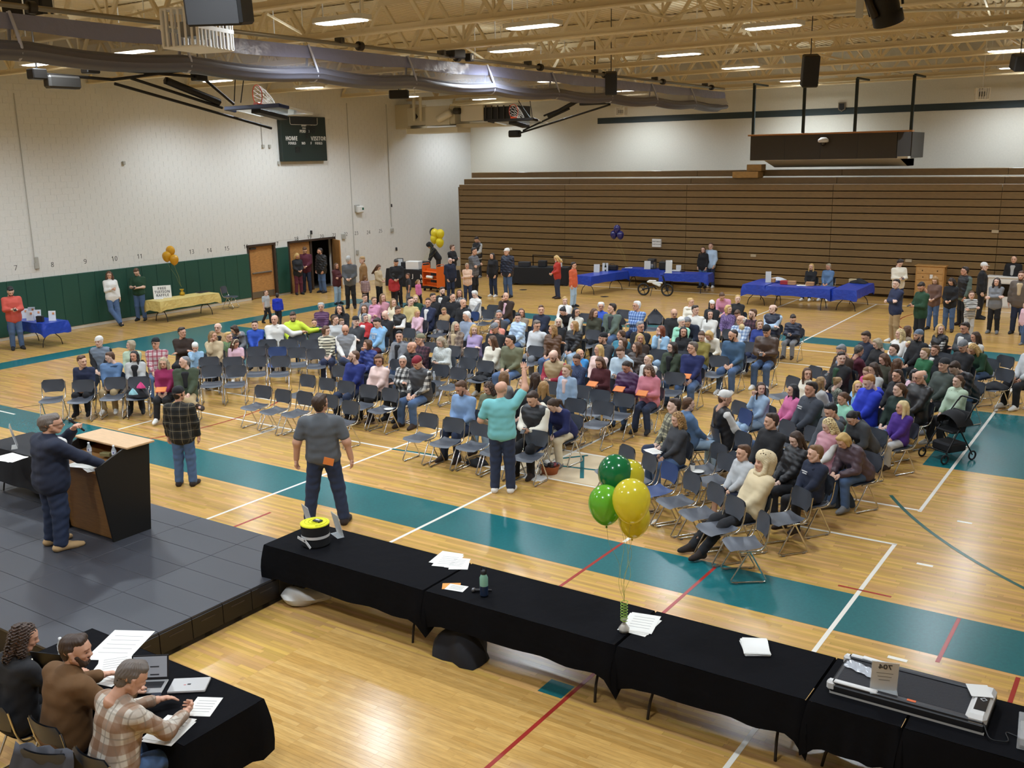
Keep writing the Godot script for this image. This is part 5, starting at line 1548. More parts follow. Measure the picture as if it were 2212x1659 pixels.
func leaflet(at: Vector3, turn: float, label: String, group: String) -> void:
	var t := thing("leaflet_stand", label, "leaflet stand", at, turn, group)
	part("card", M.new().box(Vector3(0, 0.15, 0), Vector3(0.21, 0.3, 0.006), 0.0, Basis(Vector3.RIGHT, -0.15)).mesh(), mat("d8dade", 0.6), t)
	part("picture", M.new().box(Vector3(0.04, 0.22, 0.006), Vector3(0.06, 0.06, 0.004), 0.0, Basis(Vector3.RIGHT, -0.15)).mesh(), mat("d08a5a", 0.6), t)
	part("foot", bm(Vector3(0.21, 0.006, 0.1)), mat("d8dade", 0.6), t, Vector3(0, 0.003, -0.02))

func bike(a: Vector3, b: Vector3) -> void:
	var d := b - a
	var t := thing("electric_bike", "small white electric bike with black wheels before the blue tables", "bike", (a + b) / 2, atan2(-d.z, d.x))
	var half := d.length() / 2
	half = clampf(half, 0.42, 0.5)
	var black := mat("121214", 0.55)
	var rad := 0.24
	for s in [-1, 1]:
		var ring := PackedVector3Array()
		for k in 24: ring.append(Vector3(s * half + rad * 0.88 * cos(TAU * k / 24), rad + rad * 0.88 * sin(TAU * k / 24), 0))
		var w := part("wheel", M.new().tube(ring, 0.034, 8, true).mesh(), black, t)
		for k in 5: part("spoke", M.new().tube(pts([Vector3(s * half, rad, 0), Vector3(s * half + rad * 0.8 * cos(TAU * k / 5), rad + rad * 0.8 * sin(TAU * k / 5), 0)]), 0.012, 5).mesh(), mat("3a3a3e", 0.4, 0.5), w)
		part("hub", M.new().tube(pts([Vector3(s * half, rad, -0.05), Vector3(s * half, rad, 0.05)]), 0.05, 12).mesh(), mat("3a3a3e", 0.4, 0.5), w)
	part("frame", M.new().box(Vector3(-0.02, 0.52, 0), Vector3(0.62, 0.07, 0.09), 0.025, Basis(Vector3.BACK, -0.05)).box(Vector3(0.05, 0.46, 0), Vector3(0.34, 0.12, 0.1), 0.03, Basis(Vector3.BACK, -0.35)).mesh(), mat("dfe5e3", 0.35), t)
	part("swing_arm", M.new().tube(pts([Vector3(-half, rad, 0.06), Vector3(-0.05, 0.36, 0.05)]), 0.022, 6).tube(pts([Vector3(-half, rad, -0.06), Vector3(-0.05, 0.36, -0.05)]), 0.022, 6).mesh(), black, t)
	part("fork", M.new().tube(pts([Vector3(half, rad, 0.06), Vector3(half - 0.18, 0.76, 0.06)]), 0.02, 6).tube(pts([Vector3(half, rad, -0.06), Vector3(half - 0.18, 0.76, -0.06)]), 0.02, 6).mesh(), black, t)
	part("handlebar", M.new().tube(pts([Vector3(half - 0.2, 0.82, -0.26), Vector3(half - 0.18, 0.78, 0), Vector3(half - 0.2, 0.82, 0.26)]), 0.014, 6).mesh(), black, t)
	part("crank", M.new().tube(pts([Vector3(0, 0.26, -0.1), Vector3(0, 0.34, 0.1)]), 0.03, 8).mesh(), black, t)
	part("kick_stand", M.new().tube(pts([Vector3(-0.1, 0.34, 0.04), Vector3(-0.16, 0.0, 0.14)]), 0.01, 5).mesh(), black, t)
	part("saddle", M.new().box(Vector3(-0.12, 0.575, 0), Vector3(0.3, 0.05, 0.11), 0.02).mesh(), mat("f0efec", 0.5), t)

# ================================================================ bodies: tapered capsules joined by a smooth minimum, meshed as surface nets
# a capsule is [ax,ay,az,ra, bx,by,bz,rb]
func cap(a: Vector3, ra: float, b: Vector3, rb: float) -> PackedFloat32Array:
	return PackedFloat32Array([a.x, a.y, a.z, ra, b.x, b.y, b.z, rb])

static func nets(prims: Array, cell: float, k: float, wrinkle := 0.0) -> M:
	var lo := Vector3(1e9, 1e9, 1e9)
	var hi := -lo
	for p: PackedFloat32Array in prims:
		var ra := p[3]
		var rb := p[7]
		lo = lo.min(Vector3(minf(p[0] - ra, p[4] - rb), minf(p[1] - ra, p[5] - rb), minf(p[2] - ra, p[6] - rb)))
		hi = hi.max(Vector3(maxf(p[0] + ra, p[4] + rb), maxf(p[1] + ra, p[5] + rb), maxf(p[2] + ra, p[6] + rb)))
	var pad := k * 0.3 + cell * 2.5
	lo -= Vector3(pad, pad, pad)
	hi += Vector3(pad, pad, pad)
	var nx := int((hi.x - lo.x) / cell) + 2
	var ny := int((hi.y - lo.y) / cell) + 2
	var nz := int((hi.z - lo.z) / cell) + 2
	var f := PackedFloat32Array()
	f.resize(nx * ny * nz)
	f.fill(1.0)
	var ik := 1.0 / k
	for p: PackedFloat32Array in prims:
		var ax := p[0] - lo.x
		var ay := p[1] - lo.y
		var az := p[2] - lo.z
		var ra := p[3]
		var bx := p[4] - p[0]
		var by := p[5] - p[1]
		var bz := p[6] - p[2]
		var dr := p[7] - ra
		var ll := bx * bx + by * by + bz * bz
		var il := 1.0 / ll if ll > 1e-9 else 0.0
		var rr := maxf(ra, p[7]) + k * 0.5 + cell * 1.8
		var x0 := maxi(0, int((minf(ax, ax + bx) - rr) / cell))
		var x1 := mini(nx - 1, int((maxf(ax, ax + bx) + rr) / cell) + 1)
		var y0 := maxi(0, int((minf(ay, ay + by) - rr) / cell))
		var y1 := mini(ny - 1, int((maxf(ay, ay + by) + rr) / cell) + 1)
		var z0 := maxi(0, int((minf(az, az + bz) - rr) / cell))
		var z1 := mini(nz - 1, int((maxf(az, az + bz) + rr) / cell) + 1)
		for z in range(z0, z1 + 1):
			var pz := z * cell - az
			for y in range(y0, y1 + 1):
				var py := y * cell - ay
				var at := (z * ny + y) * nx + x0
				var part_dot := py * by + pz * bz
				for x in range(x0, x1 + 1):
					var px := x * cell - ax
					var h := clampf((px * bx + part_dot) * il, 0.0, 1.0)
					var qx := px - bx * h
					var qy := py - by * h
					var qz := pz - bz * h
					var d := sqrt(qx * qx + qy * qy + qz * qz) - ra - dr * h
					var o := f[at]
					var t := k - absf(o - d)
					if t > 0.0:
						t *= ik
						f[at] = minf(o, d) - t * t * k * 0.25
					elif d < o:
						f[at] = d
					at += 1
	if wrinkle < 0.0:
		# strands that run down from the crown
		var at := 0
		for z in nz:
			for y in ny:
				for x in nx:
					var d := f[at]
					if d < 0.03 and d > -0.03:
						var py := lo.y + y * cell
						f[at] = d + wrinkle * (sin(atan2(lo.x + x * cell, lo.z + z * cell + 0.02) * 26.0 + sin(py * 70.0) * 1.6) + 0.6 * sin(py * 90.0 + (lo.x + x * cell) * 110.0))
					at += 1
	if wrinkle > 0.0:
		var fq := cell * (1.0 if cell > 0.0125 else 4.0)
		var at := 0
		for z in nz:
			for y in ny:
				for x in nx:
					var d := f[at]
					if d < 0.06 and d > -0.06:
						f[at] = d + wrinkle * (sin((x * 31.0 + y * 44.0) * fq + sin(z * 27.0 * fq) * 2.0) + sin((y * 63.0 - z * 38.0) * fq))
					at += 1
	var m := M.new()
	var ids := PackedInt32Array()
	ids.resize(nx * ny * nz)
	ids.fill(-1)
	var sx := 1
	var sy := nx
	var sz := nx * ny
	var lim := cell * 1.8
	var v := PackedVector3Array()
	var n := PackedVector3Array()
	for z in nz - 1:
		for y in ny - 1:
			var i := (z * ny + y) * nx
			for x in nx - 1:
				var c0 := f[i]
				if c0 < lim and c0 > -lim:
					var c1 := f[i + 1]
					var c2 := f[i + sy]
					var c3 := f[i + sy + 1]
					var c4 := f[i + sz]
					var c5 := f[i + sz + 1]
					var c6 := f[i + sz + sy]
					var c7 := f[i + sz + sy + 1]
					var neg := int(c0 < 0) + int(c1 < 0) + int(c2 < 0) + int(c3 < 0) + int(c4 < 0) + int(c5 < 0) + int(c6 < 0) + int(c7 < 0)
					if neg > 0 and neg < 8:
						var sxx := 0.0
						var syy := 0.0
						var szz := 0.0
						var cnt := 0
						if (c0 < 0) != (c1 < 0): sxx += c0 / (c0 - c1); cnt += 1
						if (c2 < 0) != (c3 < 0): sxx += c2 / (c2 - c3); syy += 1.0; cnt += 1
						if (c4 < 0) != (c5 < 0): sxx += c4 / (c4 - c5); szz += 1.0; cnt += 1
						if (c6 < 0) != (c7 < 0): sxx += c6 / (c6 - c7); syy += 1.0; szz += 1.0; cnt += 1
						if (c0 < 0) != (c2 < 0): syy += c0 / (c0 - c2); cnt += 1
						if (c1 < 0) != (c3 < 0): syy += c1 / (c1 - c3); sxx += 1.0; cnt += 1
						if (c4 < 0) != (c6 < 0): syy += c4 / (c4 - c6); szz += 1.0; cnt += 1
						if (c5 < 0) != (c7 < 0): syy += c5 / (c5 - c7); sxx += 1.0; szz += 1.0; cnt += 1
						if (c0 < 0) != (c4 < 0): szz += c0 / (c0 - c4); cnt += 1
						if (c1 < 0) != (c5 < 0): szz += c1 / (c1 - c5); sxx += 1.0; cnt += 1
						if (c2 < 0) != (c6 < 0): szz += c2 / (c2 - c6); syy += 1.0; cnt += 1
						if (c3 < 0) != (c7 < 0): szz += c3 / (c3 - c7); sxx += 1.0; syy += 1.0; cnt += 1
						var q := 1.0 / cnt
						ids[i] = v.size()
						v.append(Vector3(lo.x + (x + sxx * q) * cell, lo.y + (y + syy * q) * cell, lo.z + (z + szz * q) * cell))
						n.append(Vector3(c1 + c3 + c5 + c7 - c0 - c2 - c4 - c6, c2 + c3 + c6 + c7 - c0 - c1 - c4 - c5, c4 + c5 + c6 + c7 - c0 - c1 - c2 - c3).normalized())
				i += 1
	# one quad round each crossed edge
	var out := PackedInt32Array()
	for z in range(1, nz - 1):
		for y in range(1, ny - 1):
			var i := (z * ny + y) * nx + 1
			for x in range(1, nx - 1):
				var a := ids[i]
				if a >= 0:
					var neg := f[i] < 0
					if neg != (f[i + 1] < 0):
						var b := ids[i - sy]
						var c := ids[i - sy - sz]
						var d := ids[i - sz]
						if b >= 0 and c >= 0 and d >= 0:
							if not neg: out.append_array(PackedInt32Array([a, b, c, a, c, d]))
							else: out.append_array(PackedInt32Array([a, c, b, a, d, c]))
					if neg != (f[i + sy] < 0):
						var b := ids[i - sz]
						var c := ids[i - sz - 1]
						var d := ids[i - 1]
						if b >= 0 and c >= 0 and d >= 0:
							if not neg: out.append_array(PackedInt32Array([a, b, c, a, c, d]))
							else: out.append_array(PackedInt32Array([a, c, b, a, d, c]))
					if neg != (f[i + sz] < 0):
						var b := ids[i - 1]
						var c := ids[i - 1 - sy]
						var d := ids[i - sy]
						if b >= 0 and c >= 0 and d >= 0:
							if not neg: out.append_array(PackedInt32Array([a, b, c, a, c, d]))
							else: out.append_array(PackedInt32Array([a, c, b, a, d, c]))
				i += 1
	m.v = v
	m.n = n
	m.i = out
	return m

# ---------------------------------------------------------------- head, hands, hair (head space: origin between the ears, face towards +z)
func V(x: float, y: float, z: float) -> Vector3:
	return Vector3(x, y, z)

func head_shape(fine: bool) -> Array:
	var key := "head%s" % fine
	if meshes.has(key): return meshes[key]
	var p := [cap(V(0, .035, -.032), .078, V(0, .04, .022), .076), cap(V(0, 0, .028), .066, V(0, -.055, .034), .05),
		cap(V(-.018, -.088, .055), .027, V(.018, -.088, .055), .027), cap(V(-.05, -.045, .005), .03, V(-.025, -.083, .04), .027), cap(V(.05, -.045, .005), .03, V(.025, -.083, .04), .027),
		cap(V(-.034, .028, .08), .015, V(.034, .028, .08), .015), cap(V(-.036, -.024, .068), .022, V(-.03, -.03, .066), .022), cap(V(.036, -.024, .068), .022, V(.03, -.03, .066), .022),
		cap(V(0, .012, .094), .008, V(0, -.022, .108), .012), cap(V(-.012, -.026, .1), .009, V(.012, -.026, .1), .009), cap(V(-.018, -.055, .088), .009, V(.018, -.055, .088), .009),
		cap(V(-.08, .012, -.008), .013, V(-.078, -.02, -.002), .01), cap(V(.08, .012, -.008), .013, V(.078, -.02, -.002), .01),
		cap(V(0, -.06, -.022), .05, V(0, -.15, -.034), .052), cap(V(0, -.15, -.034), .052, V(0, -.19, -.04), .066)]
	var m := nets(p, 0.0055 if fine else 0.0095, 0.02 if fine else 0.024)
	var col := PackedColorArray()
	for q in m.v:
		var c := Color(1, 1, 1)
		if q.z > 0.05:
			var ex := absf(absf(q.x) - 0.032)
			if ex < 0.0165 and absf(q.y - 0.004) < 0.0085: c = Color(0.16, 0.11, 0.1) if ex < 0.008 else Color(0.75, 0.72, 0.72)
			elif ex < 0.022 and absf(q.y - 0.026) < 0.006: c = Color(0.45, 0.33, 0.27)
			elif absf(q.x) < 0.024 and absf(q.y + 0.055) < 0.009 and q.z > 0.075: c = Color(0.86, 0.5, 0.48)
			elif q.y < 0.0 and absf(q.x) > 0.022 and absf(q.x) < 0.05: c = Color(1.0, 0.93, 0.91)
		col.append(c)
	meshes[key] = [m, col]
	return meshes[key]

func hand_shape(side: int, kind: String, fine: bool) -> M:
	# wrist at the origin, fingers along -y, palm towards +z; side +1 is the left hand (thumb towards -x when the palm faces forward)
	var key := "hand%d%s%s" % [side, kind, fine]
	if meshes.has(key): return meshes[key]
	var s := float(side)
	var p := [cap(V(0, .05, 0), .026, V(0, -.01, 0), .025), cap(V(-.02, -.035, 0), .017, V(.02, -.035, 0), .017), cap(V(-.03, -.075, .002), .014, V(.03, -.075, .002), .014), cap(V(0, -.02, 0), .024, V(0, -.07, 0), .02)]
	var curl := 0.45
	if kind == "grip": curl = 1.25
	elif kind == "open": curl = 0.08
	var len := [0.062, 0.076, 0.071, 0.054]
	for k in 4:
		var x := (-0.033 + k * 0.022) * s * -1.0
		var spread := (k - 1.5) * (0.10 if kind == "open" else 0.03) * -s
		var a := V(x, -.08, .002)
		var c1 := curl * (0.6 + 0.1 * k)
		var b: Vector3 = a + V(spread * .5, -cos(c1), sin(c1)).normalized() * (len[k] * .5)
		var c2 := c1 + curl
		var c: Vector3 = b + V(spread * .5, -cos(c2), sin(c2)).normalized() * (len[k] * .5)
		p.append(cap(a, .0098, b, .0092))
		p.append(cap(b, .0092, c, .0078))
	var t0 := V(-.026 * s, -.022, .006)
	var t1 := V(-.05 * s, -.055, .018)
	var t2 := V((-.052 if kind != "open" else -.07) * s, -.085, .026)
	p.append(cap(t0, .014, t1, .0115))
	p.append(cap(t1, .0115, t2, .009))
	meshes[key] = nets(p, 0.0042 if fine else 0.0068, 0.007)
	return meshes[key]

func hair_mesh(style: String, fine := false) -> ArrayMesh:
	var key := "hair_%s%s" % [style, fine]
	if meshes.has(key): return meshes[key]
	var p := []
	var wr := 0.0014
	var cell := 0.0105
	var k := 0.03
	var crown := [cap(V(0, .055, -.036), .081, V(0, .063, .008), .076), cap(V(0, .01, -.05), .068, V(0, -.03, -.052), .056), cap(V(-.06, .03, -.012), .03, V(-.066, .0, -.014), .02), cap(V(.06, .03, -.012), .03, V(.066, .0, -.014), .02)]
	match style:
		"short": p = [cap(V(0, .062, -.036), .078, V(0, .07, .006), .072), cap(V(0, .012, -.05), .067, V(0, -.03, -.05), .054), cap(V(-.058, .035, -.012), .026, V(-.065, .0, -.012), .017), cap(V(.058, .035, -.012), .026, V(.065, .0, -.012), .017), cap(V(-.042, .098, .05), .024, V(.03, .112, .044), .028)]
		"buzz": p = [cap(V(0, .045, -.038), .079, V(0, .05, .008), .073), cap(V(0, .0, -.05), .066, V(0, -.03, -.05), .052)]
		"balding": p = [cap(V(-.05, .02, -.03), .04, V(0, .015, -.06), .06), cap(V(.05, .02, -.03), .04, V(0, .015, -.06), .06), cap(V(0, .0, -.06), .055, V(0, -.03, -.055), .05)]
		"curly": p = crown + [cap(V(-.05, .09, .0), .05, V(.05, .09, .0), .05), cap(V(-.06, .03, -.03), .045, V(.06, .03, -.03), .045)]; wr = 0.004
		"bob": p = crown + [cap(V(-.066, .05, .0), .034, V(-.078, -.075, .008), .026), cap(V(.066, .05, .0), .034, V(.078, -.075, .008), .026), cap(V(-.05, 0, -.06), .05, V(-.05, -.085, -.055), .034), cap(V(.05, 0, -.06), .05, V(.05, -.085, -.055), .034), cap(V(-.04, .1, .055), .022, V(.02, .11, .05), .024)]
		"long": p = crown + [cap(V(-.066, .05, .0), .034, V(-.086, -.1, .006), .026), cap(V(-.086, -.1, .006), .026, V(-.09, -.22, .03), .02), cap(V(.066, .05, .0), .034, V(.086, -.1, .006), .026), cap(V(.086, -.1, .006), .026, V(.09, -.22, .03), .02), cap(V(-.045, 0, -.065), .05, V(-.055, -.2, -.085), .034), cap(V(.045, 0, -.065), .05, V(.055, -.2, -.085), .034), cap(V(0, 0, -.075), .05, V(0, -.24, -.1), .034)]
		"wavy": p = crown + [cap(V(-.07, .04, .0), .04, V(-.1, -.09, .006), .036), cap(V(-.1, -.09, .006), .036, V(-.09, -.19, .03), .026), cap(V(.07, .04, .0), .04, V(.1, -.09, .006), .036), cap(V(.1, -.09, .006), .036, V(.09, -.19, .03), .026), cap(V(-.05, 0, -.065), .055, V(-.06, -.18, -.085), .044), cap(V(.05, 0, -.065), .055, V(.06, -.18, -.085), .044)]; wr = 0.0045
		"verylong": p = crown + [cap(V(-.066, .05, .0), .034, V(-.09, -.2, .02), .03), cap(V(.066, .05, .0), .034, V(.09, -.2, .02), .03), cap(V(-.09, -.2, .02), .03, V(-.09, -.38, .05), .022), cap(V(.09, -.2, .02), .03, V(.09, -.38, .05), .022), cap(V(-.05, 0, -.07), .05, V(-.06, -.42, -.1), .04), cap(V(.05, 0, -.07), .05, V(.06, -.42, -.1), .04)]
		"pony": p = crown + [cap(V(0, .04, -.11), .028, V(0, -.02, -.15), .032), cap(V(0, -.02, -.15), .032, V(0, -.16, -.14), .016)]
		"bun": p = crown + [cap(V(0, .075, -.11), .036, V(0, .085, -.115), .036)]
		"lowbun": p = crown + [cap(V(0, -.04, -.1), .034, V(0, -.05, -.105), .034)]
		"cap": p = [cap(V(0, .066, -.03), .086, V(0, .068, .012), .082), cap(V(-.062, .06, .075), .009, V(.062, .06, .075), .009), cap(V(-.05, .052, .115), .008, V(.05, .052, .115), .008), cap(V(-.032, .045, .148), .007, V(.032, .045, .148), .007)]; wr = 0.0; k = 0.02
		"capback": p = [cap(V(0, .066, -.03), .086, V(0, .068, .012), .082), cap(V(-.05, .045, -.13), .008, V(.05, .045, -.13), .008), cap(V(-.032, .035, -.165), .007, V(.032, .035, -.165), .007)]; wr = 0.0; k = 0.02
		"capfringe": p = [cap(V(0, .0, -.055), .06, V(0, -.03, -.052), .05), cap(V(-.068, .02, -.015), .02, V(-.07, -.01, -.012), .016), cap(V(.068, .02, -.015), .02, V(.07, -.01, -.012), .016)]
		"beanie": p = [cap(V(0, .062, -.034), .09, V(0, .068, .012), .085), cap(V(0, .02, -.045), .075, V(0, .01, -.045), .07), cap(V(0, .15, -.02), .02, V(0, .14, -.02), .03)]; wr = 0.001
		"hood": p = [cap(V(0, .05, -.05), .105, V(0, .07, .01), .1), cap(V(-.085, .02, .02), .03, V(-.08, -.1, .03), .035), cap(V(.085, .02, .02), .03, V(.08, -.1, .03), .035), cap(V(0, .0, -.07), .09, V(0, -.1, -.06), .085), cap(V(-.05, -.14, .06), .03, V(.05, -.14, .06), .03)]; k = 0.04
		"beard": p = [cap(V(-.055, -.03, .03), .02, V(-.03, -.085, .055), .026), cap(V(.055, -.03, .03), .02, V(.03, -.085, .055), .026), cap(V(-.02, -.095, .062), .029, V(.02, -.095, .062), .029), cap(V(-.022, -.04, .094), .008, V(.022, -.04, .094), .008)]; k = 0.015; cell = 0.0085
		"hoodback": p = [cap(V(-.1, -.2, -.05), .035, V(0, -.22, -.12), .045), cap(V(.1, -.2, -.05), .035, V(0, -.22, -.12), .045), cap(V(-.06, -.27, -.12), .045, V(.06, -.27, -.12), .045), cap(V(-.08, -.19, .05), .024, V(-.1, -.2, -.05), .034), cap(V(.08, -.19, .05), .024, V(.1, -.2, -.05), .034)]; k = 0.05; cell = 0.014
		"headphones": p = [cap(V(-.088, .0, 0), .034, V(-.096, 0, 0), .03), cap(V(.088, .0, 0), .034, V(.096, 0, 0), .03)]
	if fine: cell *= 0.6
	if wr > 0.001 and wr < 0.004 and style not in ["beanie", "hood", "hoodback", "headphones"]: wr = -0.0016
	var m := nets(p, cell, k, wr)
	if style == "headphones":
		var a := PackedVector3Array()
		for q in 13: a.append(V(-.105 * cos(PI * q / 12.0), .03 + .13 * sin(PI * q / 12.0), 0))
		m.tube(a, .01, 6)
	meshes[key] = m.mesh()
	return meshes[key]

func glasses_mesh() -> ArrayMesh:
	if meshes.has("glasses"): return meshes["glasses"]
	var m := M.new()
	for s in [-1, 1]:
		var a := PackedVector3Array()
		for q in 12: a.append(V(s * .033 + .025 * cos(TAU * q / 12), .004 + .019 * sin(TAU * q / 12), .103))
		m.tube(a, .0028, 5, true)
		m.tube(pts([V(s * .058, .008, .1), V(s * .08, .01, 0.0)]), .0025, 4)
	m.tube(pts([V(-.009, .007, .106), V(.009, .007, .106)]), .0025, 4)
	meshes["glasses"] = m.mesh()
	return meshes["glasses"]

# ---------------------------------------------------------------- poses
func elbow(s: Vector3, w: Vector3, l1: float, l2: float, hint: Vector3) -> Vector3:
	var d := w - s
	var len := minf(d.length(), (l1 + l2) * 0.998)
	var u := d.normalized()
	var a := (l1 * l1 - l2 * l2 + len * len) / (2 * len)
	var h := sqrt(maxf(0.0, l1 * l1 - a * a))
	var p := hint - u * hint.dot(u)
	return s + u * a + p.normalized() * h

# joints of a pose; the person faces +z, x > 0 is the person's left; y = 0 is the floor
func joints(pose: String, sex: String) -> Dictionary:
	var j := {}
	var f := sex == "f"
	var seated := not pose.begins_with("s_")
	var sw := 0.165 if f else 0.19
	var hw := 0.095 if f else 0.088
	var lean := 0.0
	var side := 0.0
	var base := V(0, 0.562, -0.09) if seated else V(0, 0.93, 0)
	match pose:
		"lean": lean = 0.6
		"lap2", "phone": lean = 0.1
		"write": lean = 0.28
		"write2": lean = 0.2
		"slump": lean = -0.3
		"lap": lean = -0.06
		"s_bend": lean = 0.55
		"s_wall": lean = -0.1
		"s_speak": lean = 0.06
		_: lean = -0.03 if seated else 0.0
	var rot := Basis(Vector3.RIGHT, lean)
	var T := func(p: Vector3) -> Vector3: return base + rot * p
	j.pel = base
	j.waist = T.call(V(0, 0.16, 0.005))
	j.chest = T.call(V(0, 0.36, 0.0))
	j.up = T.call(V(0, 0.46, -0.01))
	j.neck = T.call(V(0, 0.545, -0.005))
	j.headrot = rot
	j.head = T.call(V(0, 0.695, 0.025))
	for s in [1, -1]:
		j["sh%d" % s] = T.call(V(s * sw, 0.475, -0.015))
		j["hip%d" % s] = base + V(s * hw, -0.02, 0.0)
		if seated:
			j["kn%d" % s] = V(s * (0.13 if not f else 0.1), 0.50, 0.345)
			j["an%d" % s] = V(s * 0.13, 0.095, 0.33 if s > 0 else 0.38)
		else:
			j["kn%d" % s] = base + V(s * 0.1, -0.43, 0.015)
			j["an%d" % s] = base + V(s * 0.115, -0.845, -0.02)
	var hands := {1: "relax", -1: "relax"}
	var W := {}
	var hint := {1: V(0.6, -0.4, -0.6), -1: V(-0.6, -0.4, -0.6)}
	for s in [1, -1]:
		if seated: W[s] = V(s * 0.07, 0.64, 0.2)
		else: W[s] = T.call(V(s * (sw + 0.06), -0.06, 0.05))
	match pose:
		"cross", "s_cross":
			W[1] = T.call(V(-0.12, 0.22, 0.18)); W[-1] = T.call(V(0.13, 0.26, 0.17))
			hint = {1: V(1, -0.6, 0.1), -1: V(-1, -0.6, 0.1)}
		"phone": W[1] = V(0.05, 0.78, 0.24); W[-1] = V(-0.05, 0.78, 0.24); hands = {1: "grip", -1: "grip"}
		"lean": W[1] = V(0.07, 0.6, 0.42); W[-1] = V(-0.07, 0.6, 0.42)
		"chin": W[-1] = T.call(V(-0.03, 0.56, 0.17)); hands[-1] = "grip"; hint[-1] = V(-0.3, -1, 0.1)
		"arm": W[1] = T.call(V(0.66, 0.33, -0.06)); hint[1] = V(0.2, -1, 0.2)
		"write": W[1] = V(0.2, 0.80, 0.42); W[-1] = V(-0.12, 0.80, 0.44); hands = {1: "relax", -1: "grip"}
		"write2": W[1] = V(0.22, 0.80, 0.36); W[-1] = V(-0.2, 0.80, 0.36)
		"slump": W[1] = V(0.08, 0.62, 0.1); W[-1] = V(-0.08, 0.62, 0.1)
		"s_phone": W[1] = T.call(V(0.05, 0.2, 0.27)); W[-1] = T.call(V(-0.06, 0.22, 0.27)); hands = {1: "grip", -1: "grip"}
		"s_hold": W[1] = T.call(V(0.06, 0.1, 0.24)); W[-1] = T.call(V(-0.06, 0.08, 0.24)); hands = {1: "grip", -1: "grip"}
		"s_pocket": W[1] = T.call(V(0.2, -0.04, 0.1)); W[-1] = T.call(V(-0.2, -0.04, 0.1)); hint = {1: V(1, 0, -1), -1: V(-1, 0, -1)}
		"s_wall": W[-1] = T.call(V(-0.02, 0.24, 0.25)); hands[-1] = "grip"
		"s_point": W[-1] = T.call(V(-0.30, 0.93, 0.2)); hands[-1] = "open"; W[1] = T.call(V(0.2, 0.1, 0.2)); hint[-1] = V(-1, 0, 0)
		"s_wide": W[1] = T.call(V(0.32, -0.04, 0.02)); W[-1] = T.call(V(-0.32, -0.04, 0.02))
		"s_speak": W[1] = T.call(V(0.1, 0.56, 0.27)); W[-1] = T.call(V(-0.24, 0.13, 0.42)); hands = {1: "grip", -1: "relax"}; hint[1] = V(0.7, -1, 0)
		"s_bend": W[1] = T.call(V(0.1, 0.1, 0.45)); W[-1] = T.call(V(-0.1, 0.1, 0.45))
	if pose == "legx":
		j["kn-1"] = V(-0.09, 0.57, 0.36); j["an-1"] = V(0.24, 0.44, 0.44)
	elif pose == "slump":
		for s in [1, -1]: j["kn%d" % s] = V(s * 0.12, 0.45, 0.4); j["an%d" % s] = V(s * 0.13, 0.1, 0.75)
	elif pose == "s_wall":
		for s in [1, -1]: j["kn%d" % s] += V(0, 0, 0.1); j["an%d" % s] += V(0, 0, 0.24)
		j["an-1"] = j["an1"] + V(-0.02, 0.0, 0.12)
	elif pose == "s_walk":
		j["kn1"] += V(0, 0, 0.1); j["an1"] += V(0, 0, 0.14); j["an-1"] += V(0, 0.03, -0.2)
	elif pose == "s_wide":
		for s in [1, -1]: j["kn%d" % s] += V(s * 0.05, 0, 0); j["an%d" % s] += V(s * 0.09, 0, 0)
	for s in [1, -1]:
		j["wr%d" % s] = W[s]
		j["el%d" % s] = elbow(j["sh%d" % s], W[s], 0.285, 0.255, hint[s])
		var reach: Vector3 = W[s] - j["sh%d" % s]
		if reach.length() > 0.538: j["wr%d" % s] = j["sh%d" % s] + reach.normalized() * 0.538
		j["toe%d" % s] = j["an%d" % s] + V(s * 0.025, -0.05, 0.15)
	if pose == "legx": j["toe-1"] = j["an-1"] + V(0.12, -0.06, 0.1)
	j.hands = hands
	return j

# bone sets; g is how much thicker than the body
func torso(j: Dictionary, g: float, f: bool) -> Array:
	var p := []
	var ax: Vector3 = Vector3.RIGHT
	var k := 0.9 if f else 1.0
	p.append(cap(j.pel - ax * 0.075, 0.105 + g, j.pel + ax * 0.075, 0.105 + g))
	p.append(cap(j.waist - ax * 0.06 * k, 0.098 * k + g, j.waist + ax * 0.06 * k, 0.098 * k + g))
	p.append(cap(j.chest - ax * 0.085 * k, 0.103 * k + g, j.chest + ax * 0.085 * k, 0.103 * k + g))
	p.append(cap(j.up - ax * 0.13 * k, 0.068 + g, j.up + ax * 0.13 * k, 0.068 + g))
	p.append(cap(j.pel, 0.1 + g, j.waist, 0.1 * k + g))
	p.append(cap(j.waist, 0.1 * k + g, j.chest, 0.105 * k + g))
	if f: p.append(cap(j.chest + j.headrot * V(-0.065, 0.0, 0.085), 0.05 + g, j.chest + j.headrot * V(0.065, 0.0, 0.085), 0.05 + g))
	return p

func shell(j: Dictionary, g: float, f: bool) -> Array:
	var p := torso(j, g, f)
	for s in [-1, 1]:
		p.append(cap(j.up + V(s * 0.075, -0.03, -0.015), 0.082 + g * 0.6, j.pel + V(s * 0.08, 0.02, 0.0), 0.1 + g))
		p.append(cap(j.chest + j.headrot * V(s * 0.05, 0.02, 0.02), 0.1 + g * 0.5, j.pel + V(s * 0.06, 0.03, 0.02), 0.1 + g))
	return p

func arm(j: Dictionary, s: int, g: float, to: float, f: bool) -> Array:
	var k := 0.86 if f else 1.0
	var sh: Vector3 = j["sh%d" % s]
	var el: Vector3 = j["el%d" % s]
	var wr: Vector3 = j["wr%d" % s]
	if to <= 0.5: return [cap(sh, 0.062 * k + g, sh.lerp(el, to * 2.0), 0.054 * k + g)]
	return [cap(sh, 0.06 * k + g, el, 0.046 * k + g), cap(el, 0.045 * k + g, el.lerp(wr, (to - 0.5) * 2.0), 0.034 * k + g)]

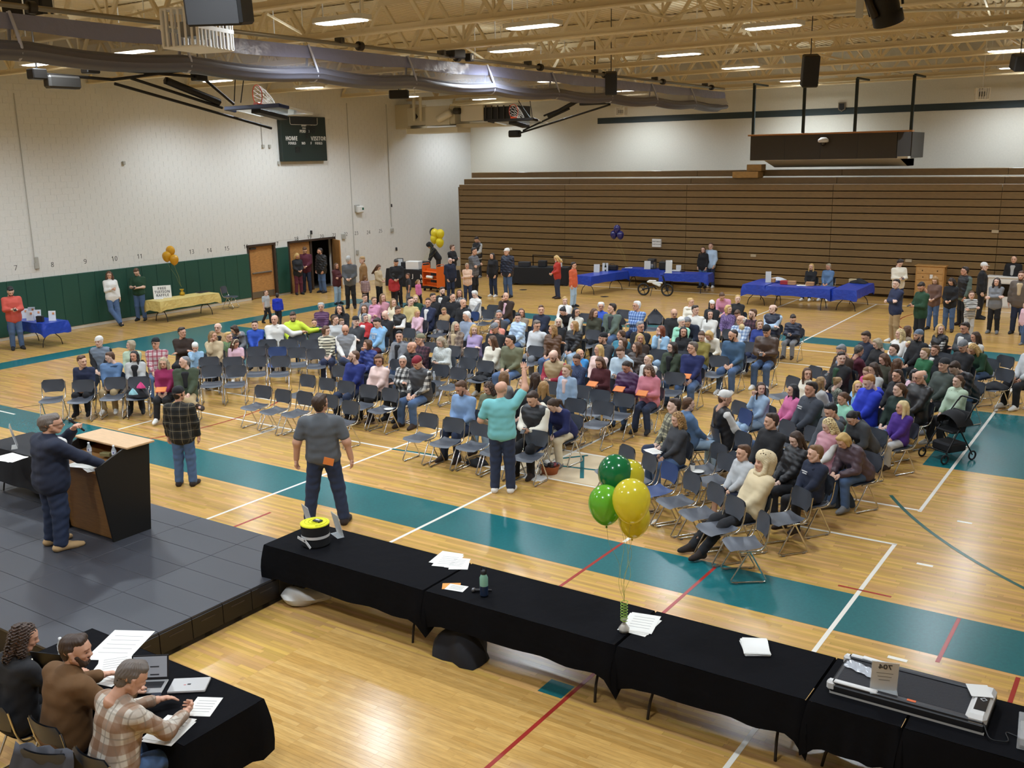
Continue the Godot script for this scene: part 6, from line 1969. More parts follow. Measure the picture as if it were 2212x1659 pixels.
func legs(j: Dictionary, g: float, to: float) -> Array:
	var p := []
	for s in [1, -1]:
		var h: Vector3 = j["hip%d" % s]
		var kn: Vector3 = j["kn%d" % s]
		var an: Vector3 = j["an%d" % s]
		if to <= 0.5: p.append(cap(h, 0.088 + g, h.lerp(kn, to * 2.0), 0.07 + g))
		else:
			p.append(cap(h, 0.088 + g, kn, 0.06 + g * 1.5))
			p.append(cap(kn, 0.058 + g * 1.5, kn.lerp(an, (to - 0.5) * 2.0), 0.045 + g * 1.7))
	return p

func cached(key: String, cell: float, k: float, wr: float, prims: Callable) -> ArrayMesh:
	if not meshes.has(key): meshes[key] = nets(prims.call(), cell, k, wr).mesh()
	return meshes[key]

# one person: the body is a single skin mesh (trunk, limbs, hands and head together); clothes and hair are children
func person(o: Dictionary) -> Node3D:
	var pose: String = o.pose
	var sex: String = o.sex
	var f := sex == "f"
	var fine: bool = o.get("fine", false)
	var cell := 0.016 if fine else 0.029
	var jk := "j%s%s" % [pose, sex]
	if not meshes.has(jk): meshes[jk] = joints(pose, sex)
	var j: Dictionary = meshes[jk]
	var kid := sex == "k"
	var hs := 1.16 if kid else (0.96 if f else 1.0)
	var key := "%s%s%s" % [pose, sex, fine]
	# skin
	if not meshes.has("skin" + key):
		meshes["skin" + key] = nets(torso(j, 0, f) + arm(j, 1, 0, 1.0, f) + arm(j, -1, 0, 1.0, f) + legs(j, 0, 1.0) + [cap(j.up, 0.06, j.neck, 0.05), cap(j["an1"], 0.042, j["toe1"], 0.032), cap(j["an-1"], 0.042, j["toe-1"], 0.032)], cell, 0.05)
	var yaw := snappedf(clampf(o.get("yaw", 0.0), -68, 68), 17.0)
	var pitch := snappedf(o.get("pitch", 0.0), 12.0)
	var hb := Basis(Vector3.UP, deg_to_rad(yaw)) * Basis(Vector3.RIGHT, deg_to_rad(pitch))
	hb = Basis(Vector3.RIGHT, j.headrot.get_euler().x * 0.4) * hb
	var ht := Transform3D(hb.scaled(Vector3(hs, hs, hs)), j.head)
	var bk := "body%s|%s|%s" % [key, yaw, pitch]
	if not meshes.has(bk):
		var m := M.new()
		m.add(meshes["skin" + key])
		var col := PackedColorArray()
		col.resize(m.v.size())
		col.fill(Color(1, 1, 1))
		var hd := head_shape(fine)
		m.add(hd[0], ht)
		col.append_array(hd[1])
		for s in [1, -1]:
			var wr: Vector3 = j["wr%d" % s]
			var dn: Vector3 = (wr - j["el%d" % s]).normalized()
			var yy := -dn
			var palm := V(-s * 1.0, -0.3, -0.2) if pose.begins_with("s_") and j.hands[s] == "relax" else V(-s * 0.4, -0.8, 0.3)
			if j.hands[s] == "open": palm = V(0, 0, 1)
			if j.hands[s] == "grip": palm = V(-s * 0.8, 0.2, 0.4)
			var zz := (palm - yy * palm.dot(yy)).normalized()
			m.add(hand_shape(s, j.hands[s], fine), Transform3D(Basis(yy.cross(zz), yy, zz), wr))
			var before := col.size()
			col.resize(m.v.size())
			for q in range(before, col.size()): col[q] = Color(1, 1, 1)
		meshes[bk] = m.mesh(col)
	var name_ := "person"
	var n := thing(name_, o.label, "person", o.at, o.turn, o.get("group", ""))
	var sc: float = o.get("scale", 1.0)
	var fat: float = o.get("fat", 1.0)
	n.scale = Vector3(sc * fat, sc, sc * fat)
	part("body", meshes[bk], mat(o.get("skin", "d9a98c"), 0.5, 0.0, {"vcol": true}), n)
	# clothes
	var top: String = o.get("top", "long")
	var tm: Material = o.topmat
	var to := 0.92
	if top == "tee": to = 0.36
	elif top == "vest": to = 0.92
	var g := 0.017
	if top in ["coat", "hoodie"]: g = 0.028
	if top == "puffer": g = 0.036
	var wk := 0.0015 if top != "puffer" else 0.005
	part("top", cached("top%s%s" % [top, key], cell * 0.94, 0.045, wk if fine or top == "puffer" else wk * 0.8, func():
		var p := shell(j, g, f) + arm(j, 1, g * 0.8, to, f) + arm(j, -1, g * 0.8, to, f)
		p.append(cap(j.up, 0.085 + g * 0.4, j.neck - V(0, 0.012, 0.008), 0.058 + g * 0.5))
		if top in ["coat", "puffer", "hoodie"]: p.append(cap(j.neck - V(0.03, 0.02, 0.0), 0.052, j.neck + V(0.03, -0.02, 0.0), 0.052))
		if pose.begins_with("s_") and top in ["coat", "long", "puffer"]: p.append(cap(j.pel + V(-0.075, -0.08, 0.0), 0.1 + g * 1.3, j.pel + V(0.075, -0.08, 0.0), 0.1 + g * 1.3))
		if not pose.begins_with("s_"): p.append(cap(j.pel + V(-0.07, 0.03, 0.03), 0.105 + g, j.pel + V(0.07, 0.03, 0.03), 0.105 + g))
		return p), tm, n)
	if o.has("vestmat"):
		part("vest", cached("vest%s%s" % [top, key], cell * 0.94, 0.045, 0.003, func():
			var p := shell(j, g + 0.022, f)
			for s in [1, -1]: p.append(cap(j["sh%d" % s] * 0.75 + j.up * 0.25, 0.072 + g, j["sh%d" % s] * 0.8 + j.chest * 0.2, 0.07 + g))
			p.append(cap(j.neck - V(0.03, 0.025, 0.0), 0.062 + g * 0.5, j.neck + V(0.03, -0.025, 0.0), 0.062 + g * 0.5))
			return p), o.vestmat, n)
	if o.has("undermat"):
		part("shirt_front", cached("front%s%s" % [top, key], cell * 0.8, 0.03, 0.0, func():
			return [cap(j.chest + j.headrot * V(-0.035, 0.1, 0.075 + g if not f else 0.1 + g), 0.05, j.waist + j.headrot * V(0, 0.04, 0.085 + g), 0.05), cap(j.chest + j.headrot * V(0.035, 0.1, 0.075 + g if not f else 0.1 + g), 0.05, j.waist + j.headrot * V(0, 0.04, 0.085 + g), 0.05)]), o.undermat, n)
	var leg: String = o.get("leg", "trousers")
	part("trousers" if leg == "trousers" else "shorts", cached("leg%s%s" % [leg, key], cell * 0.94, 0.035, 0.0018, func():
		return legs(j, 0.014, 0.985 if leg == "trousers" else 0.5) + [cap(j.pel - V(0.07, 0.02, 0), 0.112, j.pel + V(0.07, -0.02, 0), 0.112)]), o.legmat, n)
	for s in [1, -1]:
		part("shoe", cached("shoe%d%s" % [s, key], cell * 0.62, 0.02, 0.0, func():
			var an: Vector3 = j["an%d" % s]
			var t: Vector3 = j["toe%d" % s]
			var heel := an + V(0, -0.045, -0.035)
			return [cap(heel, 0.046, t + V(0, -0.002, -0.02), 0.042), cap(t + V(0, -0.002, -0.02), 0.042, t + V(s * 0.005, -0.008, 0.03), 0.034), cap(an + V(0, 0.015, 0.0), 0.052, heel, 0.048), cap(an + V(0, 0.0, 0.02), 0.048, t + V(0, 0.012, -0.06), 0.044)]), o.shoemat, n)
	# hair, hats, glasses
	for h in o.get("hair", []):
		var q := part(h[2], hair_mesh(h[0], fine), h[1], n)
		q.transform = ht
	if o.get("glasses", false):
		var q := part("glasses", glasses_mesh(), mat("26221f", 0.4), n)
		q.transform = ht
	o.node = n
	o.joints = j
	return n

# people: head pixel, block, pose, look, build | hair | top | legs | extras | what sets them apart | feet pixel
const PEOPLE := [
	"214.2 738.8 w lap C m|cap:white capfringe:brown|long:black vest:slate|jeans||white cap and slate padded vest|",
	"183.5 782.2 w lap2 R k.9|short:brown|long:navy|black||navy crew sweater, turning sideways|",
	"229.6 773.2 w lap L m.92|short:brown|hoodie:denim|khaki||blue zip hoodie with pale waist|",
	"282.9 746.1 w lap L f|bob:ash|long:sage|grey||pale sage sweater|",
	"290.1 769.6 w lap C f|long:black|coat:silver under:black|black||silver cardigan over black|",
	"336.3 742.4 w lap C m|cap:black capfringe:white|long:plaidred|jeans|glasses|black cap and red white plaid shirt|",
	"354.3 784.0 w lap C f|wavy:silverblond|long:magenta|black|glasses card|magenta sweater, holding an orange card|",
	"397.7 782.2 w legx L m|buzz:grey|coat:olive under:black|khaki||olive fleece with one leg crossed|",
	"393.2 718.9 w cross R m|short:dark|long:espresso|black||dark brown shirt with arms folded|",
	"433.9 747.9 w chin D k.72|beanie:white|long:lightblue|black||white knit hat and pale blue jacket|",
	"451.1 728.0 w chin R f|wavy:darkblond|coat:beige|black||beige coat with a hand at the cheek|",
	"477.3 709.9 w lap C m|balding:white|coat:tan under:black|black|glasses|tan jacket over black, dark glasses|",
	"487.3 726.2 w lap R k.8|short:blond|tee:blotchgreen|grey|glasses|green printed tee|",
	"509.9 742.4 w phone R k.72|long:brown headphones:cream|tee:palepink|cream||pale pink tee and cream headphones|",
	"515.9 712.2 w lean L f|bob:darkbrown|hoodie:grey under:navy|jeans|glasses|grey cardigan over navy, leaning in|",
	"547.8 702.7 w lap C k.86|short:black|hoodie:royal|jeans||royal blue hoodie by the wing end|",
	"596.6 690.5 w arm C m1.03|-|hoodie:offwhite|grey||off white hoodie, arm along the next chair|",
	"636.0 685.1 w arm D m|short:darkbrown beard:darkbrown|hoodie:lime|jeans|glasses|lime yellow hoodie, arm stretched out|",
	"673.3 701.4 w lap C k.74|short:brown|tee:blotchblack|jeans||black tee with green print|",
	"693.6 663.4 w lap C f1.02|curly:silver|long:stripepurple|black|glasses|purple ribbed sweater|",
	"724.1 689.2 w lap R f|pony:brown|long:silver|jeans||light grey sweater with a child close by|",
	"737.7 696.0 w lap2 R k.62|short:lightbrown|long:maroon|jeans||small maroon top on a lap|",
	"733.6 667.5 w chin C m|wavy:black|coat:black|black||black coat with a hand over the mouth|",
	"706.5 714.9 w lap R f|bob:brown|long:stripecream|navy|glasses|cream and black striped sweater|",
	"741.8 712.2 w legx D m|balding:brown|long:white vest:grey|darkjeans|glasses|grey vest over white sleeves, leg crossed|",
	"772.2 694.4 c cross R m|cap:black capfringe:brown|long:charcoal|black||black cap and charcoal sweater, arms folded|",
	"797.3 686.3 c lap R f|bob:grey|coat:red under:white|black||red cardigan over white|",
	"787.1 667.3 c lap C f|long:brown|long:cream|grey|glasses|cream top holding an orange booklet|",
	"790.5 644.3 c lap R f|short:brown|long:grey|grey||plain grey sweatshirt at the back|",
	"808.2 649.7 c cross R f|pony:brown|hoodie:pink|grey||pink hoodie with arms folded|",
	"824.4 642.9 c lap R f|long:lightbrown|long:dustypink|black||dusty pink top beside the pink hoodie|",
	"812.2 698.5 c lap D k.92|short:dark|hoodie:skyblue|maroon|jordan|sky blue sweatshirt with white team lettering|",
	"825.8 680.9 c lap D m|balding:white|long:black|darkjeans||plain black sweater, head bowed|",
	"851.6 653.7 c lap R f|long:darkblond|coat:cream|black||cream coat, turned sideways|",
	"884.8 651.0 c lap R m|short:dark|long:khakishirt|khaki||khaki button shirt|",
	"859.7 670.0 c phone R f|pony:darkbrown|long:white vest:black|jeans||black vest over white sleeves, holding a phone|",
	"901.7 676.8 c lap R k.74|pony:blond|long:palepink|grey||pale pink hooded top, child size|",
	"901.7 645.6 c chin C f|long:blond|coat:forest|black||forest green jacket with a hand at the chin|",
	"926.2 653.7 c lap C m|short:darkbrown|long:navy under:white|navy||navy pullover over a white collar|",
	"931.6 642.9 c lap R m|short:dark|coat:black|black||black coat behind a navy pullover|",
	"955.3 629.3 c lap R m|short:dark beard:dark|coat:black under:white|black||black jacket open over white|",
	"960.1 672.7 c lap D k.72|short:darkblond|hoodie:tan|grey||tan hoodie, child size|",
	"979.7 642.9 c lap R m|buzz:dark|coat:black|black||black zip jacket at the row end|",
	"992.6 633.4 c lap C f|long:brown|long:plaidbw|black||black and white plaid shirt at the back|",
	"998.0 655.1 c lap R m|-|long:black|black||black crew sweater near the white vest|",
	"1008.5 683.6 c lap L m|short:white|long:bluegrey|grey||blue grey knit sweater|",
	"1028.8 636.1 c lap D f|curly:white|long:grey vest:white|jeans||white vest over grey sleeves|",
	"1092.6 640.2 c chin C m|balding:grey|coat:espresso under:palepink|jeans||dark brown coat, hands raised to the face|",
	"984.5 705.3 c lap R f|wavy:silverblond|coat:plaidbrown under:beige|jeans||brown plaid overshirt|",
	"806.8 744.6 c chin L f|bob:brown|puffer:royalnavy|black||navy puffer with blue collar, hand at the mouth|",
	"764.8 770.4 c lap L m1.02|buzz:brown beard:brown|long:deepblue|darkjeans|glasses|deep blue fleece pullover|",
	"820.4 778.5 c lap C f1.02,1.12|bob:brown|long:blush|black|shades|blush pink sweater and dark glasses|",
	"867.2 781.2 c cross C f|short:white|long:checkbw|black|glasses|black and white check jacket|",
	"901.7 784.0 c lap2 D m1.02,1.08|cap:redplaid capfringe:grey|long:checkbw vest:charcoal|jeans||red cap and charcoal vest over check sleeves|",
	"862.4 727.0 c lap C m|short:black|long:grey under:black|jeans||grey quarter zip fleece|",
	"892.3 750.0 c lap L m|-|hoodie:black|jeans||black hoodie with a grey lined hood|",
	"909.9 733.8 c lap L m|cap:camo capfringe:grey|long:plaidwine|jeans|glasses|camouflage cap and wine plaid shirt|",
	"956.0 739.2 c phone D f1.0,1.08|wavy:ash|long:blotchgrey|grey||pale marbled sweatshirt, reading a phone|",
	"1032.2 712.1 c cross C f|wavy:blond|long:lavender|jeans||lavender sweater with arms folded|",
	"1061.4 709.4 c lap D m|cap:grey capfringe:brown|coat:black|black||grey cap and black jacket|",
	"1073.6 697.1 c lap C f|long:brown|long:coral|jeans||coral sweater|",
	"1079.0 680.9 c lap C m|short:grey beard:grey|coat:charcoal|black||charcoal jacket behind a coral sweater|",
	"1064.1 736.5 c lap L f|verylong:brown|long:ivory|black||ivory and pink top, half turned away|",
	"1102.1 736.5 c lap2 L m1.02,1.1|short:black|long:olivegrey|jeans||olive grey sweater, hand on the belly|",
	"1117.7 686.3 c lap C f|short:black|puffer:paleblue|jeans||pale blue puffer jacket|",
	"1129.2 675.4 c lap C f|long:brown|long:taupe|black||taupe sweater at the back|",
	"1165.8 670.0 c lap C m|short:brown|coat:darknavy|black||dark navy jacket at the back of the block|",
	"1161.7 703.9 c arm R m|short:greybrown|long:palegrey|grey|glasses|pale grey henley, one arm out along the seat|",
	"1216.0 672.7 c lean D f|bun:black|long:black|black||black top bending forward|",
	"1220.1 649.7 c lap C f|bob:blond|hoodie:white|grey||white hooded top at the back by the aisle|",
	"1206.5 695.8 c lap C f|long:platinum|long:black|black|glasses|black top and glasses beside the bending person|",
	"1188.9 712.1 c lap L f|wavy:honey|puffer:brown|jeans||brown puffer jacket, half turned away|",
	"1240.4 703.9 c lap L f|long:honey|puffer:black|lightjeans||black puffer and light jeans|",
	"1247.2 674.1 c lap R f|long:black|long:blotchwhite|black|glasses|white patterned blouse|",
	"1206.5 770.4 c phone D m1.0,1.08|- beard:brown|long:crimson vest:khaki|khaki|glasses|khaki vest over crimson sleeves|",
	"1235.0 775.8 c lap D f|lowbun:darkbrown|long:blotchnavy|jeans||navy floral blouse|",
	"1255.3 765.0 c lap R k.76|buzz:blond|hoodie:azure|jeans||azure hoodie, child size|",
	"1298.3 662.4 c lap C f|curly:white|long:royal|grey|glasses|royal blue sweater at the back|",
	"1321.4 666.5 c lap L m1.04|short:dark|long:greygreen under:charcoal|jeans||grey green zip pullover, sitting tall|",
	"1375.6 661.0 c cross L m1.02|short:white|long:plaidblue|navy|glasses|blue plaid shirt with arms folded|",
	"1282.0 676.0 c lap R f|wavy:brown|coat:darkolive|black||dark olive cardigan|",
	"1465.1 677.3 c lap C m|balding:grey|coat:black|black|glasses|black coat and glasses by the aisle|",
	"1492.3 652.9 c lap R f|bun:blond|hoodie:ivory|grey||ivory hoodie, sitting high at the back|",
	"1511.3 673.2 c lap R m|short:dark|long:offwhite|grey||off white pullover at the back|",
	"1489.6 693.6 c lean D m|curly:grey|coat:darknavy|black||dark navy jacket, bending far forward|",
	"1471.9 696.3 c lap R f|beanie:white|hoodie:mint|jeans||white beanie and mint hoodie|",
	"1389.2 707.1 c lap R m|short:grey|coat:black|black|glasses|black jacket and glasses behind the dark brown coat|",
	"1303.7 731.6 c lap L m|cap:black capfringe:brown beard:brown|hoodie:charcoal|jeans||black cap and charcoal hoodie|",
	"1341.7 724.8 c lap L f|curly:brown|coat:teal|jeans||teal jacket behind a black coat|",
	"1344.4 741.1 c lap L f|bob:brown|coat:black|black||black coat with teal lining|",
	"1382.4 731.6 c lap C f|wavy:blond|coat:espresso|black||dark brown coat before the black jacket|",
	"1424.5 715.3 c chin L f|long:auburn|coat:lightblue under:white|lightjeans||light blue jacket, hand at the mouth|",
	"1471.9 716.6 c lap C f|long:black|long:black|black||black turtleneck|",
	"1514.0 728.8 c lap D f|lowbun:brown|long:mustard|jeans||mustard olive sweater|",
	"1291.5 756.0 c lap L f|long:blond|long:blush|white||blush pink top, half turned away|",
	"1352.6 761.4 c phone D m|short:brown|hoodie:icegrey|jeans||ice grey hoodie holding a tablet|",
	"1375.6 750.5 c lap L f|long:brown|puffer:espresso|black||dark brown padded coat with fur hood|",
	"1389.2 777.7 c lap L k.78|buzz:blond|long:white|grey||white top, child size|",
	"1451.6 750.5 c lap L f1.0,1.08|long:dark|coat:forestdark under:black|jeans|glasses|dark green cardigan over black|",
	"1496.3 751.9 c lap L m1.02|short:greybrown|long:deepnavy|jeans|glasses book|deep navy quarter zip, holding an orange folder|",
	"1295.6 783.1 c phone D f|long:brown|long:maroon|lightjeans|book|maroon blouse, reading an orange booklet|",
	"1360.7 794.0 c phone D f|pony:dark|puffer:plum|jeans|glasses book|plum puffer, reading an orange booklet|",
	"1393.3 799.4 c phone D f|wavy:brown|hoodie:rose|darkjeans|book|rose pink hoodie, reading an orange booklet|",
	"1538.0 658.3 c lap C f|cap:white long:black|coat:black|black||white cap and black jacket at the back|",
	"1559.7 640.7 c lean C f1.05|pony:brown|long:pink|grey||pink sweater, half risen at the back|",
	"1593.6 646.1 c lap C f|pony:blond|long:black|black||black top at the last row's end|",
	"1540.7 680.0 c lap C f|long:black|long:offwhite|grey||off white knit behind the mustard sweater|",
	"1580.0 667.8 c lap R f|bob:blond|long:blotchpurple|black||purple patterned top|",
	"1586.8 680.0 c lean D f|short:brown|long:ivory|black||ivory jacket bending over|",
	"1603.1 692.2 c lap L m|balding:white|long:plaidsky|jeans|glasses|sky blue plaid shirt|",
	"1626.1 678.7 c lap L m|short:brown beard:brown|long:plaidwine|black|glasses|wine plaid shirt and glasses near the aisle|",
	"1637.0 700.4 c lap C f|bob:darkblond|long:royalnavy|navy||bright navy sweater|",
	"1669.5 667.8 c cross L m|balding:brown|long:paleblue vest:darknavy|black||dark navy vest over pale blue sleeves, arms folded|",
	"1712.9 689.5 c phone C k.8|short:dark|puffer:darknavy|grey||dark navy puffer with grey trousers, alone at the row end|",
	"1578.7 724.8 c lap2 L m1.04|buzz:dark beard:dark|long:steelblue|jeans||steel blue henley, slouching|",
	"1656.0 715.3 c phone D m1.05|cap:black capfringe:brown|coat:leather|jeans||black cap and brown jacket at the aisle|",
	"1531.2 724.8 c lean D f|bob:blond|long:ivory|black||ivory shirt leaning far forward|",
	"1001.0 838.0 c lap2 D m1.03|short:brown beard:brown|long:chambray|darkjeans||chambray blue shirt in the front row|",
	"1051.9 839.4 c phone D f|wavy:darkbrown|coat:olivegrey|lightjeans||olive jacket half hidden behind the teal shirt|",
	"1090.5 814.9 c lap B f|verylong:lightbrown|long:grey|grey||grey top seen from behind the teal shirt|",
	"1158.4 817.7 c lap B f|verylong:darkbrown|long:charcoal|black||charcoal top seen from behind beside the khaki vest|",
	"1174.6 836.6 c lap B f|verylong:honey|long:black|black||black top seen from behind near the light denim shirt|",
	"1134.0 827.1 c lap L f|bob:blond|coat:black|black||black jacket behind the raised arm|",
	"1151.6 862.4 c phone D m1.04|short:darkbrown|hoodie:ivory vest:black|black||black vest over an ivory hoodie, reading a phone|",
	"1195.0 876.0 c lean L f1.04|pony:darkbrown|coat:deepnavy|cream||deep navy jacket and cream trousers, leaning over|",
	"1456.1 878.0 r legx L m1.02|short:darkbrown|long:plaidolive|darkjeans||black and cream plaid shirt, leg crossed|",
	"1490.0 907.8 r lap L f|wavy:honey|long:charcoal|jeans|sheet|charcoal sweater, holding white pages|",
	"1522.6 871.2 r lap B f|lowbun:brown|coat:denim|lightjeans||denim jacket seen from behind|",
	"1525.3 860.3 r lap B m1.05|capback:white capfringe:brown|long:white vest:black|jeans||white cap and black vest seen from behind|",
	"1743.8 807.1 r lap C f.95|long:brown|long:ivory|cream|glasses|ivory sweater and glasses in the wing|",
	"1662.4 843.8 r chin C f.94|long:darkbrown|long:denimlight|lightjeans||light blue sweater, holding a cup|",
	"1694.9 845.1 r lap L f.95|verylong:black|hoodie:rosebright|grey||bright rose hoodie in the wing|",
	"1758.7 839.7 r lap L m1.05|short:dark|hoodie:charcoalblue|black|print|charcoal blue hoodie with white print|",
	"1776.3 826.1 r lap B f.9|verylong:darkblond|long:silver|grey||silver top seen from behind in the wing|",
	"1814.3 828.8 r lap B k.68|bun:darkblond|long:blotchcamo|black||dark green dotted top, child seen from behind|",
	"1792.6 858.7 r lap L f.96|pony:brown|hoodie:mint|grey||mint hoodie in the wing|",
	"1845.5 832.9 r lap C k.72|long:blond|long:skyblue|jeans||sky blue tee, child size|",
	"1857.7 804.4 r lap D k.72|pony:lightbrown|hoodie:hotpink|grey||hot pink hoodie, child size|",
	"1842.8 777.3 r lap C m|short:dark|coat:black under:forest|black||black jacket over green print|",
	"1814.3 758.3 r phone D m|short:grey|coat:darkbrown under:bluegrey|darkjeans|glasses|dark brown winter coat, reading a phone|",
	"1859.1 758.3 r lap B f|curly:darkgrey|long:wine|black||wine red top seen from behind|",
	"1871.3 728.5 r lap D m|short:darkbrown|coat:darknavy|black||dark navy quarter zip at the back of the wing|",
	"1882.1 792.2 r lap D f|long:darkbrown|long:silver|jeans||silver sweater, head bowed|",
	"1880.8 826.1 r lap D m1.05|short:gingerblond|hoodie:royalbright|black||bright royal hoodie with a white emblem|",
	"1795.3 888.5 r lap D m|short:black|hoodie:slatedark|black||slate sweatshirt with mint sleeve behind|",
	"1841.0 903.7 r lean D f|pony:black|hoodie:graphite|black||graphite hoodie, chin on the hands|",
	"1895.8 743.0 r lap D f|bob:ash|long:black|black||black top with a pale headband|",
	"1946.0 722.0 r lap L f|wavy:paleblond|long:white|grey||white sweater at the back of the wing|",
	"1961.0 714.5 r lap B f|long:brown|coat:taupe|black||taupe coat seen from behind|",
	"1982.1 725.0 r lap L m|cap:slate capfringe:dark beard:dark|hoodie:black|black||slate cap and black hoodie|",
	"1962.5 744.5 r lap2 D k.55|buzz:paleblond|long:silver|grey||silver grey romper, small child|",
	"2036.1 711.5 r lap C f|wavy:blond|long:stripewb vest:black|black||black vest over striped sleeves, looking up|",
	"2079.6 708.5 r cross L m1.03|short:dark|coat:graphite under:white|black|glasses|graphite jacket with arms folded|",
	"2120.1 729.5 r lap L f|verylong:darkbrown|long:offwhite|black||off white sweater beside the pine green sweatshirt|",
	"2081.1 749.0 r lap D m|cap:grey capfringe:dark|coat:black|black||grey cap and black coat in the wing|",
	"2102.1 753.5 r lean D f1.02|wavy:blond|long:pine|jeans||pine green sweatshirt, gesturing forward|",
	"1925.0 756.5 r lap L m.95|short:darkbrown|hoodie:teal|jeans||teal blue hoodie in the wing|",
	"1904.8 777.6 r lap D f|long:brown|coat:darkolive|black||dark olive parka, head bowed|",
	"1998.6 764.0 r lap L k.8|short:darkblond|tee:kelly|grey||kelly green tee|",
	"2019.6 758.0 r lap L k.78|short:brown|coat:black under:white|black||black blazer over white, child size|",
	"1943.0 789.6 r lap B f|verylong:brown|long:espresso|black||dark brown top seen from behind|",
	"1938.5 812.1 r lap L f|short:darkbrown|coat:black|black|glasses|black coat and glasses before the dark olive parka|",
	"1974.6 809.1 r lap C k.8|bob:black|long:palepink|grey||pale pink fleece behind the black leather jacket|",
	"1988.1 815.1 r lap L m1.04|balding:grey|coat:blackleather|black|glasses|black leather jacket|",
	"2036.1 789.6 r lap L m1.02|cap:blackwhite capfringe:black|long:greengrey|black||black cap with white front and green grey fleece|",
	"2063.1 795.6 r lean D m1.04|short:darkbrown|puffer:black|jeans||black puffer with hood, leaning forward|",
	"2069.1 824.1 r lap L f.98|pony:brown|hoodie:sage|black||sage green sweatshirt|",
	"1938.5 842.1 r lap L f1.02|pony:brown|coat:darkgreen|jeans||dark green jacket and blue jeans|",
	"1949.0 881.1 r lap L k.8|long:paleblond|coat:purple|palegrey||purple velvet jacket and pale trousers|",
	"1666.3 911.3 r lap L m1.02|short:darkbrown|coat:black|jeans||black jacket, sitting side on among empty chairs|",
	"1605.6 979.6 r lap L k.82|short:brown|hoodie:lightgrey|shorts:darknavy||light grey hoodie and dark shorts|",
	"1668.2 1000.5 r slump L k.97|hood:creamhood|hoodie:creamhood|black||cream hoodie with the hood up, legs stretched out|",
	"1719.5 949.2 r lap D f|long:darkbrown|puffer:black|black||black puffer behind the cream hood|",
	"1761.3 981.5 r lap L k.86|short:lightbrown|hoodie:darknavy|black|print|dark navy hoodie with side stripes|",
	"1801.1 920.8 r lap D f|wavy:paleblond|long:white vest:dustypink|white||dusty pink vest over white sleeves|",
	"1810.6 951.1 r lean D f1.02|bob:blond|puffer:plumdark|jeans||dark plum puffer coat, bent over a blue bag|",
	"2229.7 752.0 r lap L m|short:brown|hoodie:palegrey|black||pale grey hoodie at the last chair of the wing|",
	"22.8 629.4 x s_phone RC m|short:black beard:black|long:coralred|jeans||coral sweatshirt by the blue table, looking at a phone|38 755",
	"229.1 593.9 x s_wall RC f|wavy:brown|long:white|jeans||white sweater and flared jeans, leaning on green pads|238 703",
	"287.3 587.6 x s_phone C m|short:brown|tee:forest|jeans|glasses|forest green polo, looking at a phone by the pads|306 691",
	"574.2 633.2 x s_walk R k.7|buzz:brown|tee:lightgrey|black||light grey tee, child walking|572 699",
	"598.7 639.5 x s_walk B k.68|short:dark|hoodie:royalbright|black||bright blue hoodie, child seen from behind|608 699",
	"641.8 553.4 x s_hold RC f|wavy:blond|long:black|wine||black top and wine trousers in the doorway|654 636",
	"658.2 540.8 x s_hold C m1.02|short:brown|long:wine|darkjeans|glasses|wine red cardigan in the doorway|665 632",
	"691.1 543.3 x s_pocket LC m1.02|short:dark beard:dark|puffer:black|jeans||black puffer and jeans in the doorway|705 632",
	"726.6 574.9 x s_cross R f|wavy:brown|coat:maroon|lightjeans||maroon jacket and light jeans|734 657",
	"753.2 562.3 x s_hold C m1.04|cap:silver capfringe:grey|long:greydark|black||silver cap and grey jacket, holding an orange paper|761 666",
	"782.3 562.3 x s_pocket L m1.02|cap:tan capfringe:brown|coat:camel|black||camel jacket and tan cap|",
	"788.6 601.5 x s_walk B k.62|short:lightbrown|long:plaidpink|black||pink plaid shirt, small child|",
	"817.7 577.5 x s_hold R f|verylong:brown|long:beige|black||beige sweater with a black waist bag|822 642",
	"855.7 567.3 x s_hold C m|short:dark|long:black|black||black sweater with a baby behind the booth table|",
	"856.5 587.6 x s_hold C k.4|buzz:blond|long:azure|azure||tiny azure outfit held at the booth|",
	"850.6 596.5 x s_walk B k.7|short:black|hoodie:redhood|black||red hoodie, child seen from behind|",
	"881.0 596.5 x s_walk L k.68|short:brown|tee:blackgrey|grey||black and grey tee, child by the booth|",
	"903.8 609.1 x s_walk R k.58|pony:darkblond|long:rosebright|black||bright pink sleeves, small child by the orange cart|",
	"927.8 530.6 x s_bend L m|hood:black|hoodie:black|black||black hood up, bending over the booth|",
	"977.2 535.7 x s_cross R m|short:brown|hoodie:black|jeans|glasses|black hooded top behind a navy jacket|",
	"972.2 563.5 x s_pocket RC m1.02|buzz:grey|coat:darknavy|darkjeans|glasses|dark navy zip jacket beside the orange cart|968 645",
	"1008.9 574.9 x s_cross C f|short:ash|long:blotchorange|darkjeans|glasses|orange floral sweatshirt with a white bag|1014 647",
	"1024.1 543.3 x s_cross R m1.04|short:dark|long:plaidgrey|black||grey plaid overshirt with arms folded|1048 645",
	"1031.6 524.3 x s_hold L f|long:blond|tee:rust|black||rust tee in front of a black vest|",
	"1029.9 518.0 x s_hold LC m1.05|short:dark|long:silver vest:black|black||black vest over silver sleeves in the corner|",
	"1063.3 553.4 x s_pocket LC f|long:dark|coat:black|darkjeans||long black coat in the corner|1070 641",
	"1094.9 544.6 x s_pocket LC m1.03|cap:white capfringe:brown|puffer:darknavy|jeans||dark navy puffer and white cap|1108 642",
	"1202.5 558.5 x s_hold L f|long:blond|long:redsweater|darkjeans||red sweater holding a dark folder|1197 645",
	"1239.2 573.7 x s_hang R m1.02|short:dark|long:orangevest|lightjeans|glasses|orange front top with grey sleeves|1239 662",
	"1519.0 539.5 x s_pocket LC f|long:brown|long:black|jeans||black top and jeans against the bleachers|1514 622",
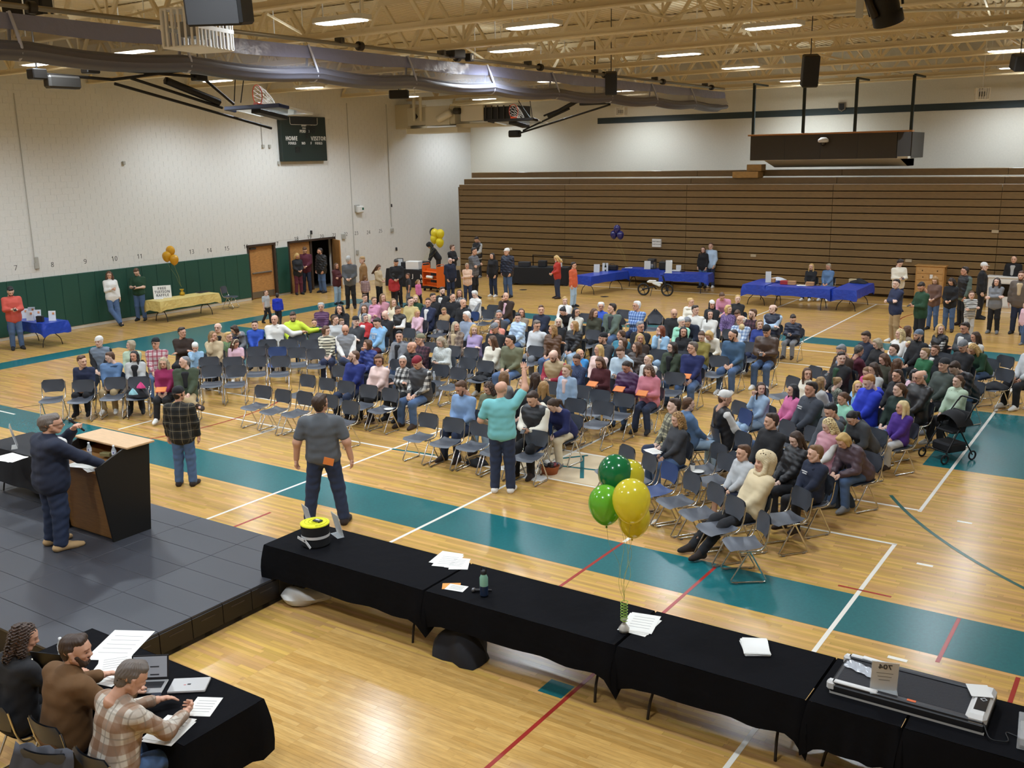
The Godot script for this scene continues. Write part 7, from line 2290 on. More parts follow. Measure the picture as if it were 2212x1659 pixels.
	"1535.4 531.9 x s_pocket LC m1.02|short:brown|long:paleblue|darkjeans||pale blue shirt against the bleachers|1542 622",
	"1752.7 576.6 t lap LC f|long:blond|long:black|black||black top behind the blue table|",
	"1789.7 576.6 t lap L f|short:ash|coat:denim|jeans||denim jacket behind the blue table|",
	"1944.2 568.5 x s_phone C m|curly:dark|long:ivory|darkjeans||ivory quarter zip, looking at a phone by the bleachers|",
	"1936.2 613.6 x s_cross L m1.02|short:dark|long:navydark|tan||navy pullover and tan trousers, arms folded|",
	"1990.9 620.0 x s_phone L m1.02|short:dark beard:brown|long:pine|black||pine green sweater, holding a phone out|",
	"2019.8 605.5 x s_hold LC f|long:honey|long:mocha|jeans||mocha top before the pine dresser|2018 712",
	"2055.3 608.8 x s_hold LC f|wavy:dark|long:black|jeans||black crop top with coats over the arm|2054 717",
	"2084.2 586.2 x s_pocket L m1.03|short:dark|long:greygreen vest:black|black||black vest over grey green sleeves by the dresser|",
	"2126.1 576.6 x s_hang R m1.02|cap:white capfringe:brown|coat:black|black||white cap and black jacket by the white cabinet|",
	"2098.7 637.7 x s_cross C k.78|pony:brown|long:stripewb|palegrey||white and black sweater with pale jeans, child|",
	"2153.4 608.8 x s_cross LC f|wavy:dark|long:grey|black||grey sweater with arms folded and wide black trousers|2141 720",
	"2190.4 560.5 x s_hang LC m|buzz:brown|coat:black under:silver|black||black hoodie behind the white cabinet|",
	"2206.5 595.9 x s_hang LC m1.03|short:brown beard:brown|coat:greybrown under:beige|darkjeans||grey brown jacket over a beige shirt|2186 721",
	"2216.2 660.3 x s_walk L k.66|pony:brown|long:palepink|jeans||pale pink top, child at the edge|",
	"1223.5 801.4 x s_hang LC k.8|pony:darkblond|long:denimlight under:blush|jeans||light denim shirt over blush tee, standing child|",
	"1601.7 708.5 x s_hang B k.66|short:paleblond|long:white|black||white shirt and black trousers, standing child|",
]
# empty chairs: pixel of the backrest's middle, block, blue
const EMPTY := [
	[115.2, 833.2, "w", 0], [182.3, 831.9, "w", 0], [249.4, 828.1, "w", 0], [300.0, 826.8, "w", 0], [452.0, 783.0, "w", 0],
	[503.0, 783.0, "w", 0], [554.6, 781.0, "w", 0], [605.5, 781.0, "w", 0], [457.4, 802.0, "w", 0], [509.5, 802.0, "w", 0],
	[597.0, 761.0, "w", 1], [642.0, 762.0, "w", 0], [685.0, 764.0, "w", 0], [552.0, 761.0, "w", 0], [579.0, 744.0, "w", 0],
	[624.0, 744.0, "w", 0], [668.5, 745.0, "w", 0], [645.5, 732.6, "w", 0], [678.0, 728.0, "w", 0], [727.0, 726.0, "w", 0],
	[733.6, 803.0, "c", 0], [846.0, 789.5, "c", 0], [952.0, 801.0, "c", 0], [987.5, 807.0, "c", 0], [1005.0, 785.0, "c", 0],
	[1048.5, 792.0, "c", 0], [1016.0, 763.0, "c", 0], [981.0, 759.0, "c", 0], [1160.0, 759.0, "c", 0], [882.0, 720.0, "c", 0],
	[931.6, 751.0, "c", 0], [957.0, 702.5, "c", 0], [1048.5, 679.5, "c", 0], [1063.0, 668.0, "c", 0], [1025.0, 682.0, "c", 1],
	[1281.0, 723.5, "c", 0], [1346.0, 678.7, "c", 0], [1415.0, 689.5, "c", 0], [1266.0, 687.0, "c", 0], [1430.0, 765.5, "c", 0],
	[1479.0, 771.0, "c", 0], [1457.0, 818.0, "c", 0], [1296.0, 857.0, "c", 0], [1347.0, 865.0, "c", 0], [1299.0, 882.0, "c", 0],
	[1246.0, 877.0, "c", 0], [1256.0, 847.0, "c", 0], [1197.0, 839.5, "c", 0], [1543.0, 778.0, "c", 0], [1622.0, 750.5, "c", 0],
	[1549.0, 720.7, "c", 0], [568.4, 847.1, "c", 0], [611.4, 855.9, "c", 0], [658.2, 861.0, "c", 0], [712.7, 867.3, "c", 0],
	[757.0, 881.3, "c", 0], [664.6, 823.0, "c", 0], [706.3, 830.6, "c", 0], [748.1, 837.0, "c", 0], [796.2, 845.8, "c", 0],
	[843.0, 853.4, "c", 0], [924.6, 909.1, "c", 0], [980.3, 919.2, "c", 0], [1037.2, 926.8, "c", 0], [1089.1, 937.0, "c", 0],
	[1158.7, 947.1, "c", 0], [1357.9, 983.7, "r", 0], [1399.8, 999.7, "r", 0], [1447.6, 1021.4, "r", 1], [1491.0, 1041.6, "r", 0],
	[1545.9, 1067.7, "r", 0], [1592.2, 1095.1, "r", 0], [1648.7, 1132.8, "r", 0], [1708.0, 1077.8, "r", 0], [1525.7, 975.1, "r", 0],
	[1569.1, 999.7, "r", 0], [1598.0, 883.9, "r", 0], [1627.0, 898.4, "r", 1], [1563.3, 927.3, "r", 0], [1600.9, 944.7, "r", 0],
	[1705.1, 927.3, "r", 0], [1751.4, 938.9, "r", 0], [1763.0, 806.0, "r", 0], [1791.0, 815.0, "r", 0], [1712.6, 827.5, "r", 0],
	[1645.0, 850.5, "r", 0], [2157.6, 780.5, "r", 0], [2169.7, 810.6, "r", 0], [2042.0, 776.0, "r", 0]]

# ================================================================ the audience
const PAL := {
	"ash": "a99a80", "auburn": "7a3f26", "azure": "3f8fd0", "beige": "cdb894", "black": "1c1c1f", "blackgrey": "3a3a3d", "blackleather": "1f1d1d", "blackwhite": "2a2a2c", "blond": "c9a566", "bluegrey": "8793a6", "blush": "e6c8bf", "brown": "5a3d28", "camel": "9c774c", "camo": "7c7a62", "chambray": "7f9cc2", "charcoal": "3b3c40", "charcoalblue": "3d424c", "coral": "e08f7c", "coralred": "c9574a", "cream": "e3d6b8", "creamhood": "d9c6a0", "crimson": "96283a", "dark": "2b1f18", "darkblond": "93744a", "darkbrown": "3d2a1d", "darkgreen": "22332c", "darkgrey": "5c5852", "darkjeans": "26314a", "darknavy": "1d2438", "darkolive": "39392a", "deepblue": "1c2a6e", "deepnavy": "20285a", "denim": "5f7da3", "denimlight": "9fb8d2", "dustypink": "c48a94", "espresso": "35271f", "forest": "23452f", "forestdark": "37412f", "gingerblond": "a8743e", "graphite": "47494c", "greengrey": "48504a", "grey": "7d7f83", "greybrown": "6a5f56", "greydark": "5b5e62", "greygreen": "5c6a60", "honey": "a07a48", "hotpink": "dc4f8f", "icegrey": "b4c6d2", "ivory": "e6dfcd", "jeans": "4a6286", "kelly": "2f6b45", "khaki": "a8916a", "khakishirt": "c4b27c", "lavender": "a996bd", "leather": "4a372b", "lightblue": "9cc0dc", "lightbrown": "7d5c3c", "lightgrey": "b9bbbc", "lightjeans": "a3bdd4", "lime": "c6d83a", "magenta": "8e2050", "maroon": "4f1f24", "mint": "9cd8bd", "mocha": "6e5348", "mustard": "8c7f3f", "navy": "242c48", "navydark": "2b3350", "offwhite": "dfdcd4", "olive": "3f4a36", "olivegrey": "6b6d54", "orangevest": "d0613c", "paleblond": "dcc590", "paleblue": "b3cbe4", "palegrey": "c9cbcc", "palepink": "e3bcc9", "pine": "24462f", "pink": "d593b0", "platinum": "e2d9c0", "plum": "48264e", "plumdark": "55434a", "purple": "4a2a86", "red": "b32a2c", "redhood": "b5343a", "redplaid": "8a2634", "redsweater": "b03226", "rose": "cd7f8c", "rosebright": "d874a2", "royal": "2b4fb0", "royalbright": "1f36b8", "royalnavy": "283a80", "rust": "c9684c", "sage": "b7cbb2", "silver": "b9bab8", "silverblond": "b7a88a", "skyblue": "86b6e0", "slate": "6b7888", "slatedark": "464b52", "steelblue": "43607e", "tan": "b39266", "taupe": "8b7a66", "teal": "3f7f93", "tealtee": "7cc4c6", "browncoat": "6a4a28", "white": "e6e4df", "wine": "571f30"}
const PATTERN := {
	"plaidred": ["plaid:e6dcd8:8a2436:3a1a20", 5.0], "plaidbw": ["plaid:d8d6d2:1f1f22:1f1f22", 5.0], "plaidbrown": ["plaid:9c8672:4a3a34:d8cbb8", 4.0], "plaidwine": ["plaid:4a2430:1f1a24:8a6a74", 6.0], "plaidblue": ["plaid:8fb0dc:2a4a8c:e0e6ee", 7.0], "plaidsky": ["plaid:e2e6ea:4a6a9c:8fb0cc", 6.0], "plaidolive": ["plaid:c6bf9c:2a2a2a:1d2230", 4.0], "plaidpink": ["plaid:e6d8d4:6a3a48:3a2a30", 5.0], "plaidgrey": ["plaid:7c7c7e:4c4c50:5c5c60", 6.0], "plaidbig": ["plaid:d6cec0:7c5236:8c8478", 3.0], "plaiddark": ["plaid:2c2a26:14130f:a89878", 3.6],
	"checkbw": ["check:e2e0da:6c6b69:18181a", 4.2], "stripecream": ["stripe:e4ddc4:26261f:0.35", 3.4], "stripewb": ["stripe:e2e0da:2a2a2c:0.4", 4.0], "stripepurple": ["stripe:4c2a4c:7a5a74:0.3", 4.0],
	"blotchgreen": ["blotch:6a6c6a:7fc23a:4c4e4c", 5.0], "blotchblack": ["blotch:1c1c1e:1c1c1e:5ac83c", 5.0], "blotchgrey": ["blotch:ccd0cc:b4bab4:dcdfdb", 3.0], "blotchnavy": ["blotch:26304a:5a6c94:1d2438", 9.0], "blotchwhite": ["blotch:e0ddd2:a8a898:cfcabc", 5.0], "blotchpurple": ["blotch:4c2c6c:b8a8cc:33204a", 6.0], "blotchcamo": ["blotch:4a5240:dcdccc:3c4434", 5.0], "blotchorange": ["blotch:ead9c4:d87a4c:e8c2a0", 4.0]}

func cloth(n: String, kind := "cloth") -> Material:
	if PATTERN.has(n): return mat("ffffff", 0.85, 0.0, {"tex": PATTERN[n][0], "scale": PATTERN[n][1]})
	var rough := 0.85
	var ex := {"sheen": 0.15}
	if n in ["leather", "blackleather"]: rough = 0.4
	if kind == "hair": return mat(PAL[n], 0.55, 0.0, {"sheen": 0.2})
	if kind == "puffer": rough = 0.5
	return mat(PAL[n], rough, 0.0, ex)

const SKINS := ["deb299", "e2b9a4", "d6a68c", "e4c0ac", "d9ab90", "cf9c82"]
const BLOCK_TURN := {"w": 42.0, "c": 0.0, "r": -35.0, "t": 0.0, "x": 0.0}
const LOOK := {"L": -42.0, "C": 35.0, "R": 95.0, "B": 215.0, "LC": -5.0, "RC": 70.0, "D": 0.0}
const PLACE := {"w": "in the wing by the green pads", "c": "in the middle block", "r": "in the wing by the stroller", "t": "at the blue tables", "x": ""}

func dress(o: Dictionary, f: PackedStringArray) -> void:
	var hair := []
	for t in f[1].split(" ", false):
		if t == "-": continue
		var q := t.split(":")
		var called := "hair"
		if q[0] in ["cap", "capback"]: called = "cap"
		elif q[0] in ["beanie", "hood", "beard", "headphones"]: called = q[0]
		hair.append([q[0], cloth(q[1], "hair" if called in ["hair", "beard"] else "cloth"), called])
	var tt := f[2].split(" ", false)
	var t0 := tt[0].split(":")
	o.top = t0[0]
	o.topmat = cloth(t0[1], t0[0])
	if t0[0] == "hoodie" and not f[1].begins_with("hood"): hair.append(["hoodback", o.topmat, "hood"])
	for k in range(1, tt.size()):
		var q := tt[k].split(":")
		if q[0] == "vest": o.vestmat = cloth(q[1], "puffer")
		elif q[0] == "under": o.undermat = cloth(q[1])
	o.hair = hair
	var lg := f[3].split(":")
	o.leg = "shorts" if lg.size() > 1 else "trousers"
	o.legmat = cloth(lg[-1])

var sitters := []
var seats := []
var empties := []
func build_people() -> void:
	var r := RandomNumberGenerator.new()
	r.seed = 2024
	# first where everyone and every empty chair is, then a little room between chairs that would touch
	var all := []
	for line in PEOPLE:
		var f: PackedStringArray = line.split("|")
		var h := f[0].split(" ")
		var o := {"f": f, "h": h, "pose": h[3], "sex": h[5].substr(0, 1), "blk": h[2], "look": h[4], "seated": not h[3].begins_with("s_"), "seat": false}
		var size := h[5].substr(1).split(",")
		var sc := float(size[0]) if size[0] != "" else 1.0
		if size.size() > 1: o.fat = float(size[1])
		if o.sex == "f": sc *= 0.945
		var look: String = h[4]
		var turn: float = BLOCK_TURN[o.blk] + r.randf_range(-5, 5)
		if o.blk == "x": turn = LOOK[look] + (25.0 if look == "D" else 0.0)
		elif look == "B": turn += 165.0
		var jk := "j%s%s" % [o.pose, o.sex]
		if not meshes.has(jk): meshes[jk] = joints(o.pose, o.sex)
		var j: Dictionary = meshes[jk]
		var rot := Basis(Vector3.UP, deg_to_rad(turn))
		var at: Vector3
		if o.seated:
			var lift := 0.44 * (1.0 - sc)
			o.seat = sc >= 0.66
			if not o.seat: lift += 0.14
			at = at_y(float(h[0]), float(h[1]), lift + sc * j.head.y) - rot * (j.head * sc)
			at.y = lift
		else:
			var u := float(h[0])
			var v := float(h[1])
			if f[6] != "":
				var ft := f[6].split(" ")
				var base := at_y(float(ft[0]), float(ft[1]), 0.0)
				var d := dir(u, v)
				var t := Vector2(base.x - CAM.x, base.z - CAM.z).dot(Vector2(d.x, d.z)) / Vector2(d.x, d.z).length_squared()
				var s2: float = (CAM.y + t * d.y) / j.head.y
				sc = clampf(s2, sc * 0.9, sc * 1.1)
			at = at_y(u, v, sc * j.head.y) - rot * (j.head * sc)
			at.y = 0.0
			if o.pose == "s_wall" or (o.pose == "s_phone" and u > 250 and u < 330): at.x = maxf(at.x, WALLX + 0.44)
		o.at = at
		o.turn = deg_to_rad(turn)
		o.scale = sc
		all.append(o)
	for e in EMPTY:
		var turn := deg_to_rad(BLOCK_TURN[e[2]] + r.randf_range(-4, 4))
		if absf(e[0] - 1648.7) < 1.0: turn = deg_to_rad(-52.0)
		var p := at_y(e[0], e[1], 0.695) + Basis(Vector3.UP, turn) * Vector3(0, 0, 0.245)
		p.y = 0.0
		all.append({"at": p, "turn": turn, "seat": true, "empty": e})
	for pass_ in 12:
		for a in all.size():
			if not all[a].seat: continue
			for b in range(a + 1, all.size()):
				if not all[b].seat: continue
				var d: Vector3 = all[b].at - all[a].at
				d.y = 0
				var l := d.length()
				if l < 0.54 and l > 0.001:
					d *= (0.54 - l) * 0.3 / l
					all[a].at -= d
					all[b].at += d
	for o in all:
		if o.has("empty"):
			empties.append(o)
			continue
		var f: PackedStringArray = o.f
		var look: String = o.look
		var turn := rad_to_deg(o.turn)
		dress(o, f)
		o.skin = SKINS[r.randi_range(0, 5)]
		o.glasses = f[4].contains("glasses") or f[4].contains("shades")
		o.shoemat = cloth(["black", "dark", "white", "grey", "black", "espresso"][r.randi_range(0, 5)])
		if o.seated:
			o.yaw = 0.0 if look == "B" else clampf(LOOK[look] - turn if look != "D" else r.randf_range(-15, 10), -62, 62)
			o.pitch = 28.0 if look == "D" else r.randf_range(-4, 8)
			if o.pose in ["lean", "phone"]: o.pitch = 24.0
			var blue := r.randf() < 0.07
			if o.seat: chair(o.at.x, o.at.z, o.turn, "%s folding chair under the person in %s" % ["blue" if blue else "grey", short(f[5])], "occupied folding chairs", blue)
		else:
			o.yaw = r.randf_range(-20, 20)
			o.pitch = 30.0 if o.pose in ["s_phone", "s_hold", "s_bend"] else 4.0
			if o.pose == "s_wall": o.pitch = 10.0
		o.label = ("person seated in " if o.seated else "person standing in ") + f[5]
		o.group = "audience seated " + PLACE[o.blk] if o.seated else "people standing round the hall"
		var n := person(o)
		if o.seated: sitters.append([o.at, short(f[5])])
		extras(o, f, n, 0)

func short(d: String) -> String:
	return " ".join(d.split(",")[0].split(" ").slice(0, 8))

func extras(o: Dictionary, f: PackedStringArray, n: Node3D, k: int) -> void:
	var W := func(p: Vector3) -> Vector3: return o.at + Basis(Vector3.UP, o.turn) * (p * o.scale)
	var who := short(f[5])
	if f[4].contains("book") or f[4].contains("card"):
		var t := thing("orange_booklet", "orange paper booklet held by the person in " + who, "booklet", W.call(Vector3(0.0, 0.845, 0.33) if o.pose == "phone" else Vector3(0.0, 0.74, 0.3)), o.turn, "orange auction booklets")
		part("cover", M.new().box(Vector3.ZERO, Vector3(0.22, 0.006, 0.16), 0.0, Basis(Vector3.RIGHT, 0.5)).mesh(), mat("c8622a", 0.7), t)
		part("page", M.new().box(Vector3(0, 0.005, 0), Vector3(0.2, 0.003, 0.145), 0.0, Basis(Vector3.RIGHT, 0.5)).mesh(), mat("d9803f", 0.7), t)
	elif f[4].contains("sheet"):
		paper(W.call(Vector3(0.0, 0.75, 0.32)), 0.26, 0.2, o.turn, "white pages held by the person in " + who, 2)
	elif o.pose in ["phone", "s_phone"]:
		var wr: Vector3 = (o.joints["wr1"] + o.joints["wr-1"]) / 2
		var t := thing("mobile_phone", "dark phone held by the person in " + who, "phone", W.call(wr + Vector3(0, 0.02, 0.09)), o.turn, "phones in hands")
		part("case", M.new().box(Vector3.ZERO, Vector3(0.075, 0.009, 0.15), 0.003, Basis(Vector3.RIGHT, 0.6)).mesh(), mat("17171a", 0.4), t)
		part("glass", M.new().box(Vector3(0, 0.005, -0.003), Vector3(0.066, 0.002, 0.135), 0.0, Basis(Vector3.RIGHT, 0.6)).mesh(), mat("2f3540", 0.08), t)
	if f[4].contains("jordan"):
		letters("JORDAN", 0.05, mat("e8e8e6", 0.7), n, Vector3(0, 0.985, 0.075), Basis.IDENTITY, "lettering")
		letters("23", 0.09, mat("e8e8e6", 0.7), n, Vector3(0, 0.89, 0.085), Basis.IDENTITY, "lettering")
	if f[4].contains("print"):
		for q in 2: part("chest_print", bm(Vector3(0.13 - q * 0.03, 0.016, 0.006)), mat("dcdcdc", 0.7), n, Vector3(0, 1.0 - q * 0.035, 0.1))

# ---------------------------------------------------------------- the people close to the camera, each with a pose of their own
func near_person(pose: String, sex: String, at: Vector3, turn: float, sc: float, fat: float, hair: String, top: String, leg: String, shoe: String, label: String, yaw: float, pitch: float, glasses := false, skin := "d3a084") -> Dictionary:
	var o := {"pose": pose, "sex": sex, "at": at, "turn": deg_to_rad(turn), "scale": sc, "fat": fat, "yaw": yaw, "pitch": pitch, "glasses": glasses, "fine": true, "skin": skin, "label": label}
	dress(o, PackedStringArray(["", hair, top, leg]))
	o.shoemat = cloth(shoe)
	person(o)
	return o

func build_near_people() -> void:
	# speaker behind the lectern
	var s := near_person("s_speak", "m", at_y(128, 1180, 0.33), 170.0, 1.03, 1.34, "short:greybrown", "coat:darknavy under:white", "darkjeans", "tan", "person at the lectern in navy blazer, holding a microphone to the mouth", -17.0, -6.0, true)
	var wr: Vector3 = s.joints["wr1"]
	var mic := thing("microphone", "black handheld microphone at the speaker's mouth", "microphone", s.at + Basis(Vector3.UP, s.turn) * (wr * Vector3(1.38, 1.03, 1.38) + Vector3(-0.01, 0.07, 0.04)), s.turn)
	part("handle", M.new().tube(pts([Vector3(-0.01, -0.12, 0.1), Vector3(0, 0.05, -0.05)]), 0.014, 10, false, 0.019).mesh(), mat("17171a", 0.4), mic)
	part("grille", M.new().lathe(PackedVector2Array([Vector2(0, -0.028), Vector2(0.022, -0.02), Vector2(0.027, 0), Vector2(0.018, 0.022), Vector2(0, 0.028)]), 12).mesh(), mat("4a4a4c", 0.35, 0.7), mic, Vector3(0, 0.066, -0.064))
	# ring men on the floor
	near_person("s_hang", "m", at_y(404, 1048, 0.0), 212.0, 0.97, 1.06, "capback:black capfringe:dark", "long:plaiddark", "jeans", "dark", "person standing in dark plaid shirt and black cap, facing the chairs", -12.0, 0.0)
	var p := near_person("s_wide", "m", Vector3(-10.2, 0, -10.02), 214.0, 1.13, 1.12, "short:darkbrown", "tee:greydark", "darkjeans", "dark", "person standing in grey polo shirt with an orange card in the pocket", -14.0, -10.0, true)
	var card := thing("orange_card", "orange card in the back pocket of the grey polo wearer", "card", p.at + Basis(Vector3.UP, p.turn) * Vector3(-0.12, 1.04, -0.235), p.turn)
	part("card", M.new().box(Vector3.ZERO, Vector3(0.15, 0.11, 0.006), 0.0, Basis(Vector3.BACK, 0.25)).mesh(), mat("e8843a", 0.7), card)
	near_person("s_point", "m", at_y(1087, 1062, 0.0), 205.0, 1.05, 1.08, "-", "tee:tealtee", "darkjeans", "white", "person standing in teal polo shirt, one arm raised to the chairs", -14.0, 0.0)
	# three at the table
	var a := near_person("write", "m", Vector3(-6.66, 0, -4.1), 176.0, 1.04, 1.12, "short:greybrown", "long:plaidbig", "jeans", "dark", "person seated in brown and white plaid shirt, writing", -20.0, 18.0)
	near_person("write2", "m", Vector3(-7.4, 0, -4.16), 176.0, 1.05, 1.12, "short:darkbrown beard:darkbrown", "coat:browncoat", "darkjeans", "dark", "person seated in brown work jacket at the writing table", -50.0, 4.0)
	near_person("write2", "f", Vector3(-8.08, 0, -4.1), 180.0, 1.02, 1.1, "wavy:darkbrown", "long:black", "black", "dark", "person seated in black top at the writing table", -34.0, 8.0)
	for q in [[-6.66, -4.1, "brown and white plaid shirt"], [-7.4, -4.16, "brown work jacket"], [-8.08, -4.1, "black top at the writing table"]]:
		chair(q[0], q[1], PI, "grey folding chair under the person in " + q[2], "occupied folding chairs")
	var pen: Vector3 = a.joints["wr-1"]
	single("pen", M.new().tube(pts([Vector3(0, 0, 0), Vector3(0.02, 0.13, 0.05)]), 0.005, 6).mesh(), mat("15151a", 0.4), "black pen in the hand of the person in plaid", "pen", a.at + Basis(Vector3.UP, a.turn) * (pen + Vector3(0.01, -0.03, 0.09)))
	var jc := at_y(95, 1625, 0.75)
	chair(jc.x, jc.z - 0.2, PI + 0.35, "grey folding chair with a jacket over its back", "chairs by the writing table")
	var g := []
	for r2 in 9:
		var row := []
		for c in 11:
			var t := c / 10.0
			var sx := lerpf(-0.27, 0.27, t)
			var y := 0.86 - absf(r2 - 4) * 0.085
			row.append(Vector3(sx * (1.0 + 0.03 * absf(r2 - 4)), y + 0.012 * sin(c * 1.9), (r2 - 4) * (0.022 if absf(r2 - 4) < 1.5 else 0.03) - 0.255 + 0.012 * sin(c * 2.2 + r2)))
		g.append(row)
	single("grey_jacket", M.new().grid(g).mesh(), mat("4c4c52", 0.9, 0.0, {"sheen": 0.2}), "grey jacket draped over a chair back by the writing table", "jacket", Vector3(jc.x, 0.0, jc.z - 0.2), PI + 0.35)

func build_empty_chairs() -> void:
	var r := RandomNumberGenerator.new()
	r.seed = 8
	for o in empties:
		var e: Array = o.empty
		var turn: float = o.turn
		var p: Vector3 = o.at
		var near := [1e9, "", Vector3.ZERO]
		for s in sitters:
			var d: float = Vector2(s[0].x - p.x, s[0].z - p.z).length()
			if d < near[0]: near = [d, s[1], s[0]]
		var l: Vector3 = Basis(Vector3.UP, -turn) * (near[2] - p)
		var side := "before" if l.z < -0.5 else ("behind" if l.z > 0.5 else "beside")
		seats.append(p)
		chair(p.x, p.z, turn, "empty %s folding chair %s the person in %s" % ["blue" if e[3] else "grey", side, near[1]], "empty folding chairs " + PLACE[e[2]], e[3] == 1)

# ---------------------------------------------------------------- things left on and between the chairs
func build_loose() -> void:
	var seat := 0.46
	for q in [[1415, 700, 0.5, 0.3, 0.42, "191b22", "black jacket thrown over a chair at the back of the block"], [958, 715, 0.45, 0.34, 0.45, "18181b", "black coat thrown over a chair in the middle block"], [552, 770, seat, 0.22, 0.3, "1a1b20", "black backpack on a chair in the wing"], [600, 775, seat, 0.2, 0.12, "202024", "dark cap and gloves on the blue chair"], [1258, 690, seat, 0.24, 0.3, "1b1b20", "dark coat on a chair beside the white blouse"], [300, 858, seat, 0.24, 0.22, "23232a", "dark backpack with bright trim on a front chair"], [2165, 832, seat, 0.24, 0.14, "26272b", "dark bag on a chair of the wing"], [1030, 1003, 0.0, 0.22, 0.12, "17171a", "black bag on the floor under a front chair"], [1805, 1090, 0.0, 0.25, 0.4, "39424c", "dark blue tote bag on the floor by the plum coat"], [1060, 808, seat, 0.2, 0.1, "1b1b1e", "black scarf on a chair behind the chambray shirt"], [1370, 722, 0.0, 0.2, 0.6, "20252c", "dark coat hanging beside the blue plaid shirt"]]:
		coat_heap(on_seat(at_y(q[0], q[1], q[2])) if q[2] == seat else at_y(q[0], q[1], q[2]), q[3], q[4], q[5], q[6], "coat" if "coat" in q[6] or "jacket" in q[6] else "bag", "coat_heap", "coats and bags left on chairs")
	for q in [[305, 838, 0.66, "d0407c", "pink sleeve hanging over the dark backpack"], [288, 852, 0.58, "8fc0c8", "pale shimmering pouch before the dark backpack"]]:
		coat_heap(at_y(q[0], q[1], q[2]), 0.1, 0.12, q[3], q[4], "cloth", "bright_cloth")
	# cup and plate on a chair of the wing, plate on another
	var cup := at_y(1496, 1016, seat)
	var t := thing("coffee_cup", "white paper cup with dark lid on an empty chair", "cup", cup)
	part("cup", M.new().lathe(PackedVector2Array([Vector2(0, 0), Vector2(0.028, 0), Vector2(0.04, 0.1), Vector2(0, 0.1)]), 14).mesh(), mat("e6e4de", 0.6), t)
	part("lid", M.new().lathe(PackedVector2Array([Vector2(0.043, 0.098), Vector2(0.042, 0.115), Vector2(0, 0.118)]), 14).mesh(), mat("221d1a", 0.5), t)
	for q in [[1508, 1019, "white paper plate with food beside the cup"], [840, 884, "white paper plate on a front chair of the middle block"]]:
		single("paper_plate", M.new().lathe(PackedVector2Array([Vector2(0, 0.004), Vector2(0.07, 0.004), Vector2(0.105, 0.014), Vector2(0.07, 0), Vector2(0, 0)]), 18).mesh(), mat("e4e2da", 0.6), q[2], "plate", at_y(q[0], q[1], 0.452))
	bottle(at_y(1407, 928, 0.0), "water bottle standing on the floor in the aisle")
	bottle(at_y(938, 822, seat), "water bottle on a chair beside the check jacket")
	# basket of things by the front row
	var b := thing("wicker_basket", "orange woven basket full of prizes on the floor by the front row", "basket", at_y(1188, 1022, 0.0))
	part("weave", M.new().lathe(PackedVector2Array([Vector2(0, 0.0), Vector2(0.13, 0.0), Vector2(0.17, 0.13), Vector2(0.175, 0.14), Vector2(0.16, 0.14), Vector2(0.12, 0.02)]), 20).mesh(), mat("a85a2c", 0.7, 0.0, {"bump": "tread", "scale": 12.0, "bump_scale": 0.8}), b)
	var r := RandomNumberGenerator.new()
	r.seed = 4
	for k in 8:
		single("prize_packet", M.new().box(Vector3.ZERO, Vector3(r.randf_range(0.06, 0.12), r.randf_range(0.03, 0.08), r.randf_range(0.05, 0.1)), 0.01, Basis(Vector3.UP, r.randf() * 3.0) * Basis(Vector3.RIGHT, r.randf() * 0.6)).mesh(), mat(["e4e2dc", "2a2a2d", "7c2a34", "c9c4b4", "34405c"][k % 5], 0.5), "small wrapped packet piled in the orange basket", "packet", b.position + Vector3(r.randf_range(-0.1, 0.1), 0.13 + r.randf_range(0, 0.05), r.randf_range(-0.1, 0.1)), 0.0, "packets in the basket")
	paper(at_y(1155, 1032, 0.0), 0.4, 0.28, 0.1, "printed sheet on the floor under a front chair", 2)
	paper(at_y(1100, 1010, 0.0), 0.3, 0.22, 0.4, "white sheets on the floor behind the teal shirt's feet", 2)
	stroller()
	for q in [[1385, 1010, "white tissue on the floor by a chair of the wing"], [1560, 1115, "white sheet under a front chair of the wing"]]: paper(at_y(q[0], q[1], 0.0), 0.2, 0.14, 0.4, q[2], 1)

func on_seat(p: Vector3) -> Vector3:
	var best: Vector3 = seats[0]
	for s in seats:
		if Vector2(s.x - p.x, s.z - p.z).length() < Vector2(best.x - p.x, best.z - p.z).length(): best = s
	return Vector3(best.x, 0.452, best.z)

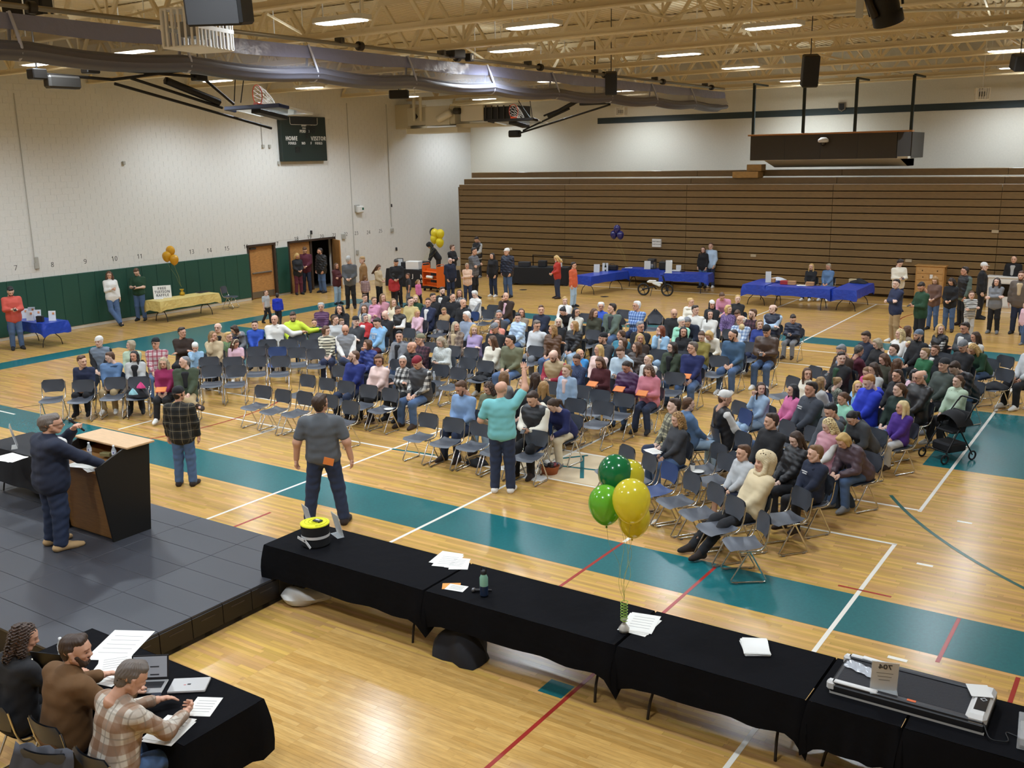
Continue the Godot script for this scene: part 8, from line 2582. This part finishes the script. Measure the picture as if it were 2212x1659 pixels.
func stroller() -> void:
	var c := (at_y(2020, 985, 0.0) + at_y(2072, 995, 0.0)) / 2
	var t := thing("stroller", "black folding stroller parked at the end of the wing", "stroller", c, -0.6)
	var iron := mat("141416", 0.4, 0.4)
	var fab := mat("17171a", 0.85)
	for s in [-1, 1]:
		part("frame_tube", M.new().tube(bend([Vector3(s * 0.24, 0.1, 0.32), Vector3(s * 0.22, 0.5, 0.05), Vector3(s * 0.2, 0.98, -0.35)], 0.1), 0.014, 6).mesh(), iron, t)
		part("frame_tube", M.new().tube(pts([Vector3(s * 0.26, 0.1, -0.3), Vector3(s * 0.22, 0.62, 0.02)]), 0.013, 6).mesh(), iron, t)
		for z in [0.32, -0.3]:
			var ring := PackedVector3Array()
			for k in 16: ring.append(Vector3(s * 0.26, 0.09 + 0.075 * sin(TAU * k / 16), z + 0.075 * cos(TAU * k / 16)))
			part("wheel", M.new().tube(ring, 0.016, 6, true).mesh(), mat("101012", 0.7), t)
	part("handle", M.new().tube(bend([Vector3(-0.2, 0.97, -0.35), Vector3(-0.2, 1.05, -0.42), Vector3(0.2, 1.05, -0.42), Vector3(0.2, 0.97, -0.35)], 0.05), 0.016, 6).mesh(), iron, t)
	var g := []
	for r in 7:
		var row := []
		for k in 9:
			var a := PI * k / 8.0
			row.append(Vector3(-0.23 * cos(a), 0.62 + 0.26 * sin(a) * sin(PI * (0.25 + r / 12.0)), -0.12 + 0.36 * (r / 6.0 - 0.5) + 0.06 * sin(a)))
		g.append(row)
	part("canopy", M.new().grid(g, 0.006).mesh(), fab, t)
	part("seat_sling", M.new().box(Vector3(0, 0.52, -0.02), Vector3(0.4, 0.04, 0.3), 0.015).box(Vector3(0, 0.68, -0.2), Vector3(0.4, 0.36, 0.04), 0.015, Basis(Vector3.RIGHT, -0.35)).mesh(), fab, t)
	part("basket", M.new().box(Vector3(0, 0.24, -0.02), Vector3(0.42, 0.16, 0.4), 0.03).mesh(), mat("1d1d20", 0.9), t)
	part("foot_bar", M.new().tube(pts([Vector3(-0.24, 0.2, 0.28), Vector3(0.24, 0.2, 0.28)]), 0.011, 6).mesh(), iron, t)

func _ready() -> void:
	setup()
	lamps()
	build_floor()
	build_walls()
	build_doors()
	build_roof()
	build_bleachers()
	build_stage()
	build_front_tables()
	build_judges_table()
	build_curtain()
	build_baskets()
	build_hung()
	build_far()
	build_near_people()
	build_people()
	build_empty_chairs()
	build_loose()
